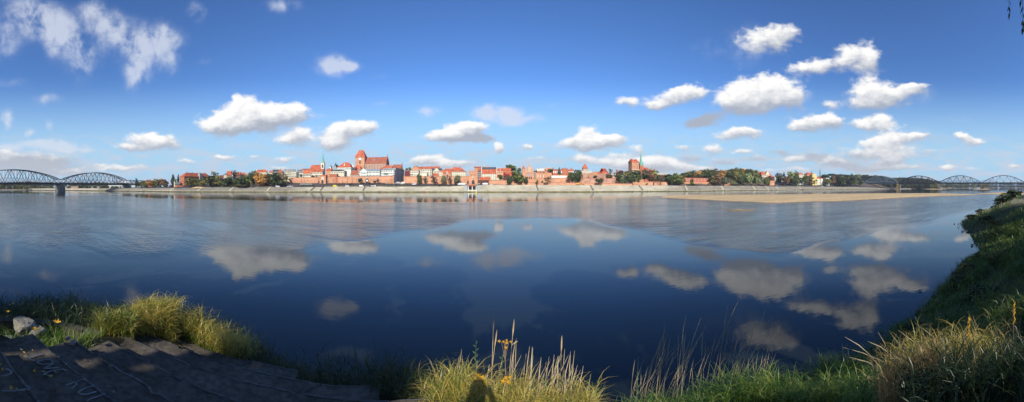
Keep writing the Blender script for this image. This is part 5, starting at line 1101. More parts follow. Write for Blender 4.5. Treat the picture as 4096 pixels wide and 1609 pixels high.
# far-off woods that read as one mass
def wood(name, pts, r0, r1, n, cols, label, hscale=1.0, size=5.0):
    """pts: (px, foot row, top row). Many crowns of leaf clumps merged into one mass."""
    V = []; T = []; rs = np.random.RandomState(len(label) + n)
    base = [crown_mesh('t', 'round', s, 150, .12) for s in (1, 2, 3)]
    cs = []
    for me in base:
        co = np.empty(len(me.vertices) * 3, np.float32); me.vertices.foreach_get('co', co); cs.append(co.reshape(-1, 3)); bpy.data.meshes.remove(me)
    xs = [p[0] for p in pts]
    for i in range(n):
        px = rs.uniform(xs[0], xs[-1]); r = rs.uniform(r0, r1) if not callable(r0) else r0(px) + rs.uniform(0, r1)
        yb = np.interp(px, xs, [p[1] for p in pts]); yt = np.interp(px, xs, [p[2] for p in pts]) + rs.uniform(-1.0, 2.5)
        zb = zz(yb, r); zt = zz(yt, r); h = max(zt - zb, 4) ; w = rs.uniform(.75, 1.25) * min(h, 16) * 1.1
        c = cs[rs.randint(3)] * np.array([w, w, h]); a = rs.uniform(0, 6.28); ca, sa_ = math.cos(a), math.sin(a)
        c = np.column_stack([c[:, 0] * ca - c[:, 1] * sa_, c[:, 0] * sa_ + c[:, 1] * ca, c[:, 2]]); p = gp(px, r, zb - .5)
        V.append(c + np.array(p)[None]); T.append(np.clip(np.full(len(c), rs.uniform(0, 1)) + np.repeat(rs.normal(0, .2, len(c) // 4), 4), 0, 1))
    V = np.concatenate(V); F = np.arange(len(V)).reshape(-1, 4)
    o = link(name, np_mesh(name, V, F, 'leaf', {'tint': np.concatenate(T)}), color=cols); return tag(o, label, 'wood', kind='stuff')
wood('riverside_wood', [(-80, 758, 738), (60, 758, 739), (150, 757, 741), (235, 756, 744)], 640, 740, 60, (.13, .135, .055), 'olive autumn wood along the bank left of the road bridge pier')
wood('distant_wood', [(-80, 748, 732), (60, 748, 727), (110, 748, 723), (180, 748, 728), (300, 750, 729), (430, 750, 727), (560, 748, 723), (640, 748, 719)], 950, 1250, 170, (.14, .14, .06), 'line of distant woods seen through the road bridge trusses')
wood('low_wood', [(235, 755, 745), (330, 755, 742), (430, 754, 741), (520, 753, 743)], 640, 760, 60, (.085, .10, .045), 'low belt of bushes and trees under the road bridge')
wood('hill_wood', [(2720, 716, 694), (2800, 716, 688), (2900, 716, 686), (3010, 716, 690), (3050, 716, 698)], 700, 780, 70, (.10, .105, .042), 'dense mass of further trees filling the wooded hill')
wood('slope_wood', [(3090, 738, 714), (3200, 736, 708), (3300, 730, 702), (3425, 726, 703)], 830, 940, 100, (.085, .095, .04), 'dense mass of further trees on the right slope')
wood('bank_wood', [(3425, 750, 704), (3500, 752, 702), (3556, 755, 707), (3640, 755, 706), (3700, 755, 711), (3760, 754, 722)], 1100, 1400, 170, (.07, .08, .04), 'dark wood on the bank behind the brown bridge span')
wood('bank_wood', [(3590, 756, 737), (3660, 756, 736), (3700, 755.5, 736), (3745, 755, 735)], 1060, 1160, 50, (.08, .09, .045), 'lower fringe of trees at the water behind the brown bridge span')
wood('willow_wood', [(3740, 752.5, 736), (3800, 752.5, 733.5), (3900, 752, 733), (3960, 751.6, 734)], 1560, 1900, 110, (.17, .18, .085), 'pale willow wood on the far bank seen under the railway bridge')
wood('far_wood', [(3940, 751.5, 735), (4020, 751.2, 734), (4160, 751, 735)], 2100, 2500, 110, (.085, .10, .05), 'furthest dark green wood at the right edge behind the railway bridge')
wood('church_wood', [(2640, 742, 712), (2700, 742, 712), (2736, 742, 712)], 520, 560, 26, (.06, .075, .03), 'undergrowth behind the big riverside trees left of the fort')

# ------------------------------------------------------------------ bridges
def truss_span(parent, A, Bp, zb, hE, hM, n, m, width=7.0, w=1.0, sub=True, curve=.5, z_top=None, xbr=True):
    """Arched through-truss between A and B (x,y): two trusses, floor beams, top bracing. One part per truss plane, one for the deck bracing."""
    A = Vector((A[0], A[1], 0)); Bp = Vector((Bp[0], Bp[1], 0)); d = Bp - A; L = d.length; d /= L; s = Vector((-d.y, d.x, 0))
    top = lambda t: hE + (hM - hE) * (math.sin(math.pi * t) ** (curve * 2) if t not in (0, 1) else 0)
    P = lambda t, z, o: tuple(A + d * (L * t) + s * o + Vector((0, 0, zb + z)))
    for side in (-width / 2, width / 2):
        tr = MB()
        for i in range(n):
            t0, t1 = i / n, (i + 1) / n
            tr.bar(P(t0, 0, side), P(t1, 0, side), w * .8, w * .8)
            tr.bar(P(t0, top(t0), side), P(t1, top(t1), side), w * .9, w * .9)
            if 0 < i: tr.bar(P(t0, 0, side), P(t0, top(t0), side), w * .36)
            tm = (t0 + t1) / 2
            if xbr:
                if i % 2 == 0: tr.bar(P(t0, 0, side), P(t1, top(t1), side), w * .46)
                else: tr.bar(P(t0, top(t0), side), P(t1, 0, side), w * .46)
            else:
                tr.bar(P(t0, 0, side), P(t1, top(t1) , side), w * .3); tr.bar(P(t0, top(t0), side), P(t1, 0, side), w * .3)
            if sub:
                h_ = (top(t0) + top(t1)) / 4
                tr.bar(P(tm, 0, side), P(tm, (top(tm)), side), w * .24)
                if i % 2 == 0: tr.bar(P(tm, h_, side), P(t1, 0, side), w * .28)
                else: tr.bar(P(tm, h_, side), P(t0, 0, side), w * .28)
        tr.build('truss', m, parent)
    br = MB()
    for i in range(1, n):
        t = i / n; t1 = (i + 1) / n
        br.bar(P(t, top(t), -width / 2), P(t, top(t), width / 2), w * .3)
        if i < n - 1: br.bar(P(t, top(t), -width / 2), P(t1, top(t1), width / 2), w * .2); br.bar(P(t, top(t), width / 2), P(t1, top(t1), -width / 2), w * .2)
    br.build('top_bracing', m, parent)
def deck(parent, A, Bp, z0, z1, width, m, rail=True, name='deck'):
    A = Vector((A[0], A[1], 0)); Bp = Vector((Bp[0], Bp[1], 0)); d = (Bp - A); L = d.length; d /= L; s = Vector((-d.y, d.x, 0)); k = MB()
    for o in (-width / 2, width / 2):
        k.bar(tuple(A + s * o + Vector((0, 0, (z0 + z1) / 2))), tuple(Bp + s * o + Vector((0, 0, (z0 + z1) / 2))), .5, z1 - z0)
    k.bar(tuple(A + Vector((0, 0, z1 - .4))), tuple(Bp + Vector((0, 0, z1 - .4))), width - .6, .5)
    o_ = k.build(name, m, parent)
    if rail:
        r_ = MB()
        for o in (-width / 2 - .8, width / 2 + .8):
            for zz_ in (.6, 1.15): r_.bar(tuple(A + s * o + Vector((0, 0, z1 + zz_))), tuple(Bp + s * o + Vector((0, 0, z1 + zz_))), .12)
            nn = int(L / 3)
            for i in range(nn + 1): q = A + d * (L * i / nn) + s * o; r_.bar((q.x, q.y, z1 - .3), (q.x, q.y, z1 + 1.2), .12)
        r_.build('railing', m, o_)
    return o_
def pier(parent, p, ang, zt, w, t, m, z0=-1.5, name='pier', bat=.06):
    k = MB(); h = zt - z0; prof = [(-t / 2 - h * bat, 0), (t / 2 + h * bat, 0), (t / 2, h), (-t / 2, h)]
    # pointed cutwaters: hexagonal plan, battered
    def ring(tt, ww, z): return [(-tt / 2, -ww / 2, z), (0, -ww / 2 - tt * .5, z), (tt / 2, -ww / 2, z), (tt / 2, ww / 2, z), (0, ww / 2 + tt * .5, z), (-tt / 2, ww / 2, z)]
    V = ring(t + 2 * h * bat, w + 2 * h * bat, 0) + ring(t, w, h); b = [tuple(reversed(range(6))), tuple(range(6, 12))] + [(i, (i + 1) % 6, 6 + (i + 1) % 6, 6 + i) for i in range(6)]
    k.poly(V, b); k.box(-t / 2 - .5, t / 2 + .5, -w / 2 - .5, w / 2 + .5, h, h + .8)
    return k.build(name, m, parent, loc=(p[0], p[1], z0), rz=ang)
# road bridge on the left: 147 m spans
BD = Vector((72, -128, 0)).normalized() * -1
P1 = Vector((-456, 59, 0)); P2 = Vector((-528, 187, 0)); P0 = P1 - (P2 - P1); dang = math.atan2((P2 - P1).y, (P2 - P1).x)
rb = empty('road_bridge', (0, 0, 0), 0, 'dark blue steel road bridge with arched truss spans at the left', 'bridge')
ZB = 9.9
def road_top(A, Bq):
    truss_span(rb, A, Bq, ZB + 2.0, 4.8, 17.6, 16, 'steel_blue', 9.0, 1.05, True, .42)
road_top(P0, P1 - (P2 - P1).normalized() * 2); road_top(P1 + (P2 - P1).normalized() * 2, P2)
dn = (P2 - P1).normalized(); P3 = P2 + dn * 74
deck(rb, P0, P3, ZB, ZB + 2.3, 10.5, 'steel_blue')
E_ = P2 + dn * 3
sN = Vector((-dn.y, dn.x, 0))
for o in (-4.5, 4.5):
    pony = MB(); q = lambda t, z: tuple(E_ + dn * (70 * t) + sN * o + Vector((0, 0, ZB + 2 + z))); n = 12
    for i in range(n):
        pony.bar(q(i / n, 6.4), q((i + 1) / n, 6.4), .8)
        pony.bar(q(i / n, 0 if i % 2 else 6.4), q((i + 1) / n, 6.4 if i % 2 else 0), .5)
    pony.build('pony_truss', 'steel_blue', rb)
pier(rb, P1, dang, ZB - .2, 12, 8.5, 'pier_stone', bat=.05); pier(rb, P2, dang, ZB - .2, 14, 7, 'pier_stone', bat=.03); pier(rb, P3, dang, ZB - .2, 12, 5, 'pier_stone')
st = MB(); q = P2 + sN * -9
for i in range(5): st.box(q.x - 1.6, q.x + 1.6, q.y - 1.6, q.y + 1.6, 3.5 + i * 3.2, 3.8 + i * 3.2)
for (i, j) in ((-1, -1), (1, -1), (1, 1), (-1, 1)): st.bar((q.x + i * 1.5, q.y + j * 1.5, 1), (q.x + i * 1.5, q.y + j * 1.5, 20.0), .35)
for i in range(5): st.bar((q.x - 1.5, q.y - 1.5, 3.5 + i * 3.2), (q.x + 1.5, q.y - 1.5, 6.7 + i * 3.2), .3)
st.build('stair_tower', 'steel_pale', rb)

# railway bridge on the right
rw = empty('railway_bridge', (0, 0, 0), 0, 'grey steel railway bridge of arched truss spans on stone piers at the right', 'bridge')
X = 900.0; YS = [433, 314.6, 190, 64, -61]; ZR = 18.6
mats_ = ['steel_pale', 'steel_brown', 'steel_grey', 'steel_grey']
for i in range(4):
    A, Bq = (X, YS[i] - 1.5), (X, YS[i + 1] + 1.5)
    truss_span(rw, A, Bq, ZR, 2.0 if i < 2 else .8, 21.2 - (0, 0, .3, .3)[i], 12, mats_[i], 9.0, 1.55, i != 3, (.40, .45, .45, .45)[i])
    deck(rw, (X, YS[i]), (X, YS[i + 1]), ZR - 3.2, ZR + .4, 10.5, 'steel_brown' if i else 'steel_grey')
for i in range(1, 5):
    pier(rw, (X, YS[i]), R(90), ZR - 3.6, 13, 7.5, 'pier_pale', bat=.03)
pier(rw, (X + 2, YS[0] + 6), R(90), ZR - 3.6, 13, 9, 'pier_pale', z0=3)
# far white arch bridge
ab = empty('arch_bridge', (0, 0, 0), 0, 'distant white arch road bridge behind the railway bridge', 'bridge')
Ax, Ay, By = 2000.0, 230.0, -20.0
ar = MB()
for o in (-9, 9):
    for i in range(20):
        f = lambda t: (Ax + o * (1 - .6 * math.sin(math.pi * t)), Ay + (By - Ay) * t, 4 + 44 * math.sin(math.pi * t))
        ar.bar(f(i / 20), f((i + 1) / 20), 2.6)
ar.build('arch', 'white_metal', ab)
for i in range(4, 17): t = i / 20; MB().bar((Ax, Ay + (By - Ay) * t, 17), (Ax, Ay + (By - Ay) * t, 4 + 44 * math.sin(math.pi * t)), .8).build('hanger', 'white_metal', ab)
MB().box(Ax - 9, Ax + 9, By - 300, Ay + 200, 15, 17.2).build('deck', 'white_metal', ab)
for y_ in (Ay, By): MB().box(Ax - 8, Ax + 8, y_ - 5, y_ + 5, -1, 9).build('pier', 'pier_pale', ab)

# lattice mast and small poles
def mast(px, r, yt, label):
    z0 = groundZ(px, r); z1 = zz(yt, r); p = gp(px, r); m = MB(); H = z1 - z0
    for (i, j) in ((-1, -1), (1, -1), (1, 1), (-1, 1)): m.bar((i * 1.3, j * 1.3, 0), (i * .5, j * .5, H), .32)
    n = 14
    for k in range(n):
        a0 = 1.3 - .8 * k / n; a1 = 1.3 - .8 * (k + 1) / n; s = 1 if k % 2 else -1
        for j in (-1, 1): m.bar((-s * a0, j * a0, H * k / n), (s * a1, j * a1, H * (k + 1) / n), .2); m.bar((j * a0, -s * a0, H * k / n), (j * a1, s * a1, H * (k + 1) / n), .2)
    m.bar((0, 0, H), (0, 0, H + 5), .25)
    o = empty('lattice_mast', (p.x, p.y, z0), 0, label, 'mast'); m.build('mast_frame', 'steel_grey', o)
mast(3280, 800, 682, 'tall grey lattice mast right of the yellow gabled house')
def pole(px, r, h, label, name='lamp_post', cat='lamp post', group=None, m='steel_pale', z=None):
    g = groundZ(px, r) if z is None else z; p = gp(px, r, g); o = empty(name, p, -th(px), label, cat, group)
    MB().lathe([(.12, 0), (.07, h)], 6).bar((0, 0, h), (1.2, 0, h + .15), .1).build('post', m, o); MB().box(.7, 1.4, -.15, .15, h + .1, h + .26).build('lamp_head', m, o)
for a in ((1812, 415, 6, 'single lamp post on the promenade left of the parked boat'), (771, 425, 6, 'dark lamp post by the sand heap before the mill'), (826, 427, 8, 'tall lamp post by the gravel mound')): pole(*a)
for i, p in enumerate((3344, 3347, 3352, 3354)): pole(p, 780, 6.5, 'one of the pale goal like poles on the right terrace', 'pole', 'pole', 'pale poles on the right terrace', 'white_metal')

# railing on the left embankment: one object per fence
def fence(px0, px1, label, step=4.5):
    p = px0; o = empty('fence', gp(px0, bankR(px0) + 25.5, topZ(px0)), 0, label, 'fence'); b0 = o.location.copy(); r_ = MB(); prev = None
    while p <= px1:
        q = gp(p, bankR(p) + 25.5, topZ(p)) - b0; MB().box(-.12, .12, -.12, .12, 0, 1.25).build('post', 'stone_pale', o, loc=q)
        if prev is not None: r_.bar(tuple(prev + Vector((0, 0, 1.0))), tuple(q + Vector((0, 0, 1.0))), .1); r_.bar(tuple(prev + Vector((0, 0, .5))), tuple(q + Vector((0, 0, .5))), .1)
        prev = q; p += step
    r_.build('rail', 'stone_pale', o)
fence(812, 978, 'pale post fence along the embankment top before the autumn trees'); fence(1021, 1092, 'pale post fence left of the parked white minibus', 6)
fence(1300, 1480, 'thin fence behind the yellow and white vans', 7); fence(1512, 1545, 'short fence left of the riverside pavilion', 6); fence(3150, 3212, 'dotted fence on the right terrace', 5)

# ------------------------------------------------------------------ vehicles
def wheel_mesh():
    m = MB(); n = 14; V = []
    for y in (-.11, .11):
        for i in range(n): a = 2 * math.pi * i / n; V.append((.36 * math.cos(a), y, .36 * math.sin(a)))
    m.poly(V, [tuple(range(n)), tuple(reversed(range(n, 2 * n)))] + [((i + 1) % n, i, n + i, n + (i + 1) % n) for i in range(n)]); return m.mesh('wheel', 'tyre')
WH = wheel_mesh()
def vehicle(px, kind, m, label, flip=False, r=None, z=None, name=None, cat=None, sc_=1.0):
    r = bankR(px) + 29 if r is None else max(r, bankR(px) + 34); g = groundZ(px, r) if z is None else z
    o = empty(name or {'van': 'cargo_van', 'minibus': 'minibus', 'car': 'parked_car', 'pickup': 'pickup_truck'}[kind], gp(px, r, g), -th(px) + (math.pi if flip else 0), label, cat or {'van': 'van', 'minibus': 'van', 'car': 'car', 'pickup': 'truck'}[kind], 'vehicles parked on the far bank')
    o.scale = (sc_,) * 3; W = 1.0
    prof = {'van': [(-3, .4), (2.9, .4), (3.0, 1.0), (2.2, 1.35), (1.4, 2.35), (-2.95, 2.45)], 'minibus': [(-2.9, .4), (2.8, .4), (2.9, 1.0), (2.2, 1.3), (1.5, 2.3), (-2.8, 2.4)],
            'car': [(-2.1, .35), (2.1, .35), (2.15, .8), (1.2, .95), (.6, 1.42), (-1.1, 1.45), (-1.8, .98), (-2.1, .92)], 'pickup': [(.9, .5), (3.1, .5), (3.15, 1.2), (2.6, 1.4), (2.1, 2.2), (.9, 2.2)]}[kind]
    MB().prism(prof, -W, W, 'y').build('body', m, o)
    if kind == 'pickup': MB().box(-3.3, .8, -1.05, 1.05, .75, .95).box(-3.3, .8, -1.05, -.98, .95, 1.35).box(-3.3, .8, .98, 1.05, .95, 1.35).box(-3.3, -3.22, -1.05, 1.05, .95, 1.35).build('flatbed', m, o)
    x0, x1, z0, z1 = {'van': (1.35, 2.05, 1.4, 2.05), 'minibus': (-2.4, 1.9, 1.35, 2.0), 'car': (-1.2, .9, .98, 1.33), 'pickup': (1.2, 2.2, 1.35, 1.95)}[kind]
    for y in (-W - .02, W): link('side_window', MB().box(x0, x1, y, y + .02, z0, z1).mesh('side_window', 'glass_dark'), o)
    xs = {'van': (-2.0, 1.9), 'minibus': (-1.9, 1.8), 'car': (-1.3, 1.3), 'pickup': (-2.2, 2.1)}[kind]
    for x in xs:
        for y in (-.95, .95): link('wheel', WH, o, (x, y, .36))
    return o
vehicle(1111, 'minibus', 'van_white', 'white minibus parked left of the boat, below the dark green tree'); vehicle(1341, 'van', 'van_yellow', 'bright yellow cargo van parked before the city wall', sc_=1.05)
vehicle(1390, 'minibus', 'van_white', 'white van with side windows right of the yellow van'); vehicle(1418, 'car', 'car_dark', 'dark car between two white vans')
vehicle(1446, 'van', 'van_white', 'white windowless cargo van left of the flatbed truck', sc_=1.0); vehicle(1494, 'pickup', 'van_white', 'white flatbed truck below the clock hut', sc_=1.1)
vehicle(1594, 'minibus', 'van_white', 'white van standing in the street opening', r=footR(1594) - 4); vehicle(1611, 'van', 'van_white', 'white ambulance beside the right wall pillar', r=footR(1611) - 4, flip=True)
vehicle(1607, 'car', 'van_yellow', 'yellow green car in front of the ambulance', r=footR(1607) - 8, flip=True, sc_=.9); vehicle(1656, 'minibus', 'van_white', 'white minibus left of the first roadside tree', r=footR(1656) - 9, flip=True)
vehicle(1852, 'van', 'van_white', 'white van partly behind the white covered boat', r=footR(1852) - 6, flip=True); vehicle(3109, 'car', 'van_white', 'white car by the kink of the terrace road, right of the watch block', r=690)
vehicle(2662, 'car', 'van_white', 'white car parked near the gate wall under big trees', r=bankR(2662) + 30); vehicle(3290, 'minibus', 'van_white', 'white van under the trees near the bright red hip roof', r=745)
vehicle(3226, 'car', 'car_dark', 'dark car on the terrace road right of the white pavilion', r=720)
def boat(px, r, L, label, cover=True):
    g = groundZ(px, r) + .4; o = empty('covered_boat' if cover else 'rowing_boat', gp(px, r, g), -th(px), label, 'boat'); V = []; F = []; n = 9
    for k, (w, z) in enumerate(((.35, 0), (1.0, .7), (1.05, 1.1))):
        for i in range(n): t = i / (n - 1); x = L * (t - .5) * (1 + .08 * k); ww = w * (1 - max(0, (t - .45) / .55) ** 2.2); V.append((x, -ww, z + .25 * t)); V.append((x, ww, z + .25 * t))
    for k in range(2):
        for i in range(n - 1):
            a = k * 2 * n + 2 * i; b_ = a + 2 * n; F += [(a, a + 2, b_ + 2, b_), (a + 1, b_ + 1, b_ + 3, a + 3)]
        a = k * 2 * n; F.append((a, a + 2 * n, a + 2 * n + 1, a + 1))
    for i in range(n - 1): a = 2 * i; F.append((a, a + 1, a + 3, a + 2))
    MB().poly(V, F).build('hull', 'van_white', o)
    if cover:
        P = []; 
        for i in range(n): t = i / (n - 1); x = L * (t - .5) * 1.1; ww = 1.1 * (1 - max(0, (t - .5) / .5) ** 2.2); P += [(x, -ww, 1.2 + .25 * t), (x, 0, 2.2 + .5 * math.sin(math.pi * t)), (x, ww, 1.2 + .25 * t)]
        F = []
        for i in range(n - 1): a = 3 * i; F += [(a, a + 3, a + 4, a + 1), (a + 1, a + 4, a + 5, a + 2)]
        F.append((0, 1, 2)); MB().poly(P, F).build('tarpaulin', 'van_white', o)
    else: MB().box(-.3, .8, -.5, .5, .9, 1.9).build('cabin', 'van_white', o)
boat(1841, footR(1841) - 9, 6.5, 'white covered boat on the quay left of the crenellated gate tower'); boat(1941, footR(1941) - 5, 6.5, 'white covered boat below the low ivy fringed wall'); boat(1160, footR(1160) - 22, 8, 'white open boat lying on the dark terrace', False)
# pavilions on the terrace
for (p0, p1, y0, y1, lab) in ((1203, 1246, 736, 746, 'long glass riverside pavilion with white flat roof below the city wall'), (1545, 1580, 732.5, 746, 'glass riverside pavilion with pale overhanging roof near the street opening')):
    r = bankR(p0) + 38; a = gp(p0, r); z0 = groundZ((p0 + p1) / 2, r) - 1; W = (gp(p1, r) - a).length; zt = zz(y0, r)
    o = empty('riverside_pavilion', (a.x, a.y, z0), -th((p0 + p1) / 2), lab, 'pavilion')
    MB().box(0, W, 0, 8, 0, zt - z0 - .6).build('glass_wall', 'glass_dark', o); MB().box(-1.2, W + 1.2, -2.2, 9, zt - z0 - .6, zt - z0).build('roof', 'white_paint' if p0 < 1500 else 'peach', o)
    for i in range(7): MB().box(-.12, .12, -.12, .02, 0, zt - z0 - .65).build('column', 'stone_pale', o, loc=(W * i / 6, -.1, 0))
# wooden clock hut
r = footR(1468) - 12; a = gp(1463, r); z0 = groundZ(1468, r) - .3; o = empty('clock_hut', (a.x, a.y, z0), -th(1468), 'dark wooden tower hut with a round white clock disc and pointed roof', 'hut')
W = 10.5 * r / FPX; H = zz(722, r) - z0; HT = zz(713, r) - z0
MB().poly([(-.6, 0, 0), (W + .6, 0, 0), (W + .6, W, 0), (-.6, W, 0), (.2, .3, H), (W - .2, .3, H), (W - .2, W - .3, H), (.2, W - .3, H)], [(3, 2, 1, 0), (4, 5, 6, 7), (0, 1, 5, 4), (1, 2, 6, 5), (2, 3, 7, 6), (3, 0, 4, 7)]).build('body', 'wood_dark', o)
MB().prism([(-1.3, H - .4), (W + 1.3, H - .4), (W * .5 + .3, HT), (W * .5 - .3, HT)], -.6, W + .2, 'y').build('roof', 'wood_dark', o)
n = 20; c = (W / 2, H - .3); MB().poly([(c[0] + 1.25 * math.cos(6.283 * i / n), -.75, c[1] + 1.25 * math.sin(6.283 * i / n)) for i in range(n)] + [(c[0] + 1.25 * math.cos(6.283 * i / n), -.6, c[1] + 1.25 * math.sin(6.283 * i / n)) for i in range(n)], [tuple(reversed(range(n)))] + [(i, (i + 1) % n, n + (i + 1) % n, n + i) for i in range(n)]).build('clock_face', 'clock_white', o)
MB().lathe([(.5, HT - .2), (.4, HT + .8), (.05, HT + 2)], 8, (W / 2, W * .4, 0)).build('cupola', 'clock_white', o)
# landing station cut into the embankment
r = bankR(1889) + 8.5; a = gp(1872, r); W = 34 * r / FPX; z1 = zz(741, r); o = empty('landing_station', (a.x, a.y, 1.3), -th(1889), 'dark recessed landing station with three white pillars in the embankment', 'building')
MB().box(0, W, 2.5, 9, 1.6, z1 - 1.3 - 1.4).build('dark_hall', 'wood_dark', o)
MB().box(0, W, 0, 9, 0, 1.6).build('plinth', 'stone_pale', o); MB().box(-.6, W + .6, -.9, 16, z1 - 1.3 - 1.4, z1 - 1.3).build('roof_slab', 'tile_old', o)
for i in range(3): MB().box(-.4, .4, -.6, .1, 0, z1 - 1.3 - 1.4).build('pillar', 'clock_white', o, loc=(W * (.04 + .46 * i), -.2, 0))
for k, x in (('side_wall', -5.5), ('side_wall', W + .6)): MB().box(0, 4.8, .6, 17, 0, z1 - 1.5).build(k, 'grey_plaster', o, loc=(x, 0, 0))
# excavator
r = footR(2320) - 9; o = empty('excavator', gp(2312, r, groundZ(2312, r)), -th(2320), 'yellow tracked excavator with its arm stretched out over the quay', 'excavator')
for y in (-1.3, 1.3): MB().prism([(-2.2, .1), (2.2, .1), (2.6, .5), (2.2, .95), (-2.2, .95), (-2.6, .5)], y - .35, y + .35, 'y').build('track', 'tyre', o)
MB().box(-2.6, 1.3, -1.4, 1.4, 1.1, 2.5).build('body', 'orange_paint', o); MB().prism([(.2, 2.5), (2.0, 2.2), (1.9, 3.3), (1.5, 4.1), (.2, 4.1)], -1.3, -.1, 'y').build('cab', 'orange_paint', o)
MB().box(.5, 1.7, -1.34, -1.3, 2.8, 3.8).build('cab_window', 'glass_dark', o)
MB().bar((.8, .6, 2.2), (4.6, .6, 4.6), .7, .6).bar((4.6, .6, 4.6), (9.6, .6, 3.9), .5, .5).build('boom', 'orange_paint', o); MB().prism([(9.3, 4.0), (10.2, 3.9), (10.4, 2.4), (9.5, 2.2), (9.0, 3.0)], .2, 1.0, 'y').build('bucket', 'steel_brown', o)
# heaps on the terrace, site cabin, bushes
for (px_, r_, w_, h_, m_, l_) in ((795, 437, 22, 2.2, 'sand', 'pale sand heap on the terrace before the mill'), (838, 440, 8, 2.6, 'rock', 'grey gravel mound before the autumn trees'), (1983, footR(1975) - 6, 9, 1.8, 'rock', 'small gravel heap before the low orange wall'), (1965, footR(1960) - 6, 7, 1.5, 'sand', 'small sand heap beside the gravel heap')):
    o = mound(px_, r_, w_, w_ * .6, h_, m_, 'sand_heap' if m_ == 'sand' else 'gravel_heap', None); tag(o, l_, 'heap')
o = empty('site_toilet', gp(1916, footR(1916) - 6, groundZ(1916, footR(1916) - 6)), 0, 'dark green site toilet cabin right of the landing station', 'cabin')
MB().box(-.9, .9, -.8, .8, 0, 2.1).build('cabin_body', 'green_paint', o); MB().prism([(-1, 2.1), (1, 2.1), (.5, 2.6), (-.5, 2.6)], -.85, .85, 'y').build('cabin_roof', 'van_white', o)
# buoys
for (px_, y_, m_, l_) in ((1703, 769.5, 'red_paint', 'small red buoy near the far bank'), (1905, 771.5, 'van_yellow', 'tiny yellow buoy below the landing station')):
    r_ = wr(y_); o = empty('river_buoy', gp(px_, r_, 0), 0, l_, 'buoy'); MB().lathe([(.5, -.3), (.8, .2), (.7, .8), (.25, 1.5)], 10).build('float', m_, o); MB().lathe([(.2, 1.5), (.25, 1.9)], 8).build('topmark', m_, o)

# ------------------------------------------------------------------ people
def person_mesh(pose):
    """One continuous skinned body; pose: dict joint -> (x,y,z), metres, standing on z=0, facing -y"""
    J = dict(pelvis=(0, 0, .95), chest=(0, 0, 1.30), neck=(0, 0, 1.47), head=(0, -.02, 1.58), crown=(0, 0, 1.74), shl=(-.19, 0, 1.40), shr=(.19, 0, 1.40), ell=(-.25, .02, 1.12), elr=(.25, .02, 1.12),
             hal=(-.24, -.08, .88), har=(.24, -.08, .88), hil=(-.1, 0, .90), hir=(.1, 0, .90), knl=(-.11, -.02, .49), knr=(.11, -.02, .49), anl=(-.11, .02, .08), anr=(.11, .02, .08), tol=(-.13, -.17, .04), tor=(.13, -.17, .04))
    J.update(pose); E = [('pelvis', 'chest'), ('chest', 'neck'), ('neck', 'head'), ('head', 'crown'), ('chest', 'shl'), ('shl', 'ell'), ('ell', 'hal'), ('chest', 'shr'), ('shr', 'elr'), ('elr', 'har'),
         ('pelvis', 'hil'), ('hil', 'knl'), ('knl', 'anl'), ('anl', 'tol'), ('pelvis', 'hir'), ('hir', 'knr'), ('knr', 'anr'), ('anr', 'tor')]
    Rr = dict(pelvis=.155, chest=.165, neck=.06, head=.10, crown=.075, shl=.07, shr=.07, ell=.045, elr=.045, hal=.035, har=.035, hil=.10, hir=.10, knl=.062, knr=.062, anl=.045, anr=.045, tol=.035, tor=.035)
    names = list(J); me = bpy.data.meshes.new('body'); me.from_pydata([J[k] for k in names], [(names.index(a), names.index(b)) for a, b in E], [])
    o = bpy.data.objects.new('body', me); COL.objects.link(o); sk = o.modifiers.new('skin', 'SKIN'); sd = o.modifiers.new('sub', 'SUBSURF'); sd.levels = sd.render_levels = 1
    for i, k in enumerate(names): me.skin_vertices[0].data[i].radius = (Rr[k], Rr[k]); me.skin_vertices[0].data[i].use_root = (k == 'pelvis')
    dg = bpy.context.evaluated_depsgraph_get(); m2 = bpy.data.meshes.new_from_object(o.evaluated_get(dg)); bpy.data.objects.remove(o); m2.name = 'body'; m2.materials.clear()
    for k in ('jacket', 'skin', 'jeans'): m2.materials.append(MATS[k])
    hz_ = J['neck'][2]; hp = Vector(J['hal']), Vector(J['har']); pz = J['pelvis'][2]
    for p in m2.polygons:
        c = p.center; p.use_smooth = True
        p.material_index = 1 if (c.z > hz_ + .02 or min((c - q).length for q in hp) < .07) else (2 if (c.z < pz - .02 or (c - Vector(J['knl'])).length < .2 or (c - Vector(J['knr'])).length < .2) else 0)
    return m2, J
def person(loc, rz, label, pose={}, group=None):
    me, J = person_mesh(pose); o = link('person', me, None, loc, rz); tag(o, label, 'person', group)
    h = Vector(J['head']); hair = MB().lathe([(.02, .13), (.075, .11), (.108, .04), (.108, -.02), (.09, -.05)][::-1], 12, (h.x, h.y + .025, h.z + .06)).build('hair', 'hair_brown', o, smooth=True)
    return o, J
sit = dict(pelvis=(0, .1, .45), chest=(0, .05, .80), neck=(0, .0, .97), head=(0, -.03, 1.08), crown=(0, -.02, 1.24), shl=(-.18, .03, .90), shr=(.18, .03, .90), ell=(-.24, -.08, .66), elr=(.24, -.08, .66), hal=(-.14, -.3, .58), har=(.14, -.3, .58),
           hil=(-.1, .08, .43), hir=(.1, .08, .43), knl=(-.13, -.38, .50), knr=(.13, -.38, .50), anl=(-.12, -.42, .08), anr=(.12, -.42, .08), tol=(-.13, -.58, .04), tor=(.13, -.58, .04))
walk = dict(knl=(-.1, -.2, .5), anl=(-.1, -.28, .10), tol=(-.1, -.46, .08), knr=(.1, .05, .5), anr=(.1, .30, .14), tor=(.1, .16, .03), hal=(-.24, .18, .92), har=(.24, -.24, .95))
rp = bankR(1762) + 7
person(gp(1762, rp, .9), -th(1762), 'person in dark clothes sitting at the edge of the far riverside path', sit)
rp = bankR(2606) + 7.2; person(gp(2606, rp, 1.25), R(90), 'person in dark clothes striding along the far riverside path', walk)
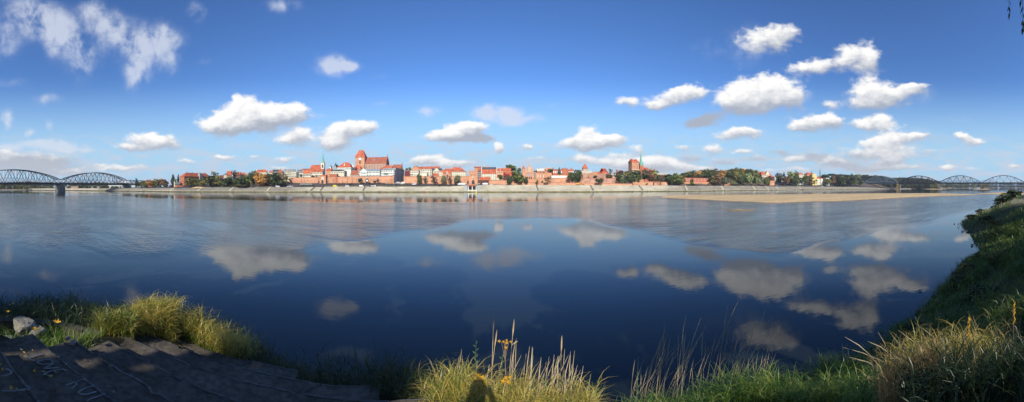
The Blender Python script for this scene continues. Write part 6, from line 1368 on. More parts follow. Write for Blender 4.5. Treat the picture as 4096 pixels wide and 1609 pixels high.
rp = bankR(2283) + 25.6; person(gp(2283, rp, topZ(2283)), -th(2283), 'person in dark clothes standing on top of the embankment below the big dark trees', {})
rp = bankR(2416 + 92) + 27; person(gp(2508, rp, topZ(2508)), -th(2508), 'person in dark clothes standing on the embankment below the very dark narrow tree', {})

# gulls on the sandbars
def gull_mesh():
    m = MB(); m.lathe([(.02, -.24), (.07, -.14), (.10, 0), (.09, .10), (.05, .17), (.055, .24), (.04, .29), (.01, .31)], 8)
    me = m.mesh('gull_body', 'feather_white')
    me.transform(Matrix.Rotation(R(62), 4, 'X')); me.transform(Matrix.Translation((0, 0, .26))); return me
GB = gull_mesh(); GW = MB().prism([(.30, .20), (.0, .26), (-.12, .33), (.0, .38), (.14, .30)], -.115, .115, 'x').mesh('wing', 'feather_grey'); GL = MB().bar((-.03, 0, 0), (-.03, 0, .2), .015).bar((.03, 0, 0), (.03, 0, .2), .015).mesh('legs', 'orange_paint')
gl = [(2656, 782.3, 'left tip of the big sandbar'), (2682, 781, 'left shoulder of the big sandbar'), (2690, 780.6, 'left shoulder of the big sandbar'), (2717, 780.5, 'far rim of the big sandbar'), (2726, 780.6, 'far rim of the big sandbar'), (2737, 780.2, 'far rim of the big sandbar'),
      (2749, 779.8, 'far rim of the big sandbar'), (2752, 780.5, 'far rim of the big sandbar'), (2759, 780.4, 'far rim of the big sandbar'), (2775, 779.7, 'far rim of the big sandbar'), (2872, 779.3, 'far rim of the big sandbar'), (2946, 778.6, 'far rim of the big sandbar'), (2990, 778.8, 'far rim of the big sandbar'),
      (2997, 778.6, 'far rim of the big sandbar'), (3010, 778.7, 'far rim of the big sandbar'), (3017, 778.9, 'far rim of the big sandbar'), (3038, 778.3, 'far rim of the big sandbar'), (3088, 778.2, 'far rim of the big sandbar'), (3121, 778.4, 'far rim of the big sandbar'), (3178, 777.5, 'far rim of the big sandbar'),
      (3187, 777.5, 'far rim of the big sandbar'), (3229, 777, 'far rim of the big sandbar'), (3306, 776, 'far rim of the big sandbar'), (3340, 775.7, 'far rim of the big sandbar'), (3380, 775.3, 'far rim of the big sandbar'), (3476, 774.5, 'far rim of the big sandbar'), (3516, 774.2, 'far rim of the big sandbar')] + \
     [(3546 + i * 9.5, 774.0, 'far rim of the big sandbar') for i in range(9)]
for i, (px_, y_, l_) in enumerate(gl):
    r_ = EYE * FPX / (y_ - HY) * .975; o = empty('gull', gp(px_, r_, .28), i * 1.7, 'white gull standing on the far rim of the big sandbar', 'gull', 'gulls on the big sandbar'); o.scale = (1.9,) * 3 if False else (1.35,) * 3
    link('gull_body', GB, o); link('wing', GW, o); link('legs', GL, o)

# ------------------------------------------------------------------ near bank: terrain
SH = [(-400, -60), (-90, -22), (-45, -14), (-25, -9), (-15, -4.5), (-13.6, -1.2), (-12.8, 2.6), (-10.8, 5.4), (-7.6, 7.2), (0, 8.0), (5, 7.2), (8, 6.6), (11.5, 5.2), (15, 4.4), (18.4, 4.0), (23, 3.8), (28.6, 3.3), (31.5, 1.9), (36, 2.9), (42.5, 4.2), (49, 6.0), (56.5, 7.7),
      (62, 8.0), (68, 6.5), (76, 3.5), (86, 1.5), (96, .8), (106, 2.2), (116, 3.0), (130, 1.5), (150, -3), (200, -10), (320, -30), (700, -90)]
SHA = np.array(SH, float)
def shore_d(x, y):
    """signed distance to the waterline, positive on land"""
    x = np.asarray(x, float); y = np.asarray(y, float); best = np.full(x.shape, 1e9)
    for (a, b) in zip(SHA[:-1], SHA[1:]):
        d = b - a; t = np.clip(((x - a[0]) * d[0] + (y - a[1]) * d[1]) / (d @ d), 0, 1)
        best = np.minimum(best, np.hypot(x - a[0] - d[0] * t, y - a[1] - d[1] * t))
    return np.where(y < np.interp(x, SHA[:, 0], SHA[:, 1]), best, -best)
STN = Vector((-.41, .912, 0)); STT = Vector((.912, .41, 0))      # across / along the concrete steps
def nearZ(x, y):
    x = np.asarray(x, float); y = np.asarray(y, float); d = shore_d(x, y)
    zc = np.interp(d, [-8, 0, .5, 2, 3.5, 5, 6.5, 9, 30], [-2.2, -.02, .45, 1.9, 3.15, 4.1, 4.6, 5.05, 5.25])
    zr = np.interp(d, [-8, 0, .5, 2, 4.5, 6.5, 9, 13, 30], [-2.2, -.02, .22, .9, 2.15, 3.3, 4.5, 5.05, 5.25])
    k = np.clip((5.0 - x) / 2.0, 0, 1); z = zc * k + zr * (1 - k); rr = np.hypot(x, y)
    cap = 5.98 - .36 * rr; kl = np.clip((-3.7 - x) / .6, 0, 1) * np.clip((y + 5) / 2, 0, 1) * (d > 0); z = np.where(z > cap, z * (1 - kl) + np.maximum(cap, .05) * kl, z)
    far = np.clip((x - 14) / 18, 0, 1); z = z * (1 - .30 * far * (z > 0))
    z = z + .10 * np.sin(x * 1.3 + y * .7) * np.clip(d, 0, 1) + .06 * np.sin(x * 3.1 - y * 2.3) * np.clip(d, 0, 1)
    # hollow under the concrete steps
    s = x * STN.x + y * STN.y; t = x * STT.x + y * STT.y
    st = np.clip((s + .4) / .3, 0, 1) * np.clip((4.75 - s) / .3, 0, 1) * np.clip((t + 3.7) / .4, 0, 1) * np.clip((.2 - t) / .4, 0, 1)
    tz = 5.05 - .3 * np.clip(s, 0, 5) - .25
    return z * (1 - st) + np.minimum(z, tz) * st
def build_near():
    def patch(xs, ys, name):
        Xg, Yg = np.meshgrid(xs, ys); Z = nearZ(Xg, Yg); V = np.stack([Xg, Yg, Z], 2).reshape(-1, 3)
        return tag(link(name, np_mesh(name, V, grid_faces(len(ys), len(xs)), 'bank_soil', None, True)), kind='structure')
    mat('bank_soil', (.060, .058, .030), var=.4, scale=1.2, fine=.4)
    patch(np.arange(-14, 14.01, .2), np.arange(-6, 10.01, .2), 'ground')
    patch(np.concatenate([np.arange(14, 40, .5), np.arange(40, 160, 1.0), np.arange(160, 701, 20)]), np.concatenate([[-250, -120, -60, -40, -25, -18], np.arange(-12, 12.01, .5)]), 'ground')
    patch(np.concatenate([np.arange(-400, -60, 20), np.arange(-60, -14 + .01, .5)]), np.concatenate([[-250, -120, -60, -40, -25, -18], np.arange(-12, 12.01, .5)]), 'ground')
    patch(np.arange(-14, 14.01, 1.0), np.array([-250, -120, -60, -40, -25, -18, -12, -8, -6.0]), 'ground')
build_near()

# ------------------------------------------------------------------ concrete steps
# edges: distance across (s) and drop below the eye of the tread that ends there
EDG = [(.62, 1.66), (1.22, 1.76), (1.86, 1.93), (2.44, 2.11), (3.05, 2.29), (3.60, 2.47), (4.16, 2.65), (4.66, 2.83)]
LEFT = [-3.2, -3.35, -3.5, -3.45, -3.55, -3.85, -3.85, -3.7]
RIGHT = [.6, .5, .3, .15, .3, .3, -.75, -1.95]
def build_steps():
    o = empty('concrete_steps', (-3, 2, 3.6), 0, 'broad worn concrete steps with chalk lettering leading down to the river', 'steps'); org = Vector((-3, 2, 3.6)); s0 = -.55
    rg = random.Random(4)
    for k, (s1, dz) in enumerate(EDG):
        z = EYE - dz; t0, t1 = LEFT[k] - .1, RIGHT[k] + .8; n = int((t1 - t0) / .09); V = []; 
        cr = rg.uniform(t0 + 1, t1 - .5)
        for i in range(n + 1):
            t = t0 + (t1 - t0) * i / n; e = .016 * math.sin(t * 3.1 + k) + rg.uniform(-.008, .008) + (-.05 if rg.random() < .035 else 0)
            zo = .012 * math.sin(t * .9 + k * 1.7) + (.018 if t > cr else 0); sag = s1 + e
            endw = .10 * math.sin(k * 2 + i) if i in (0, n) else 0
            rows = [(s0 + .0, z - .03 + zo), (s0 + .03, z - .004 + zo), (s1 - .12, z + zo), (sag - .02, z + .004 + zo), (sag, z - .012 + zo), (sag + .005, z - .30)]
            for (s, zz_) in rows: p = STN * s + STT * (t + endw); V.append((p.x - org.x, p.y - org.y, zz_ - org.z))
        m = len(rows); F = [(i * m + j, (i + 1) * m + j, (i + 1) * m + j + 1, i * m + j + 1) for i in range(n) for j in range(m - 1)]
        F += [tuple(range(m)), tuple(n * m + j for j in reversed(range(m)))]
        mb = MB(); mb.v = V; mb.f = [tuple(f) for f in F]; st_ = mb.build('step', 'concrete_step', o)
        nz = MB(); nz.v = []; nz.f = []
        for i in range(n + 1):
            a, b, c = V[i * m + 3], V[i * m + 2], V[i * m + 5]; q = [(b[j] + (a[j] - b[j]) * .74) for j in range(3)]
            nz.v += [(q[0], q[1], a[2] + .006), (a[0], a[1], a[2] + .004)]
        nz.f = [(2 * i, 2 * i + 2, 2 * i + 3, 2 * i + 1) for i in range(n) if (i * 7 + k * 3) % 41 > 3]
        nz.build('skylit_edge', 'skylit_edge', st_)
        s0 = s1 + .006
    # dark open joints / cracks across some treads
    for (k, t, a) in ((3, -2.1, .35), (5, -1.35, -.5), (6, -1.15, .4), (4, -2.6, .3), (2, -1.5, -.4), (7, -2.2, .2)):
        sa_ = EDG[k - 1][0]; sb = EDG[k][0]; z = EYE - EDG[k][1] + .022; P = []
        for i in range(8):
            u = i / 7; s = sa_ + .02 + (sb - sa_ - .04) * u; tt = t + a * u + .03 * math.sin(i * 2.4); P.append((s, tt))
        mb = MB()
        for i in range(7):
            for w0, w1 in ((-.008, .008),):
                q = [STN * P[i][0] + STT * (P[i][1] + w0), STN * P[i][0] + STT * (P[i][1] + w1), STN * P[i + 1][0] + STT * (P[i + 1][1] + w1), STN * P[i + 1][0] + STT * (P[i + 1][1] + w0)]
                mb.poly([(v.x - org.x, v.y - org.y, z - org.z) for v in q], [(0, 1, 2, 3)])
        mb.build('crack', 'driftwood', o)
    return o
STEPS = build_steps()
def stepz(s):
    for (s1, dz) in EDG:
        if s <= s1: return EYE - dz
    return EYE - EDG[-1][1] - .2
def on_steps(px, py):
    """point of the stepped surface under an image position"""
    a = th(px); v = (py - HY) / FPX; s0 = -.6
    for (s1, dz) in EDG:
        r = dz / v; p = Vector((r * math.sin(a), r * math.cos(a), EYE - dz)); s = p.x * STN.x + p.y * STN.y
        if s <= s1: return p
    return p
def ground_hit(px, py, dz):
    a = th(px); r = dz / ((py - HY) / FPX); return Vector((r * math.sin(a), r * math.cos(a), EYE - dz))
def strokes(lst, w, dz):
    org = Vector((-3, 2, 3.6))
    for ln in lst:
        pts = [ground_hit(x * .503, 1100 + y * .503, dz - .022) for (x, y) in ln]; P = []; zt = pts[0].z
        for i in range(len(pts) - 1):
            n = 5
            for j in range(n): P.append(pts[i].lerp(pts[i + 1], j / n))
        P.append(pts[-1]); mb = MB(); rg = random.Random(len(P)); L = []
        for i, p in enumerate(P):
            d = (P[min(i + 1, len(P) - 1)] - P[max(0, i - 1)]); d.z = 0; d.normalize(); nrm = Vector((-d.y, d.x, 0)); ww = w * rg.uniform(.6, 1.25)
            L.append((p + nrm * ww, p - nrm * ww))
        for i in range(len(P) - 1):
            q = [L[i][0], L[i][1], L[i + 1][1], L[i + 1][0]]; mb.poly([(v.x - org.x, v.y - org.y, zt - org.z) for v in q], [(0, 1, 2, 3)])
        mb.build('chalk_stroke', 'chalk', STEPS)
strokes([[(340, 628), (280, 642), (228, 660), (240, 672), (280, 682)],                                                   # L
         [(425, 690), (400, 672), (340, 676), (298, 690), (305, 704), (350, 712), (400, 706), (425, 690)],                # O
         [(430, 702), (380, 728), (340, 748)], [(340, 748), (400, 742), (465, 738)],                                      # V
         [(500, 750), (430, 758), (372, 775), (360, 786), (375, 798), (405, 801)], [(425, 760), (445, 778), (465, 776)], [(492, 744), (520, 760), (532, 758)],   # E
         [(520, 878), (590, 855), (670, 828), (678, 838)], [(600, 850), (610, 870), (572, 905)],                          # R
         [(752, 882), (690, 895), (640, 920), (622, 935), (640, 948), (690, 950), (770, 926)],                             # U
         [(835, 945), (770, 970), (720, 985), (690, 1004)]], .010, 1.93)
strokes([[(5, 805), (50, 797), (84, 785), (92, 772), (80, 758), (45, 744)], [(20, 922), (110, 922), (175, 914), (232, 908), (240, 892), (205, 880)]], .009, 1.76)

# ------------------------------------------------------------------ rocks and kerb at the left end of the steps
def rock(px, py, dz, sx, sy, sz, label, seed, flat=.6, name='rock'):
    rg = random.Random(seed); bm = bmesh.new(); bmesh.ops.create_icosphere(bm, subdivisions=3, radius=1)
    pl = [(Vector((rg.gauss(0, 1), rg.gauss(0, 1), rg.gauss(0, .7))).normalized(), rg.uniform(.55, .85)) for _ in range(12)] + [(Vector((0, 0, 1)), flat)]
    for v in bm.verts:
        for (n, d) in pl:
            e = v.co.dot(n) - d
            if e > 0: v.co -= n * e
        v.co += Vector((rg.uniform(-1, 1), rg.uniform(-1, 1), rg.uniform(-1, 1))) * .018
        v.co.x *= sx; v.co.y *= sy; v.co.z *= sz
    me = bpy.data.meshes.new(name); bm.to_mesh(me); bm.free(); me.materials.append(MATS['rock'])
    p = ground_hit(px, py, dz); o = link(name, me, None, p, rg.uniform(0, 3)); return tag(o, label, 'rock')
rock(100, 1308, 2.16, .26, .20, .17, 'biggest angular grey rock among the grass beside the steps', 2)
rock(150, 1322, 2.16, .20, .13, .09, 'low grey rock right of the biggest angular one', 5, .5)
rock(30, 1361, 2.12, .13, .10, .06, 'small pale stone near the left frame edge', 7); rock(92, 1360, 2.12, .10, .07, .045, 'small flat stone in front of the biggest angular rock', 8)
rock(270, 1352, 2.02, .055, .035, .03, 'little pale stone at the grassy corner of the steps', 9); rock(292, 1372, 2.07, .12, .05, .022, 'thin flat slab fragment lying on the top corner of the steps', 12, .3)
kb = [ground_hit(x, y, d) for x, y, d in ((-40, 1288, 2.3), (60, 1288, 2.3), (160, 1296, 2.3), (240, 1304, 2.3), (330, 1328, 2.35), (392, 1342, 2.4))]
m = MB()
for i in range(5): m.bar(tuple(kb[i] - Vector((0, 0, .02))), tuple(kb[i + 1] - Vector((0, 0, .02))), .17, .14)
tag(m.build('stone_kerb', 'concrete_step'), 'dark broken concrete kerb running behind the rocks', 'kerb')

# ------------------------------------------------------------------ fallen leaves
def leaf_mesh(name, m, L=.075, W=.02, curl=.25, lob=False):
    P = []; n = 7
    for i in range(n):
        t = i / (n - 1); w = W * math.sin(math.pi * min(t * .95 + .03, 1)) ** .8 * (1 + (.55 * math.sin(i * 2.6) if lob else 0)); x = L * (t - .5); z = .004 + curl * L * (t - .5) ** 2 * 2.2
        P += [(x, -w, z + w * .5), (x, 0, z), (x, w, z + w * .5)]
    F = []
    for i in range(n - 1): a = 3 * i; F += [(a, a + 3, a + 4, a + 1), (a + 1, a + 4, a + 5, a + 2)]
    return MB().poly(P, F).mesh(name, m)
LM = {c: leaf_mesh('fallen_leaf', 'leaf_' + c) for c in ('yellow', 'pale', 'brown')}; LMB = leaf_mesh('fallen_leaf', 'leaf_yellow', .14, .06, .35, True)
def lf(x, y, c, label, rz, s=1.0, big=False, dz=None):
    px, py = x * .503, 1100 + y * .503; p = on_steps(px, py) if dz is None else ground_hit(px, py, dz)
    o = link('fallen_leaf', LMB if big else LM[c], None, p + Vector((0, 0, .026 if dz is None else .12)), R(rz), (s * (.62 if not big else .8),) * 3); tag(o, label, 'leaf', 'fallen leaves on and around the steps')
for a in [(168, 616, 'pale', 'pale leaf lying above the letter L', 30), (195, 673, 'pale', 'upright pale leaf just left of the letter L', 95, 1.1), (258, 619, 'yellow', 'small yellowish leaf right above the letter L', 10, .7), (190, 637, 'yellow', 'small dull yellow leaf between the two left of the letter L', 40, .8),
          (168, 753, 'brown', 'brown leaf near the cigarette white fleck left of the chalk word', 0, .9), (276, 790, 'yellow', 'long ochre leaf left of the letter E', -5, 1.2), (350, 795, 'pale', 'left of two pale leaves at the foot of the letter E', 70), (361, 815, 'pale', 'right and lower of two pale leaves at the foot of the letter E', 120, 1.1),
          (408, 832, 'yellow', 'yellow leaf below the two pale ones', 125), (437, 787, 'yellow', 'small ochre leaf on the lower stroke of the letter E', 60, .7), (528, 732, 'pale', 'pale leaf at the tip of the letter E', 160, .8), (470, 672, 'pale', 'slim pale leaf on the step edge right of the letter O', 175, .9),
          (364, 682, 'yellow', 'dark yellow leaf inside the letter O', 0, .8), (90, 932, 'yellow', 'large yellow leaf at the bottom left', 10, 1.3), (137, 944, 'pale', 'pale leaf right of the large yellow one at the bottom left', 20), (208, 957, 'brown', 'brown leaf at the bottom, right of the pale one', 0, 1.0),
          (432, 956, 'brown', 'long brown leaf below the letter R', 5, 1.3), (20, 779, 'yellow', 'yellow leaf near the left frame edge on the lower step', 5, .9), (8, 736, 'yellow', 'orange yellow leaf cut by the left frame edge', 0, .7), (970, 811, 'brown', 'dark brown curled leaf in the middle of the wide step', -20, 1.3), (1145, 893, 'brown', 'ochre brown leaf right of the dark curled one', 0, 1.0),
          (1235, 776, 'brown', 'ochre leaf further up the steps on the right', -5, 1.1), (875, 746, 'pale', 'small pale leaf standing on the step above the dark curled one', 40, .7), (905, 956, 'pale', 'pale leaf on the step edge by the last chalk letter', 0, .9), (672, 700, 'brown', 'brown leaf beside the step edge right of the letter O', -10, .9)]:
    lf(*a)
lf(452, 455, 'yellow', 'large bright yellow leaf on the grass above the steps', 60, 1.0, True, 2.0); lf(278, 516, 'yellow', 'bright yellow leaf by the stones above the letter L', 20, .9, True, 2.0); lf(60, 362, 'yellow', 'yellow leaf on the kerb near the left frame edge', 0, .6, True, 2.0)

# ------------------------------------------------------------------ grass builder
def blades(base, h, w, lean_dir, lean, tint, segs=4, droop=.35):
    """ribbon blades. base (n,3); returns V,F,tint,along"""
    n = len(base); k = segs + 1; ang = nrs.uniform(0, 2 * np.pi, n); side = np.column_stack([np.cos(ang), np.sin(ang), np.zeros(n)])
    V = np.empty((n, k * 2, 3), np.float32); A = np.empty((n, k * 2), np.float32)
    ld_ = np.column_stack([np.cos(lean_dir), np.sin(lean_dir), np.zeros(n)])
    for j in range(k):
        t = j / segs; c = base + ld_ * (lean * h * t ** 1.8)[:, None]; c[:, 2] += h * (t - droop * lean * t ** 2.6)
        ww = (w * (1 - t) ** .6 * (.55 + .9 * min(t * 3, 1) * .5))[:, None] * .5
        if j == segs: ww = ww * 0 + .0006
        V[:, 2 * j] = c - side * ww; V[:, 2 * j + 1] = c + side * ww; A[:, 2 * j] = A[:, 2 * j + 1] = t
    q = np.arange(segs)[None, :] * 2; b = (np.arange(n) * k * 2)[:, None]; a = (b + q).ravel(); F = np.stack([a, a + 1, a + 3, a + 2], 1)
    return V.reshape(-1, 3), F, np.repeat(tint, k * 2), A.ravel()
class Field:
    def __init__(s): s.V = []; s.F = []; s.T = []; s.A = []; s.n = 0
    def add(s, r): V, F, T, A = r; s.V.append(V); s.F.append(F + s.n); s.T.append(T); s.A.append(A); s.n += len(V); return s
    def build(s, name, m, label, cat='grass', kind='stuff', group=None, parent=None):
        me = np_mesh(name, np.concatenate(s.V), np.concatenate(s.F), m, {'tint': np.concatenate(s.T), 'along': np.concatenate(s.A)}); o = link(name, me, parent)
        if parent is None: tag(o, label, cat, group, kind)
        return o
WIND = -.35   # most stems lean towards +x
def scatter(n, region, dens=None):
    """region: (x0,x1,y0,y1) or callable giving (n,2)"""
    P = region(n) if callable(region) else np.column_stack([nrs.uniform(region[0], region[1], n), nrs.uniform(region[2], region[3], n)])
    return P
def on_ground(P, dz=-.03): return np.column_stack([P[:, 0], P[:, 1], nearZ(P[:, 0], P[:, 1]) + dz])
def clump_pts(n, cx, cy, rad, sub):
    c = np.column_stack([nrs.normal(0, 1, sub), nrs.normal(0, 1, sub)]) * rad; i = nrs.randint(0, sub, n); return c[i] + nrs.normal(0, .07, (n, 2)) + np.array([cx, cy])
def leafy(F_, P, H, nl, LL, wl, tint, lean=.25):
    """reed stems with side leaves"""
    n = len(P); ldn = nrs.normal(WIND, .9, n); F_.add(blades(P, H, np.full(n, .007), ldn, np.full(n, lean) * nrs.uniform(.3, 1.4, n), tint * .9 + .1))
    for k in range(nl):
        f = nrs.uniform(.18, .95, n); b = P.copy(); ld_ = np.column_stack([np.cos(ldn), np.sin(ldn)]); b[:, :2] += ld_ * (lean * H * f ** 1.8)[:, None]; b[:, 2] += H * f * .97
        F_.add(blades(b, nrs.uniform(.6, 1.2, n) * LL, np.full(n, wl) * nrs.uniform(.7, 1.3, n), nrs.uniform(0, 6.28, n), nrs.uniform(.5, 1.5, n), np.clip(tint + nrs.normal(0, .2, n), 0, 1), 3, .45))
def tint(n, mu, sd): return np.clip(nrs.normal(mu, sd, n), 0, 1)

def region_px(n, px0, px1, r0, r1):
    a = (nrs.uniform(px0, px1, n) - CX) / FPX; r = nrs.uniform(r0, r1, n); return np.column_stack([r * np.sin(a), r * np.cos(a)])
# reeds lit by the sun at the left end of the steps: follows the outer edge of the steps
def along_edge(n, t0, t1, off0, off1):
    t = nrs.uniform(t0, t1, n); s = 4.75 + nrs.uniform(off0, off1, n); return np.column_stack([STN.x * s + STT.x * t, STN.y * s + STT.y * t])
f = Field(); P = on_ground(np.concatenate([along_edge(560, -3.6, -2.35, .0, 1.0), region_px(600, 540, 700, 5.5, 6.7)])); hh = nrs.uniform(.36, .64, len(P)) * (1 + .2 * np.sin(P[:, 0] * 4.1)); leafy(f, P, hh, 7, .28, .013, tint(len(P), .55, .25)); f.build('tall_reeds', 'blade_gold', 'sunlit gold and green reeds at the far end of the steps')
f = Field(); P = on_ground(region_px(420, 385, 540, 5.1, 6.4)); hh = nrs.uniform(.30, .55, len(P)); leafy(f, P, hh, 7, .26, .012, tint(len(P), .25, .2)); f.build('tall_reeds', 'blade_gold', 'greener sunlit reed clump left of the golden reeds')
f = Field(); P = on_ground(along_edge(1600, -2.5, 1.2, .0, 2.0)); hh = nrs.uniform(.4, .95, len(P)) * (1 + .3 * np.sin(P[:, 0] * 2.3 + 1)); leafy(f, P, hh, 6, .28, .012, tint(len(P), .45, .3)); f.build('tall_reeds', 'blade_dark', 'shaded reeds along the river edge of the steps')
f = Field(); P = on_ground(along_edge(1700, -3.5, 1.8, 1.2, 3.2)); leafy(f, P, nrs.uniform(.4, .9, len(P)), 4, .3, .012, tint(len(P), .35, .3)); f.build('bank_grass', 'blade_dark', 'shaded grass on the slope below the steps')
f = Field(); P = on_ground(along_edge(900, -3.6, .4, -.05, .25)); leafy(f, P, nrs.uniform(.12, .35, len(P)), 3, .2, .009, tint(len(P), .4, .3)); f.build('bank_grass', 'blade_green', 'short green grass fringe at the outer step edge')
# dark tall grass behind the kerb at the left
def far_left(n):
    x = nrs.uniform(-15.5, -5.0, n); y = nrs.uniform(-2.5, 6.5, n); P = np.column_stack([x, y]); d = shore_d(x, y); s = x * STN.x + y * STN.y; t = x * STT.x + y * STT.y
    return P[(d > -.3) & (np.hypot(x, y) > 5.2) & ~((s < 4.8) & (t > -3.95))]
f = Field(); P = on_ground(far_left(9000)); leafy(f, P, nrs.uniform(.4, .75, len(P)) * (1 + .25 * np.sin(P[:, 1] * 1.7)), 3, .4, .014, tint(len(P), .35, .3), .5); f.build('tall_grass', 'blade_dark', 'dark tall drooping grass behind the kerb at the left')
f = Field(); P = clump_pts(1500, -4.3, .35, .45, 34); P = P[(P[:, 0] < -3.5)]; P = on_ground(P); f.add(blades(P, nrs.uniform(.08, .26, len(P)), np.full(len(P), .008), nrs.uniform(0, 6.28, len(P)), nrs.uniform(.3, 1.2, len(P)), tint(len(P), .55, .25)))
f.build('grass_tuft', 'blade_midgreen', 'short green grass tufts among the rocks at the left')
f = Field(); P = clump_pts(900, -5.4, .3, .6, 20); P = on_ground(P); f.add(blades(P, nrs.uniform(.2, .5, len(P)), np.full(len(P), .010), nrs.uniform(0, 6.28, len(P)), nrs.uniform(.3, 1.0, len(P)), tint(len(P), .4, .3)))
f.build('grass_tuft', 'blade_midgreen', 'longer green tufts beside the kerb at the left frame edge')
# centre: sunlit reeds with tall seed stalks
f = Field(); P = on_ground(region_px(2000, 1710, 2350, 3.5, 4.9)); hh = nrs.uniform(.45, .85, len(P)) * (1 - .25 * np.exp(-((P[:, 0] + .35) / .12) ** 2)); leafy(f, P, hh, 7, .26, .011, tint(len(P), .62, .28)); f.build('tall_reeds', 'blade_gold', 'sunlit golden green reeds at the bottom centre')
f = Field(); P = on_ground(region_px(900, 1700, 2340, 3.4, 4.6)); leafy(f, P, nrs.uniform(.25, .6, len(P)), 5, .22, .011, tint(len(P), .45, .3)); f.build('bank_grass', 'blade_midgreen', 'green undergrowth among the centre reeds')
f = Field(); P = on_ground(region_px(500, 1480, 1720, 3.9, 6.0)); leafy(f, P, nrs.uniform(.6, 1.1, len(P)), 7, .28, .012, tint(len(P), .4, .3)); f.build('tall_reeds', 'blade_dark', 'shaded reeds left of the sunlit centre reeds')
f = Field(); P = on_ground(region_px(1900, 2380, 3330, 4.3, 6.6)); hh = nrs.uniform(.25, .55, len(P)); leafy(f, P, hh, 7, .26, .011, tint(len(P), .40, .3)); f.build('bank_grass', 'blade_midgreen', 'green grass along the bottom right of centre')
def stalk_field(n, px0, px1, r0, r1, h0, h1, label, lean=.16, wind=WIND, m='blade_straw', name='seed_stalks'):
    f = Field(); P = on_ground(region_px(n, px0, px1, r0, r1)); H = nrs.uniform(h0, h1, n) * nrs.uniform(.85, 1.1, n); ld_ = nrs.normal(wind, .7, n); ln = nrs.uniform(.3, 1.6, n) * lean; tt = tint(n, .55, .3)
    r = blades(P, H, np.full(n, .0105), ld_, ln, tt, 6, .3); V = r[0].reshape(n, -1, 3)
    # keep stems even in width, thicken the seed head
    for j in range(7):
        c = (V[:, 2 * j] + V[:, 2 * j + 1]) / 2; a = nrs.uniform(0, 6.28, n) if j == 0 else a; sd = np.column_stack([np.cos(a * 0 + .3), np.sin(a * 0 + .3) * 0, a * 0])
        w_ = (.0032, .003, .0028, .0025, .0022, .0060, .0015)[j]; V[:, 2 * j] = c - sd * w_; V[:, 2 * j + 1] = c + sd * w_
    f.add((V.reshape(-1, 3), r[1], r[2], r[3])); return f.build(name, m, label)
stalk_field(85, 1990, 2290, 3.8, 4.7, .85, 1.45, 'tall straw seed stalks rising from the centre reeds', .17)
stalk_field(26, 2180, 2360, 3.8, 4.5, .8, 1.25, 'straw stalks at the right end of the centre reeds', .2)
stalk_field(95, 2500, 3060, 4.7, 5.8, 1.1, 1.75, 'arching straw seed stalks right of centre', .30)
stalk_field(12, 1700, 1990, 4.0, 4.8, .8, 1.2, 'few thin stalks above the left centre reeds', .2)
stalk_field(120, 3560, 3930, 3.6, 5.2, .75, 1.35, 'leaning straw seed stalks in the sunlit clump at the right', .45, 2.6)
stalk_field(35, 3900, 4090, 3.6, 5.5, .8, 1.3, 'straw stalks at the right frame edge', .3, 2.6)
# right: sunlit clump, shaded bank
f = Field(); P = on_ground(np.concatenate([region_px(1150, 3590, 3960, 3.4, 5.2), region_px(300, 3640, 3900, 4.2, 5.6)])); hh = nrs.uniform(.4, .85, len(P)); leafy(f, P, hh, 6, .24, .010, tint(len(P), .62, .28), .35); f.build('tall_reeds', 'blade_gold', 'sunlit straw coloured reed clump at the lower right')
f = Field(); P = on_ground(np.concatenate([region_px(110, 3510, 3600, 2.9, 3.6), region_px(100, 3675, 3735, 2.9, 3.4)])); leafy(f, P, nrs.uniform(.4, .7, len(P)), 3, .2, .008, tint(len(P), .5, .3), .25); f.build('dry_stems', 'blade_russet', 'russet dry stems in front of the sunlit clump')
f = Field(); P = on_ground(region_px(1600, 3050, 3700, 4.4, 8.5)); leafy(f, P, nrs.uniform(.35, .7, len(P)), 6, .28, .013, tint(len(P), .4, .28)); f.build('bank_grass', 'blade_midgreen', 'bright green grass on the right bank by the water')
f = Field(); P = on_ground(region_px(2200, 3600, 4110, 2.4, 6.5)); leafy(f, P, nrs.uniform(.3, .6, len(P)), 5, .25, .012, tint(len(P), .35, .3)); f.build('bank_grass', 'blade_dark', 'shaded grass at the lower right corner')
def bank(n, x0, x1, y0=-3.5, dmax=9.0):
    x = x0 + (x1 - x0) * nrs.uniform(0, 1, n) ** 1.25; y = nrs.uniform(y0, 9, n); d = shore_d(x, y); P = np.column_stack([x, y]); return P[(d > -.35) & (d < dmax)]
f = Field(); P = on_ground(bank(15000, 5.5, 34)); sc_ = np.clip(np.hypot(P[:, 0], P[:, 1]) / 9, 1, 3); f.add(blades(P, nrs.uniform(.3, .62, len(P)) * (1 + .35 * np.sin(P[:, 0] * .9 + P[:, 1])) , .016 * sc_, nrs.normal(WIND, 1.5, len(P)), nrs.uniform(.3, 1.1, len(P)), tint(len(P), .35, .3)))
P = on_ground(bank(9000, 5.5, 34)); f.add(blades(P, nrs.uniform(.5, .8, len(P)), .013 * np.clip(np.hypot(P[:, 0], P[:, 1]) / 9, 1, 3), nrs.normal(WIND, 1.2, len(P)), nrs.uniform(.6, 1.5, len(P)), tint(len(P), .45, .3)))
f.build('bank_grass', 'blade_green', 'dense shaded grass covering the right bank')
f = Field(); P = on_ground(bank(14000, 30, 125, -6)); f.add(blades(P, nrs.uniform(.4, .95, len(P)) * (1 + .5 * np.sin(P[:, 0] * .33 + P[:, 1] * .6)), .035 + .0008 * P[:, 0], nrs.normal(WIND, 1.5, len(P)), nrs.uniform(.3, 1.0, len(P)), tint(len(P), .45, .3)))
f.build('bank_grass', 'blade_green', 'rough grass on the far part of the right bank')
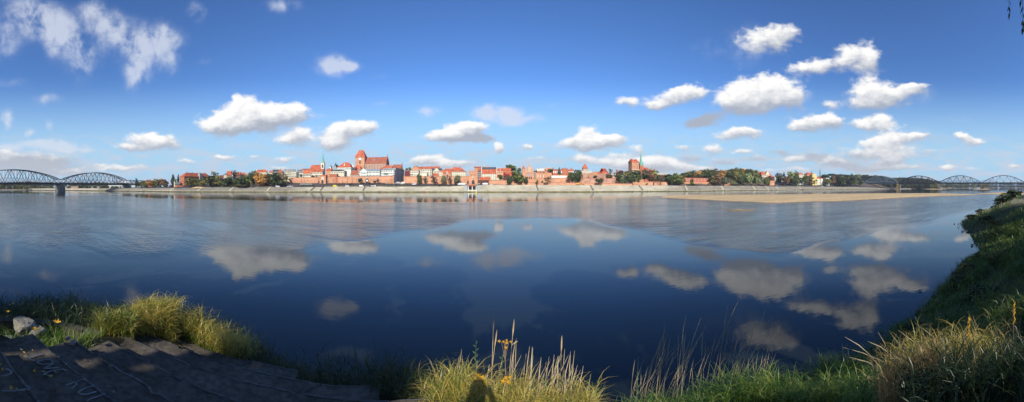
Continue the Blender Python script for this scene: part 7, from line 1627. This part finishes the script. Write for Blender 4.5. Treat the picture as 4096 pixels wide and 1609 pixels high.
f = Field(); P = on_ground(np.column_stack([nrs.uniform(60, 112, 3600), nrs.uniform(-4, 8, 3600)])); P = P[shore_d(P[:, 0], P[:, 1]) > .2]; f.add(blades(P, nrs.uniform(.7, 1.5, len(P)), np.full(len(P), .07), nrs.normal(WIND, .8, len(P)), nrs.uniform(.2, .7, len(P)), tint(len(P), .7, .2)))
f.build('tall_reeds', 'blade_straw', 'pale straw reeds on the far right bank in front of the dark bushes')
f = Field()
for k in range(110):
    x = 6 + 34 * nrs.rand() ** 1.4; y = nrs.uniform(-3, 7); d = float(shore_d(np.array([x]), np.array([y]))[0])
    if d < .1: continue
    q = np.column_stack([x + nrs.normal(0, .28 + .012 * x, 110), y + nrs.normal(0, .28, 110)]); q = on_ground(q); hz2 = nrs.uniform(.35, .8); leafy(f, q, nrs.uniform(.6, 1.1, len(q)) * hz2, 4, .3 + .006 * x, .012 + .0012 * x, tint(len(q), nrs.uniform(.2, .75), .2), .4)
f.build('grass_tussocks', 'blade_green', 'scattered taller tussocks on the right bank')
FINE = [crown_mesh('crown', 'bush', 77 + k, n=1500, leaf=.045) for k in range(2)]
# bank bushes
for (x, y, w, h, c, l) in ((104, 1.0, 9, 4.2, 'dg', 'dark bush on the far point of the right bank, nearest the water'), (112, -1.5, 10, 4.6, 'dg', 'dark bush behind the one on the far point of the right bank'), (120, 0, 9, 4.3, 'mg', 'mid green bush at the far end of the right bank'), (128, -4, 12, 5, 'dg', 'broad dark bush at the right frame edge on the far bank point'),
                           (58.5, 5.6, 4.5, 1.7, 'dg', 'low leafy bush on the first point of the right bank'), (64, 4.2, 6, 2.0, 'mg', 'rounded green bush behind the first point of the right bank'), (72, 1.0, 6, 1.9, 'dg', 'dark bush among the pale reeds on the right bank'), (50, 2.4, 4, 1.4, 'dg', 'low dark bush on the shaded right bank'), (44, 1.2, 3.5, 1.3, 'og', 'olive shrub on the shaded right bank'), (80, .2, 7, 2.2, 'mg', 'green bush right behind the pale reeds')):
    z = float(nearZ(np.array([x]), np.array([y]))[0]); o = empty('bush', (x, y, z - .1), 0, l, 'bush', 'bushes on the right bank'); link('crown', CROWNS['bush'][int(x) % 3], o, (0, 0, -.1), x, (w, w, h), tuple(v * .8 for v in COLS[c]))

near_b = [(7.2, 5.6, 1.3, .75, 'mg', 'nearest low leafy shrub at the right waterline'), (9.6, 4.9, 1.6, .8, 'og', 'olive shrub just beyond the nearest shrub on the right bank'), (12.4, 3.6, 1.8, .9, 'dg', 'dark shrub in the first bend of the right bank'),
          (15.6, 3.4, 2.0, .95, 'mg', 'green shrub on the bulge of the right bank'), (18.8, 2.4, 2.4, 1.1, 'dg', 'dark shrub on the slope above the floating twig'), (22.5, 2.6, 2.4, 1.1, 'og', 'olive shrub half way along the right bank'),
          (26.0, 1.6, 2.6, 1.2, 'mg', 'green shrub left of the sodden log'), (30.5, .2, 2.6, 1.1, 'dg', 'dark shrub right above the sodden log'), (36.0, 1.0, 3.0, 1.3, 'mg', 'green shrub in the shaded bay of the right bank'), (14.0, .8, 2.2, 1.0, 'dg', 'dark shrub high on the right slope'), (21.0, .2, 2.6, 1.2, 'og', 'olive shrub high on the right slope')]
for (x, y, w, h, c, l) in near_b:
    z = float(nearZ(np.array([x]), np.array([y]))[0]); o = empty('bush', (x, y, z - .1), 0, l, 'bush', 'bushes on the right bank'); link('crown', FINE[int(x * 3) % 2], o, (0, 0, -.12), x, (w, w, h), tuple(v * .75 for v in COLS[c]))
# mud and stones along the ragged waterline of the right bank
f_ = []
for k in range(60):
    x = 8 + 42 * nrs.rand() ** 1.3; ys = float(np.interp(x, SHA[:, 0], SHA[:, 1])); f_.append((x, ys + nrs.uniform(-.1, .25), nrs.uniform(.05, .16) * (1 + x * .02)))
mb = MB()
for (x, y, s) in f_: mb.lathe([(s * .7, -.05), (s, 0), (s * .8, s * .45), (s * .25, s * .65)], 7, (x, y, .0), a0=x)
tag(mb.build('gravel', 'driftwood'), 'dark stones and mud lumps along the waterline of the right bank', 'gravel', kind='stuff')

# ------------------------------------------------------------------ distinct plants
def at_px(px, r): p = gp(px, r); return (p.x, p.y, float(nearZ(np.array([p.x]), np.array([p.y]))[0]))
def reed_stalk(px, ptop, r, top_px, label, side=None):
    b = Vector(at_px(px, r)); rt = r * 1.02; tp = gp(top_px, rt, zz(ptop, rt)); o = empty('reed_stalk', b, 0, label, 'reed', 'tallest reed stalks at the bottom centre')
    P = [Vector((0, 0, 0)) + (tp - b) * t + Vector((0, 0, .10 * math.sin(math.pi * t))) for t in (0, .25, .5, .75, 1)]
    MB().tube(P, [.0055, .005, .0045, .004, .003], 5).build('stem', 'straw', o); d = (P[4] - P[3]).normalized()
    MB().tube([P[4] - d * .20, P[4] - d * .12, P[4] - d * .03, P[4] + d * .03], [.004, .0105, .009, .002], 6).build('seed_head', 'straw', o)
    if side:
        q = P[3] - d * .02; MB().tube([q, q + Vector((.05, 0, .04)), q + Vector((.085, 0, .055))], [.003, .008, .002], 5).build('side_spike', 'straw', o)
mat('straw', (.55, .42, .24), var=.15, scale=6)
reed_stalk(1961, 1275, 4.3, 1975, 'tallest upright reed stalk at the bottom centre'); reed_stalk(2022, 1286, 4.3, 2056, 'second tallest reed stalk with a small side spike, right of the tallest', True); reed_stalk(1945, 1328, 4.35, 1987, 'shorter reed stalk crossing behind the tallest one')
reed_stalk(2355, 1350, 4.3, 2248, 'lone reed stalk at the right of the centre reeds') if False else reed_stalk(2235, 1352, 4.3, 2247, 'lone upright stalk between the two stalk groups of the centre reeds')
# maple seedling with yellow leaves
def maple(px, r, h, spots, label, lab_col='leaf_yellow', name='maple_sapling'):
    b = Vector(at_px(px, r)); o = empty(name, b, 0, label, 'sapling'); MB().tube([(0, 0, 0), (.01, 0, h * .5), (0, .01, h)], [.008, .006, .003], 6).build('stem', 'bark_light', o)
    for i, (dx, dz, s) in enumerate(spots):
        MB().tube([(0, 0, h * .82 + dz * .3), (dx * .6, .01, h + dz * .7), (dx, .0, h + dz)], [.003, .0025, .002], 5).build('twig', 'bark_light', o)
        P = []; 
        for k in range(10): a = 6.283 * k / 10 + i; rr = s * (1.0 if k % 2 == 0 else .48); P.append((rr * math.cos(a), .25 * rr * math.sin(a * 2) + .01, rr * math.sin(a)))
        MB().poly([(0, -.01, 0)] + P, [(0, 1 + k, 1 + (k + 1) % 10) for k in range(10)]).build('leaf', lab_col, o, loc=(dx, -.01, h + dz))
mat('bark_light', (.30, .22, .15), var=.2, scale=5)
hz_ = zz(1378, 4.0) - at_px(2022, 4.0)[2]
maple(2020, 4.0, hz_, [(-.075, .035, .027), (-.02, .03, .022), (.02, .015, .029), (.012, -.045, .027), (.075, .03, .024), (.02, .05, .019)], 'slim sapling topped with orange yellow maple leaves')
maple(2022, 3.75, zz(1530, 3.75) - at_px(2022, 3.75)[2], [(-.03, .01, .04), (.03, .0, .04), (0, .05, .035), (.05, .06, .03)], 'low sapling with yellow maple leaves under the taller sapling')
maple(1918, 3.7, zz(1520, 3.7) - at_px(1918, 3.7)[2], [(-.05, .0, .045), (.03, .02, .05), (.0, -.06, .04), (.06, -.04, .04), (-.02, .06, .04), (.02, -.15, .04)], 'shaded sapling with dull yellow leaves left of the photographer shadow')
maple(3875, 3.6, .95, [(-.05, -.10, .045), (.02, -.05, .05), (.0, -.16, .055), (.04, .0, .04), (-.03, .03, .04)], 'yellow leaved sapling in the sunlit clump at the right')
maple(4055, 3.3, .95, [(-.05, .0, .05), (.03, .02, .055), (.0, -.06, .05), (.06, -.08, .045), (-.04, -.12, .05)], 'orange leaved sapling at the right frame edge', 'leaf_yellow')
def herb(px, r, ptop, label, n=12, col='herb_green'):
    b = Vector(at_px(px, r)); h = zz(ptop, r) - b.z; o = empty('willow_herb', b, 0, label, 'herb'); MB().tube([(0, 0, 0), (.0, 0, h * .5), (.015, 0, h)], [.005, .004, .002], 5).build('stem', 'herb_green', o)
    for k in range(n):
        z = h * (.55 + .45 * k / n); s = .07 * (1 - .5 * k / n); a = (0.4 if k % 2 else 2.7) + .5 * math.sin(k * 1.9); d = Vector((math.cos(a), math.sin(a) * .5, 0)); q = Vector((.01, 0, z))
        MB().poly([q, q + d * s * .5 + Vector((0, 0, s * .42)) + Vector((0, .012, 0)), q + d * s + Vector((0, 0, s * .75)), q + d * s * .5 + Vector((0, 0, s * .25)) - Vector((0, .012, 0))], [(0, 1, 2, 3)]).build('leaf', 'herb_green', o)
mat('herb_green', (.12, .20, .07), var=.25, scale=6)
herb(1900, 4.1, 1362, 'upright green herb with narrow leaves left of the tallest reed'); herb(1862, 4.2, 1440, 'smaller green herb at the left of the upright herb', 9); herb(2005, 4.05, 1420, 'green herb just left of the maple sapling', 9)
herb(2545, 5.0, 1483, 'small herb with curled tip in the lower right of centre', 8); herb(2385, 4.6, 1520, 'little herb at the right end of the sunlit centre reeds', 8)

# driftwood, stones and leaves on the water
def flo(px, py, s, label, name, cat, m='driftwood', h=.1):
    r = wr(py); p = gp(px, r, .0); o = link(name, None or MB().tube([(-s, 0, 0), (-s * .3, s * .2, h), (s * .4, -s * .1, h * .7), (s, .1 * s, 0)], [s * .12, s * .3, s * .25, s * .08], 7).mesh(name, m), None, p, px); tag(o, label, cat)
flo(3817, 897, .3, 'dark twig floating off the first point of the right bank', 'floating_twig', 'twig', h=.05); flo(3834, 905, .20, 'dark upright stone in the water beside the floating twig', 'river_stone', 'stone', h=.45); flo(3889, 984, .28, 'dark stone in the water near the shaded bank', 'river_stone', 'stone', h=.14)
flo(3850, 928, .2, 'small dark stone just off the bank below the first point', 'river_stone', 'stone', h=.1); flo(3945, 1018, .55, 'dark sodden log at the foot of the shaded bank', 'log', 'log', h=.22)
r = wr(1168); o = empty('floating_branch', gp(3680, r, .03), 0, 'floating twig with five dark leaves near the right bank', 'twig')
MB().tube([(-.25, 0, 0), (-.1, .03, .02), (.12, 0, .01)], [.006, .006, .004], 5).build('stem', 'driftwood', o)
for k in range(5): link('leaf', leaf_mesh('leaf', 'leaf_dark', .13, .045), o, (.08 + .05 * math.cos(k * 1.3), .07 * math.sin(k * 1.3), .03), k * 1.26) if k else (mat('leaf_dark', (.02, .03, .01), var=.2), link('leaf', leaf_mesh('leaf', 'leaf_dark', .13, .045), o, (.13, 0, .03), 0))
for i, (px_, py_, l_) in enumerate(((2616, 1371, 'pale speck leaf floating in the dark water left of centre right'), (2158, 1337, 'pale floating leaf with a faint thread, right of the reed stalks'), (2774, 1478, 'pale floating leaf behind the arching stalks'), (1824, 1424, 'pale floating leaf left of the upright herb'), (3058, 1443, 'ochre floating leaf left of the green right bank'), (3028, 1532, 'curled ochre floating leaf near the bottom right stalks'), (2832, 1331, 'tiny pale floating leaf right of the dark streaks'), (1752, 1216, 'tiny pale floating leaf left of the dark water patch'), (245, 1171, 'pale floating leaf near the dark grass at the left'))):
    r = wr(py_); o = link('floating_leaf', LM['pale' if 'ochre' not in l_ else 'yellow'], None, gp(px_, r, .012), i, (1.1,) * 3); tag(o, l_, 'leaf', 'leaves floating on the river')

# ------------------------------------------------------------------ photographer (behind the lens; only the shadow shows)
pz = 5.03
me, J = person_mesh(dict(shl=(-.19, 0, 1.40), shr=(.19, 0, 1.40), ell=(-.22, -.20, 1.22), elr=(.22, -.20, 1.22), hal=(-.075, -.36, 1.52), har=(.075, -.36, 1.52), head=(0, -.02, 1.60), crown=(0, 0, 1.76)))
o = link('person', me, None, (.0, -.46, pz), R(180)); tag(o, 'person in dark jacket standing at the viewpoint, casting the shadow on the reeds', 'person')
h = Vector(J['head']); MB().lathe([(.02, .13), (.075, .11), (.108, .04), (.108, -.02), (.09, -.05)][::-1], 12, (h.x, h.y + .025, h.z + .06)).build('hair', 'hair_brown', o, smooth=True)
ph = MB().box(-.07, .07, -.088, -.08, -.035, .035).build('smartphone', 'wood_dark', loc=(0, 0, EYE)); tag(ph, 'dark smartphone held up by the standing person', 'phone')
gr = [Vector((-4.9 + i * .1, -.06 - .0 * i, 0)) for i in range(3)]

# ------------------------------------------------------------------ trees behind the camera that shade the bank
LIT = []    # ground places kept sunlit by gaps shaped into the unseen crowns: (x, y, z, rx, ry)
def lit(px, py, dz, rx, ry): p = ground_hit(px, py, dz); LIT.append((p.x, p.y, EYE - dz + .4, rx, ry))
LIT += [(0.05, 4.3, 4.0, 1.35, 1.5), (.2, 7.0, 2.0, 1.5, 2.5), (1.6, 5.3, 3.4, .9, 1.2), (2.7, 5.3, 3.3, .5, .8), (3.6, 5.0, 3.4, .5, .6)]
for px_, dz_, rx, ry in ((420, 2.7, .6, .8), (500, 2.75, .7, 1.0), (590, 2.8, .75, 1.0), (690, 2.85, .7, .95), (790, 2.85, .5, .7)):
    s = 5.05 ; a = th(px_); dirv = Vector((math.sin(a), math.cos(a), 0)); r_ = s / (dirv.x * STN.x + dirv.y * STN.y); r_ = min(r_, 5.9 if px_ < 650 else 6.6); LIT.append((dirv.x * r_, dirv.y * r_, 4.4, rx, ry))
lit(150, 1325, 2.0, .55, .45); lit(40, 1310, 2.0, .35, .4); lit(400, 1372, 2.3, .3, .25); lit(500, 1362, 2.5, .4, .22)
LIT += [(3.5, .8, 4.9, .5, .6), (4.3, .4, 4.9, .5, .45), (3.9, 1.1, 4.9, .7, .7), (4.5, 1.3, 4.9, .6, .6), (5.1, 1.3, 5.0, .4, .4), (4.6, 4.2, 4.0, .35, .4), (6.2, 5.2, 3.3, .5, .4), (7.2, 4.6, 3.6, .35, .35), (5.3, 5.4, 3.3, .4, .35),
        (64, 5, 3.2, 9, 3), (80, 2, 3.2, 9, 4), (100, 2, 3, 8, 5)]
def shade_tree(name, x, y, h, w, n, label, leaf=.42, seed=0, cz=.36):
    rs = np.random.RandomState(seed); z0 = 5.1; L = []
    for _ in range(26):
        a = rs.uniform(0, 6.28); q = rs.uniform(0, 1) ** .5; z = rs.uniform(0, 1); ww = math.sin(math.pi * (z * .86 + .08)) ** .6; L.append((x + math.cos(a) * q * w * .5 * ww, y + math.sin(a) * q * w * .36 * ww, z0 + h * (cz + (1 - cz) * z), rs.uniform(.8, 1.6)))
    L = np.array(L); i = rs.randint(0, len(L), n); d = rs.normal(size=(n, 3)); d /= np.linalg.norm(d, axis=1)[:, None]; C = L[i, :3] + d * (L[i, 3] * rs.uniform(.3, 1.1, n) ** .5)[:, None] * np.array([1.25, 1, 1.1])
    keep = np.ones(n, bool)
    for (lx, ly, lz, rx, ry) in LIT:
        lz = float(nearZ(np.array([lx]), np.array([ly]))[0]) + .45 if lz > 3.2 else lz
        t = (C[:, 2] - lz) / SUN.z; px_ = C[:, 0] - SUN.x * t; py_ = C[:, 1] - SUN.y * t; keep &= (((px_ - lx) / (rx + .26)) ** 2 + ((py_ - ly) / (ry + .38)) ** 2) > 1
    C = C[keep]; n = len(C); u = rs.normal(size=(n, 3)); u /= np.linalg.norm(u, axis=1)[:, None]; v = np.cross(u, rs.normal(size=(n, 3))); v /= np.linalg.norm(v, axis=1)[:, None]
    s = (leaf * rs.uniform(.5, 1.1, n))[:, None]; V = np.stack([C - u * s, C - v * s * .55, C + u * s, C + v * s * .55], 1).reshape(-1, 3)
    o = empty(name, (x, y, 4.9), 0, label, 'tree', 'trees on the near bank behind the camera')
    V = V - np.array([x, y, 4.9])[None]; link('crown', np_mesh('crown', V, np.arange(4 * n).reshape(n, 4), 'leaf', {'tint': np.repeat(rs.uniform(0, 1, n), 4)}), o, color=COLS['og'])
    m = MB().tube([(0, 0, 0), (.1, 0, h * .3), (0, .1, h * .6), (.1, 0, h * .85)], [.32, .25, .16, .05], 9)
    for k in range(6):
        a = rs.uniform(0, 6.28); z = h * rs.uniform(.3, .6); l = w * .3; m.tube([(0, 0, z), (math.cos(a) * l * .6, math.sin(a) * l * .4, z + h * .12), (math.cos(a) * l, math.sin(a) * l * .7, z + h * .24)], [.12, .08, .03], 6)
    m.build('trunk', 'bark', o)
TB = [(-3.0, -10, 15, 7.5), (-8.5, -11, 16, 8), (-14, -9.5, 15, 8), (-19.5, -11, 16, 8.5), (-26, -12, 16, 9), (6.3, -9.5, 14, 5.5), (11, -10.5, 15, 7), (16.5, -9.5, 15, 7.5), (22, -11, 15, 8), (28.5, -10, 15, 8.5), (36, -11, 15, 9), (44, -10, 14, 9), (53, -11, 14, 10), (2.6, -12.5, 9.5, 4.4)]
TBL = ['first willow left of the viewpoint', 'second willow left of the viewpoint', 'third willow left of the viewpoint', 'fourth willow left of the viewpoint', 'outermost willow left of the viewpoint', 'slender poplar right of the viewpoint', 'first willow right of the viewpoint', 'second willow right of the viewpoint', 'third willow right of the viewpoint', 'fourth willow right of the viewpoint', 'fifth willow right of the viewpoint', 'sixth willow right of the viewpoint', 'outermost willow right of the viewpoint', 'low young willow close behind the viewpoint']
for i, (x, y, h_, w_) in enumerate(TB):
    shade_tree('willow_tree' if i != 5 else 'poplar_tree', x, y, h_, w_, 9000 if i < 3 or i in (5, 6) else (6000 if i < 9 or i == 13 else 2800), TBL[i], seed=40 + i, cz=.04 if i != 5 else .12, leaf=.40 if i < 9 else .6)

# twigs of the overhanging willow at the upper right
def hang(px, ytop_row, ybot_row, r, label, n, dark=True):
    z1 = zz(ybot_row, r); p = gp(px, r, z1); H = 1.6; o = empty('hanging_twig', p, 0, label, 'twig', 'twigs hanging from the willow at the upper right')
    MB().tube([(0, 0, .10), (-.006, 0, .25), (-.004, .01, .5), (.03, 0, H)], [.0016, .002, .0026, .005], 5).build('stem', 'bark', o)
    for k in range(n):
        z = .07 + .06 * (k % 4); a = k * 2.4; s = .075; d = Vector((math.cos(a) * .35, math.sin(a) * .35, -1)).normalized(); q = Vector((0, 0, z)); w = Vector((-math.sin(a), math.cos(a), 0)) * .009
        MB().poly([q, q + d * s * .45 + w, q + d * s, q + d * s * .45 - w], [(0, 1, 2, 3)]).build('leaf', 'leaf_hang' if k % 3 else 'leaf_pale', o)
mat('leaf_hang', (.055, .050, .020), var=.3, scale=9)
hang(4036, 0, 78, 3.0, 'single short willow twig hanging at the top right', 7); hang(4081, -60, 30, 2.9, 'willow twig cut by the top edge at the top right', 8); hang(4091, 40, 136, 2.8, 'longest willow twig with pale and dark leaves at the right edge', 14)

# ------------------------------------------------------------------ thin autumn haze filling the valley
def build_haze():
    m = bpy.data.materials.new('haze'); m.use_nodes = True; N = NT(m.node_tree); N.n.clear()
    out = N.node('ShaderNodeOutputMaterial'); v = N.node('ShaderNodeVolumePrincipled')
    v.inputs['Color'].default_value = (.80, .88, 1.0, 1); v.inputs['Density'].default_value = HAZE; v.inputs['Anisotropy'].default_value = .0
    N.l.new(v.outputs[0], out.inputs['Volume']); MATS['haze'] = m
    o = MB().box(-5600, 5600, -1300, 5600, -4.5, 95).build('haze', 'haze'); o['kind'] = 'stuff'; o['label'] = 'thin pale haze in the air over the river valley'
HAZE = 0.00009
build_haze()
